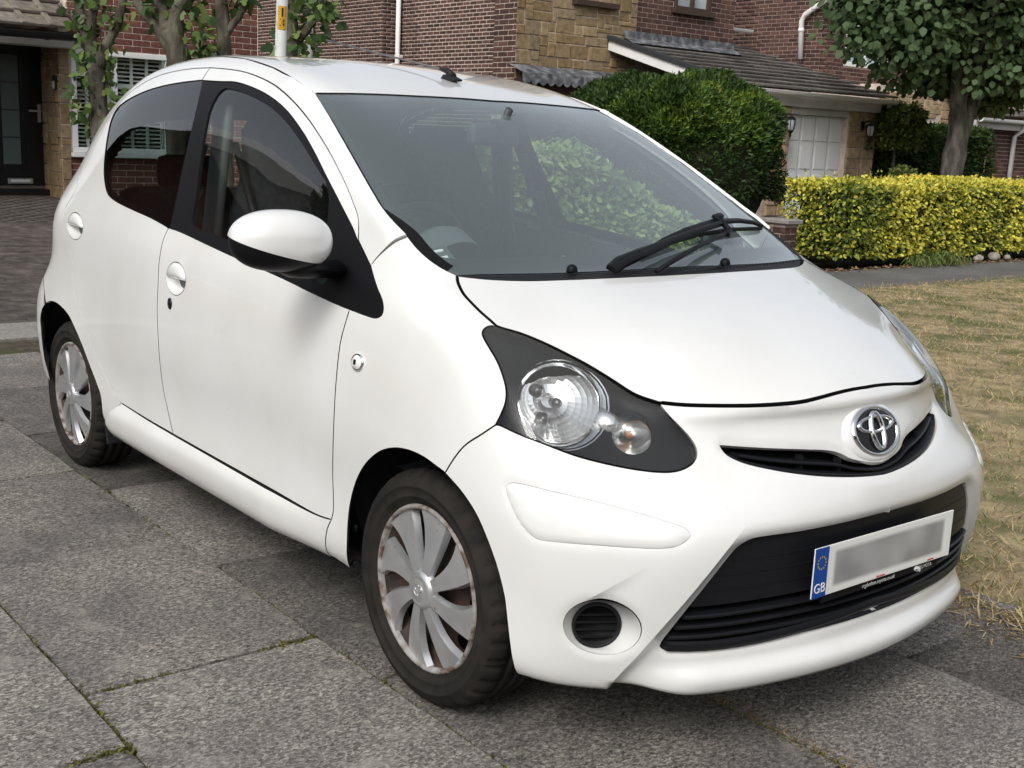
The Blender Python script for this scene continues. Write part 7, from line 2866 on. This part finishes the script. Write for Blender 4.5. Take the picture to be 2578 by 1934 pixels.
# long grass growing at the hedge foot
def strap_leaves(name, base, n, L, m, parent, lean=(0, 0, 0), w=.012, spread=.5, seg=7):
    v, f, tn = [], [], []
    for i in range(n):
        b = Vector(base) + Vector((RND.uniform(-spread, spread) * .35, RND.uniform(-spread, spread), 0))
        a = RND.uniform(0, 2 * math.pi)
        out = Vector((math.cos(a), math.sin(a), 0)) * RND.uniform(.2, .7) + Vector(lean)
        ln = L * RND.uniform(.6, 1.15)
        s = out.cross(Vector((0, 0, 1)))
        s = s.normalized() if s.length > 1e-4 else Vector((1, 0, 0))
        t_ = RND.random()
        st = len(v)
        for k in range(seg + 1):
            t = k / seg
            c = b + out * ln * t * (.35 + .65 * t) + Vector((0, 0, 1)) * ln * (t * .95 - .62 * t * t * (1 + out.length))
            c.z = max(c.z, .004)
            ww = w * (1 - t ** 2 * .95)
            v += [c - s * ww, c + s * ww]
            tn += [t_, t_]
        for k in range(seg):
            q = st + 2 * k
            f.append((q, q + 1, q + 3, q + 2))
    me = mesh_from(v, f, name)
    at = me.attributes.new('tint', 'FLOAT', 'POINT'); at.data.foreach_set('value', tn)
    return link(name, me, m, parent)
STRAP = tint_mat('strap_leaf', [(0, (.07, .11, .028)), (.6, (.14, .19, .05)), (1, (.26, .29, .09))], .5, .4, .25)
for i, (u, nn_, lab) in enumerate(((2000, 90, 'tuft of long green arching leaves at the foot of the yellow hedge'), (2055, 60, 'smaller tuft of strap leaves beside pale stones under the hedge'))):
    g = DP(u, 570, 2, 0.0)
    o = strap_leaves('grass_tuft', (-5.98, g.y, .01), nn_, .55, STRAP, None, (.25, -.35, 0), .009, .45)
    tag(o, lab, 'grass tuft')
# dead leaves and rubble along the hedge foot
n = 1600
P = np.stack([-5.92 + NPR.normal(size=n) * .06, 8.6 + NPR.rand(n) * 9, np.full(n, .0)], 1)
D = unit(n) * (1, 1, .2)
stuff(leaves_mesh('leaf_litter', P, D, np.tile([0, 0, 1.0], (n, 1)) + unit(n) * .5, .02 + .03 * NPR.rand(n), .6, NPR.rand(n), tint_mat('dead_leaf', [(0, (.12, .07, .04)), (.5, (.22, .14, .08)), (1, (.34, .24, .15))], .9, .1, .1)), 'brown dead leaves lying along the hedge foot', 'leaf litter')
RUBLAB = {(.05, 2062): 'rough pale stone under the yellow hedge beside the strap leaves', (.06, 2085): 'middle sized pale stone between two larger stones under the yellow hedge', (.08, 2108): 'biggest pale stone lying under the yellow hedge', (.04, 2030): 'smallest pale stone half hidden by the strap leaves', (.05, 2140): 'pale stone at the far end of the stones under the hedge'}
for (u, v, r_) in ((2062, 551, .05), (2085, 553, .06), (2108, 550, .08), (2030, 560, .04), (2140, 549, .05)):
    g = DP(u, v + 8, 2, 0.0)
    bm = bmesh.new()
    bmesh.ops.create_icosphere(bm, subdivisions=2, radius=r_)
    for vv in bm.verts:
        vv.co *= 1 + RND.uniform(-.18, .12)
        vv.co.z *= .75
    bmesh.ops.translate(bm, vec=(-5.99, g.y, r_ * .6), verts=bm.verts)
    tag(bm_link('rubble_stone', bm, noise_mat('pale_rubble', [(.3, (.18, .15, .13)), (.7, (.42, .38, .34))], 14, 6, .9), None, True), RUBLAB[round(r_, 2), u], 'stone', 'stones under the yellow hedge')

# --- yew: dense dark dome of short sprays
def dome(n, c, rx, ry, rz_, z0=0.05, seed=2, amp=.10):
    d = unit(n)
    d[:, 2] = np.where(d[:, 2] < -.25, -d[:, 2], d[:, 2])
    e = np.sign(d) * np.abs(d) ** .78
    rad = 1 + amp * (fbm(d * 2.2, 1.6, seed) - .5) * 2 + .04 * (fbm(d * 6, 2, seed + 1) - .5)
    dep = NPR.rand(n) ** 1.8
    rr = rad * (1 - .22 * dep)
    P = np.array(c) + e * rr[:, None] * np.array((rx, ry, rz_))
    Nn = d / np.array((rx, ry, rz_))
    Nn /= np.linalg.norm(Nn, axis=1, keepdims=True)
    return P, Nn, dep
yc = DP(1478, 330, 0, -8.3)
yw = DP(1690, 330, 0, -8.3).y - yc.y
yew = empty('yew_bush', (-8.4, yc.y, 0), 0, 'large dark green clipped yew bush beside the garage drive', 'bush')
yew.matrix_basis = Matrix.Translation((-8.4, yc.y, 0))
HOUSE_NAMES.add('yew_bush')
zt = DP(1480, 158, 0, -8.3).z
P, Nn, dp = dome(80000, (-8.4, yc.y - .09, zt * .47), 1.15, yw * .72, zt * .51, seed=6, amp=.15)
k = P[:, 2] > .04
P, Nn, dp = P[k], Nn[k], dp[k]
n = len(P)
NEED = np.array([(0, 0, 0), (-.30, .30, .02), (-.14, .45, .0), (-.34, .62, .02), (-.12, .75, 0), (0, 1, -.05), (.12, .75, 0), (.34, .62, .02), (.14, .45, .0), (.30, .30, .02)])
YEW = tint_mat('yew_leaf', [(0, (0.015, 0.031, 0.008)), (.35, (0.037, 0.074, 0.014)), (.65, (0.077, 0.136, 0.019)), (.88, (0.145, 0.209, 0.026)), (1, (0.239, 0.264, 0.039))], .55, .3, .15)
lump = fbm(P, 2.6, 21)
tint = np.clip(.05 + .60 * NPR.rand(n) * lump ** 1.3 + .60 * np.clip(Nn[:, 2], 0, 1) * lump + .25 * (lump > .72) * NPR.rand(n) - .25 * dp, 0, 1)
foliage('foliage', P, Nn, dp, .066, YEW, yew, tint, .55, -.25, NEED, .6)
bm = bmesh.new()
bmesh.ops.create_icosphere(bm, subdivisions=4, radius=1.0)
for v in bm.verts:
    e = Vector([math.copysign(abs(q) ** .78, q) for q in v.co])
    v.co = Vector((-8.4, yc.y - .09, zt * .47)) + Vector((e.x * 1.03, e.y * yw * .60, e.z * zt * .45))
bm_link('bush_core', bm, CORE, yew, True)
# --- pale hedge seen through the car's glass, with a cordyline
ph = empty('pale_hedge', (-6.6, 4.5, 0), 0, 'pale green leafy hedge seen through the car windscreen', 'hedge')
ph.matrix_basis = Matrix.Translation((-6.6, 4.5, 0))
HOUSE_NAMES.add('pale_hedge')
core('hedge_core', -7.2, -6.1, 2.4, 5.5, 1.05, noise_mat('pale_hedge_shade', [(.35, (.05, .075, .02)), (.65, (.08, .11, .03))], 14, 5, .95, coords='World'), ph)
P, Nn, dp = hedge_leaves(26000, -7.2, -6.1, 2.4, 6.7, 1.20, .05, .2, 14, .09)
P[:, 2] *= 1 - .34 * np.clip((P[:, 1] - 5.0) / 1.05, 0, 1.3) ** 1.5
n = len(P)
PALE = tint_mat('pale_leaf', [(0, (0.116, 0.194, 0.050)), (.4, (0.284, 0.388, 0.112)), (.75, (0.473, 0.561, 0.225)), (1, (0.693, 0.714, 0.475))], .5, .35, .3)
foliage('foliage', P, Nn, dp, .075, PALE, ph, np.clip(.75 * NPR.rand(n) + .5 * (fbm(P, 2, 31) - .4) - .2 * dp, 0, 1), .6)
_cy = DP(1225, 330, 0, -6.75).y
co = strap_leaves('cordyline_plant', (-6.75, _cy, 1.05), 46, .75, tint_mat('cordyline_leaf', [(0, (.20, .30, .12)), (1, (.42, .52, .24))], .5, .4, .2), None, (0, 0, .1), .022, .04)
bm = bmesh.new()
add_tube(bm, [(-6.75, _cy, 0), (-6.75, _cy, 1.07)], [.07, .05], 8)
bm_link('stem', bm, BARK2, co)
tag(co, 'cordyline with sword shaped leaves above the pale hedge', 'plant')
# --- dark conifer hedge and small shrubs right of the garage
ch = empty('conifer_hedge', (-10.2, 15, 0), 0, 'tall dark green clipped conifer hedge behind the tree trunk', 'hedge')
ch.matrix_basis = Matrix.Translation((-10.2, 15, 0))
HOUSE_NAMES.add('conifer_hedge')
cy0, cy1 = DP(1900, 330, 0, -9.7).y, DP(2145, 330, 0, -9.7).y
zch = DP(2080, 280, 0, -9.7).z
core('hedge_core', -10.5, -9.7, cy0, cy1, zch, CORE, ch, .08)
P, Nn, dp = hedge_leaves(30000, -10.5, -9.7, cy0, cy1, zch, .05, .16, 23, .07)
n = len(P)
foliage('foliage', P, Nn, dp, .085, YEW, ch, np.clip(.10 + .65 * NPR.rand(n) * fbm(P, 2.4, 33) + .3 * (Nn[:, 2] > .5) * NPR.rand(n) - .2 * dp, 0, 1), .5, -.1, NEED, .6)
def shrub(name, c, rx, ry, rz_, n, size, m, label, cat, seed, core_m=CORE, stem=True):
    e = empty(name, (c[0], c[1], 0), 0, label, cat)
    e.matrix_basis = Matrix.Translation((c[0], c[1], 0))
    HOUSE_NAMES.add(name)
    P, Nn, dp = dome(n, c, rx, ry, rz_, seed=seed, amp=.38)
    P = P + unit(n) * .05 * NPR.rand(n, 1)
    foliage('foliage', P, Nn, dp, size, m, e, np.clip(.1 + .8 * NPR.rand(len(P)) * (fbm(P, 4, seed) + .2) - .2 * dp, 0, 1), .55)
    if stem:
        bm = bmesh.new()
        add_tube(bm, [(c[0], c[1], 0), (c[0] + .02, c[1] + .01, c[2] * .6), (c[0], c[1], c[2])], [.035, .03, .02], 8)
        bm_link('stem', bm, BARK2, e)
    return e
OLIVE = tint_mat('olive_leaf', [(0, (0.042, 0.063, 0.017)), (.45, (0.105, 0.140, 0.031)), (.8, (0.210, 0.231, 0.056)), (1, (0.336, 0.294, 0.098))], .55, .3, .2)
sc_ = DP(1932, 300, 0, -9.2)
shrub('standard_shrub', (-9.2, sc_.y, sc_.z + .02), .40, .42, .52, 5200, .075, OLIVE, 'small round headed shrub on a thin stem between garage and hedge', 'shrub', 41)
sc_ = DP(1952, 390, 0, -7.3)
shrub('low_shrub', (-7.3, sc_.y, sc_.z), .16, .18, .16, 900, .05, OLIVE, 'small light green shoot rising just behind the yellow hedge', 'shrub', 43)
rs_ = DP(1985, 398, 0, -7.15)
rose = shrub('rose_bush', (-7.15, rs_.y, rs_.z - .08), .14, .2, .10, 300, .05, OLIVE, 'rose bush with red blooms behind the yellow hedge', 'rose', 47)
for i in range(4):
    bm = bmesh.new()
    bmesh.ops.create_icosphere(bm, subdivisions=2, radius=.035)
    for v in bm.verts:
        v.co *= 1 + RND.uniform(-.2, .2)
    bmesh.ops.translate(bm, vec=(-7.05 + RND.uniform(-.03, .03), rs_.y + RND.uniform(-.10, .10), rs_.z + RND.uniform(-.015, .02)), verts=bm.verts)
    bm_link('bloom', bm, mat('rose_red', (.42, .02, .05), .6), rose)

# --- whitebeam at the right
tx = -7.4
t0 = DP(2052, 400, 0, tx); t1 = DP(2072, 250, 0, tx)
tree = empty('whitebeam_tree', (tx, t0.y, 0), 0, 'street tree with grey trunk and dense dark leaves, some showing white undersides', 'tree')
tree.matrix_basis = Matrix.Translation((tx, t0.y, 0))
HOUSE_NAMES.add('whitebeam_tree')
bm = bmesh.new()
b0 = Vector((tx, t0.y - .03, 0)); fk = Vector((tx, t1.y, t1.z - .12))
limb(bm, [b0, b0.lerp(fk, .55) + Vector((0, -.02, 0)), fk, fk + Vector((0, -.12, .45)), fk + Vector((.05, -.25, 1.2))], [.20, .165, .15, .10, .06], 14)
limb(bm, [b0.lerp(fk, .8), fk + Vector((.02, .16, .12)), fk + Vector((.05, .34, .50)), fk + Vector((0, .6, 1.1))], [.13, .11, .085, .05], 12)
limb(bm, [fk + Vector((0, -.06, .2)), fk + Vector((.0, .06, .65)), fk + Vector((.1, .1, 1.5))], [.09, .07, .04], 10)
for k in range(9):
    a = 2 * math.pi * k / 9
    limb(bm, [fk + Vector((0, 0, .6)), fk + Vector((math.cos(a) * .6, math.sin(a) * .7, 1.0)), fk + Vector((math.cos(a) * 1.3, math.sin(a) * 1.5, 1.35 + .3 * math.sin(k)))], [.05, .035, .015], 8)
bm_link('trunk', bm, BARK2, tree, True)
cc = DP(2085, 70, 0, tx)
def crown(n, c, r, seed, clumps=70, flat=.55):
    rs = np.random.RandomState(seed)
    d = rs.normal(size=(clumps, 3)); d /= np.linalg.norm(d, axis=1, keepdims=True)
    cen = np.array(c) + d * np.array(r) * (rs.rand(clumps, 1) ** .4) * .86
    idx = rs.randint(0, clumps, n)
    off = unit(n) * (NPR.rand(n, 1) ** .45) * np.array(r).mean() * .30
    P = cen[idx] + off
    Nn = off / np.linalg.norm(off, axis=1, keepdims=True) * .6 + (P - np.array(c)) / np.array(r) * .6
    Nn /= np.linalg.norm(Nn, axis=1, keepdims=True)
    return P, Nn, rs.rand(clumps)[idx]
r_crown = (DP(2211, 70, 0, tx).y - DP(1835, 70, 0, tx).y) * .62
P, Nn, tc = crown(26000, (tx - .1, cc.y + .22, cc.z + .45), (1.6, r_crown * 1.02, 1.55), 51, 130)
n = len(P)
k = P[:, 2] > cc.z - .82
P, Nn, tc = P[k], Nn[k], tc[k]
n = len(P)
WB = tint_mat('whitebeam_leaf', [(0, (.014, .032, .010)), (.4, (.040, .078, .024)), (.75, (.075, .125, .040)), (.955, (.11, .165, .055)), (.965, (.42, .46, .36)), (1, (.60, .62, .50))], .6, .25, .15, back=(.07, .11, .045))
tint = np.clip(.55 * NPR.rand(n) + .40 * tc, 0, .95)
tint[NPR.rand(n) < .020] = 1.0
D = Nn * .5 + unit(n) * .8 + np.array((0, 0, -.55))
leaves_mesh('crown', P, D, Nn * .5 + unit(n) * .5 + np.array((.25, -.15, .55)), .085 + .055 * NPR.rand(n), .78, tint, WB, tree)
# low side shoots on the right limb
P, Nn, tc = crown(420, tuple(DP(2150, 215, 0, tx + .1)), (.3, .42, .28), 61, 14)
leaves_mesh('side_shoots', P, Nn + np.array((0, 0, -.4)), unit(len(P)) + np.array((.3, 0, .7)), .09 + .05 * NPR.rand(len(P)), .75, np.clip(.5 + .45 * NPR.rand(len(P)) + .06 * (NPR.rand(len(P)) < .1), 0, 1), tint_mat('whitebeam_pale', [(0, (.05, .085, .03)), (.6, (.11, .155, .05)), (.96, (.17, .20, .07)), (1, (.5, .5, .38))], .5, .4, .25), tree)

# --- pollarded trees in front of the left house
SYC = tint_mat('sycamore_leaf', [(0, (0.025, 0.050, 0.014)), (.35, (0.059, 0.112, 0.028)), (.65, (0.112, 0.182, 0.045)), (.85, (0.182, 0.238, 0.063)), (1, (0.238, 0.154, 0.049))], .5, .35, .25)
defs = [
 (215, 11.3, .085, 'knotted tree trunk clothed in leafy shoots in front of the shuttered window'),
 (388, 11.0, .105, 'thick rough tree trunk with spreading limbs before the red brick wall'),
 (487, 11.2, .075, 'slim bare dark trunk with one crooked branch before the red brick wall'),
 (622, 10.4, .085, 'ivy speckled tree trunk just behind the lamp post'),
]
for i, (u, dep, r0, lab) in enumerate(defs):
    base = pxdepth(u * KD, 240 * KD, dep)
    base = Vector((base.x, base.y, 0))
    gz = drive_z(base.x) * .5
    t = empty('pollard_tree', (base.x, base.y, 0), 0, lab, 'tree', 'pollarded trees before the left house')
    t.matrix_basis = Matrix.Translation((base.x, base.y, 0))
    HOUSE_NAMES.add('pollard_tree')
    bm = bmesh.new()
    def at(du, v):                     # a point of this tree seen at that place
        return pxdepth((u + du) * KD, v * KD, dep)
    if i == 0:
        limb(bm, [base, at(2, 300), at(-2, 215), at(-8, 150)], [r0 * 1.25, r0 * 1.05, r0, r0 * .9], 12)
        limb(bm, [at(-6, 165), at(-22, 100), at(-40, 40), at(-48, -40), at(-50, -160)], [r0 * .8, r0 * .55, r0 * .5, r0 * .4, r0 * .3], 10)
        limb(bm, [at(-8, 160), at(8, 110), at(35, 60), at(50, 5), at(70, -120)], [r0 * .75, r0 * .55, r0 * .5, r0 * .42, r0 * .3], 10)
        limb(bm, [at(-15, 120), at(-18, 50), at(-5, -30), at(-8, -160)], [r0 * .5, r0 * .55, r0 * .6, r0 * .4], 10)
    elif i == 1:
        limb(bm, [base, at(-6, 300), at(-4, 200), at(-6, 110), at(-20, 70)], [r0 * 1.15, r0, r0 * .95, r0 * 1.0, r0], 12)
        limb(bm, [at(-8, 120), at(-45, 65), at(-85, 15), at(-120, -60)], [r0 * .7, r0 * .5, r0 * .4, r0 * .3], 10)
        limb(bm, [at(-14, 90), at(-8, 30), at(20, -10), at(40, -120)], [r0 * .9, r0 * .75, r0 * .6, r0 * .4], 10)
        limb(bm, [at(-18, 80), at(-38, 20), at(-45, -100)], [r0 * .8, r0 * .6, r0 * .4], 10)
    elif i == 2:
        limb(bm, [base, at(0, 300), at(-2, 180), at(-4, 80), at(-10, 0), at(-22, -120)], [r0 * 1.2, r0, r0 * .9, r0, r0 * .8, r0 * .5], 12)
        limb(bm, [at(-2, 75), at(18, 50), at(36, 25), at(28, -10), at(40, -90)], [r0 * .6, r0 * .45, r0 * .4, r0 * .4, r0 * .25], 10)
    else:
        limb(bm, [base, at(0, 300), at(0, 150), at(4, 60), at(-6, -40), at(0, -160)], [r0 * 1.2, r0 * 1.1, r0, r0 * .9, r0 * .7, r0 * .5], 12)
        limb(bm, [at(2, 110), at(35, 70), at(70, 20), at(95, -60)], [r0 * .55, r0 * .4, r0 * .35, r0 * .25], 10)
    bm_link('trunk', bm, BARK, t, True)
    # leafy shoots: clusters along the stems
    cl = {0: [(-5, 60, .22, 32), (20, 130, .16, 25), (-25, 150, .16, 28), (15, 185, .16, 28), (-38, 215, .15, 21), (-10, 245, .20, 32), (10, 270, .16, 21), (-45, 20, .20, 25), (45, 30, .15, 14), (-30, 95, .14, 21)],
          1: [(-60, 10, .20, 32), (-20, 0, .25, 50), (35, 15, .18, 28), (40, 80, .18, 32), (-5, 95, .12, 14), (60, 110, .15, 21), (-30, 45, .14, 21)],
          2: [(-35, 5, .15, 14), (30, 0, .13, 10), (55, 0, .12, 14)],
          3: [(10, 30, .14, 21), (45, 60, .17, 28), (30, 100, .13, 18), (90, 10, .22, 50), (60, -5, .2, 39), (-12, 90, .12, 21), (0, 60, .10, 21)]}[i]
    Pp, Nq = [], []
    for du, v, rr, cnt in cl:
        c = np.array(at(du, v))
        o = unit(cnt) * (NPR.rand(cnt, 1) ** .5) * rr
        Pp.append(c + o); Nq.append(o / rr)
    # dense heads above the frame
    for (du, v) in ((-20, -190), (30, -230), (0, -280)):
        c = np.array(at(du, v)); cnt = 220
        o = unit(cnt) * (NPR.rand(cnt, 1) ** .5) * .45
        Pp.append(c + o); Nq.append(o / .45)
    Pp, Nq = np.concatenate(Pp), np.concatenate(Nq)
    n = len(Pp)
    leaves_mesh('foliage', Pp, Nq * .6 + unit(n) * .6 + np.array((0, 0, -.5)), unit(n) * .8 + np.array((.3, -.3, .5)), .060 + .055 * NPR.rand(n), .85, np.clip(NPR.rand(n) * .9, 0, 1), SYC, t, LOBED)
    # twigs carrying the shoots
    bm = bmesh.new()
    for du, v, rr, cnt in cl:
        c = Vector(at(du, v)); b_ = Vector(at(du * .25, v + 14))
        for q in range(3):
            e_ = c + Vector(unit(1)[0]) * rr * .8
            add_tube(bm, [b_, b_.lerp(e_, .5) + Vector((0, 0, .03)), e_], [.007, .005, .002], 5)
    bm_link('twigs', bm, BARK, t)

# --- lamp post with its number plate
lp0 = pxdepth(571 * KD, 65 * KD, 8.4)
lp = empty('lamp_post', (lp0.x, lp0.y, 0), 0, 'pale grey lamp post with yellow number thirteen plate behind the car', 'lamp post')
lean = .030
rt = CR[:, 0] - np.array((0, 0, CR[2, 0])); rt /= np.linalg.norm(rt)
tilt_axis = Vector((rt[1], -rt[0], 0))
lp.rotation_euler = Matrix.Rotation(-lean, 3, Vector(tuple(np.cross(rt, (0, 0, 1))))).to_euler()
lp.location = (lp0.x + rt[0] * lean * lp0.z, lp0.y + rt[1] * lean * lp0.z, 0)
GALV = noise_mat('lamp_post_paint', [(.3, (.36, .38, .36)), (.55, (.50, .52, .50)), (.75, (.60, .62, .60))], 5, 7, .6, second=(16, .62, .72, (.24, .26, .22)))
bm = bmesh.new()
add_tube(bm, [(0, 0, 0), (0, 0, 1.1)], .07, 20)
bm_link('lamp_base', bm, GALV, lp, True)
bm = bmesh.new()
add_tube(bm, [(0, 0, 1.1), (0, 0, 1.12), (0, 0, 5.2), (0, 0, 5.4)], [.068, .040, .040, .035], 20)
bm_link('lamp_column', bm, GALV, lp, True)
bm = bmesh.new()
add_box(bm, (.35, 0, 5.45), (.75, .22, .13), Matrix.Rotation(-.1, 3, 'Y'), .04)
bm_link('lamp_head', bm, GALV, lp)
tocam = Vector((CC[0] - lp.location.x, CC[1] - lp.location.y, 0)).normalized()
pa = math.atan2(tocam.y, tocam.x) + .12
zt_, zb_ = pxdepth(571 * KD, 13 * KD, 8.4).z, pxdepth(573 * KD, 63 * KD, 8.4).z
def on_post(ang, r, z):
    return Vector((r * math.cos(pa + ang), r * math.sin(pa + ang), z))
bm = bmesh.new()
g_ = [[bm.verts.new(on_post(a, .0425, z)) for a in np.linspace(-.80, .80, 11)] for z in (zb_, zt_)]
for i in range(10):
    bm.faces.new((g_[0][i], g_[0][i + 1], g_[1][i + 1], g_[1][i]))
bm_link('number_plate', bm, noise_mat('plate_yellow_grime', [(.3, (.46, .24, .02)), (.7, (.58, .33, .03))], 20, 4, .5), lp, True)
for ch, zz in (('1', zb_ + (zt_ - zb_) * .55), ('3', zb_ + (zt_ - zb_) * .12)):
    cu = bpy.data.curves.new('txt', 'FONT')
    cu.body = ch; cu.size = .082; cu.align_x = 'CENTER'; cu.offset = .0022
    o = bpy.data.objects.new('txt', cu); COL.objects.link(o)
    me = bpy.data.meshes.new_from_object(o.evaluated_get(bpy.context.evaluated_depsgraph_get()))
    bpy.data.objects.remove(o, do_unlink=True)
    for v in me.vertices:
        p = on_post(v.co.x / .0425, .0432, zz + v.co.y)
        v.co = p
    me.materials.clear()
    link('plate_digit', me, mat('digit_black', (.01, .009, .008), .6), lp)
# trees and shrubs across the road and beside the drive, mirrored in paint and glass
def far_tree(c, r, n, label, seed):
    t = empty('garden_tree', (c[0], c[1], 0), 0, label, 'tree')
    t.matrix_basis = Matrix.Translation((c[0], c[1], 0))
    HOUSE_NAMES.add('garden_tree')
    bm = bmesh.new()
    limb(bm, [(c[0], c[1], 0), (c[0], c[1], c[2] * .5), (c[0] + .1, c[1], c[2])], [.22, .18, .08], 10)
    bm_link('trunk', bm, BARK2, t, True)
    P, Nn, tc = crown(n, c, r, seed, 60)
    leaves_mesh('crown', P, Nn + unit(n) * .5, unit(n) + np.array((0, 0, .5)), .22 + .1 * NPR.rand(n), .8, np.clip(NPR.rand(n) * .6 + tc * .35, 0, .9), OLIVE, t)
far_tree((-5.9, -4.6, 2.9), (1.0, .9, 1.1), 1800, 'round garden tree beside the neighbouring drive', 71)
far_tree((13.5, 15.5, 4.0), (2.6, 2.6, 3.0), 2600, 'tall garden tree across the road beyond the houses', 73)
far_tree((13.0, -19.0, 4.2), (2.8, 2.8, 3.2), 2600, 'tall bushy tree across the road before the plain houses', 74)
far_tree((6.0, -16.0, 3.6), (2.2, 2.2, 2.6), 2200, 'garden tree standing on the near verge of the road', 75)
far_tree((14.0, -1.0, 3.6), (2.2, 2.2, 2.4), 2600, 'broad garden tree across the road between two houses', 72)
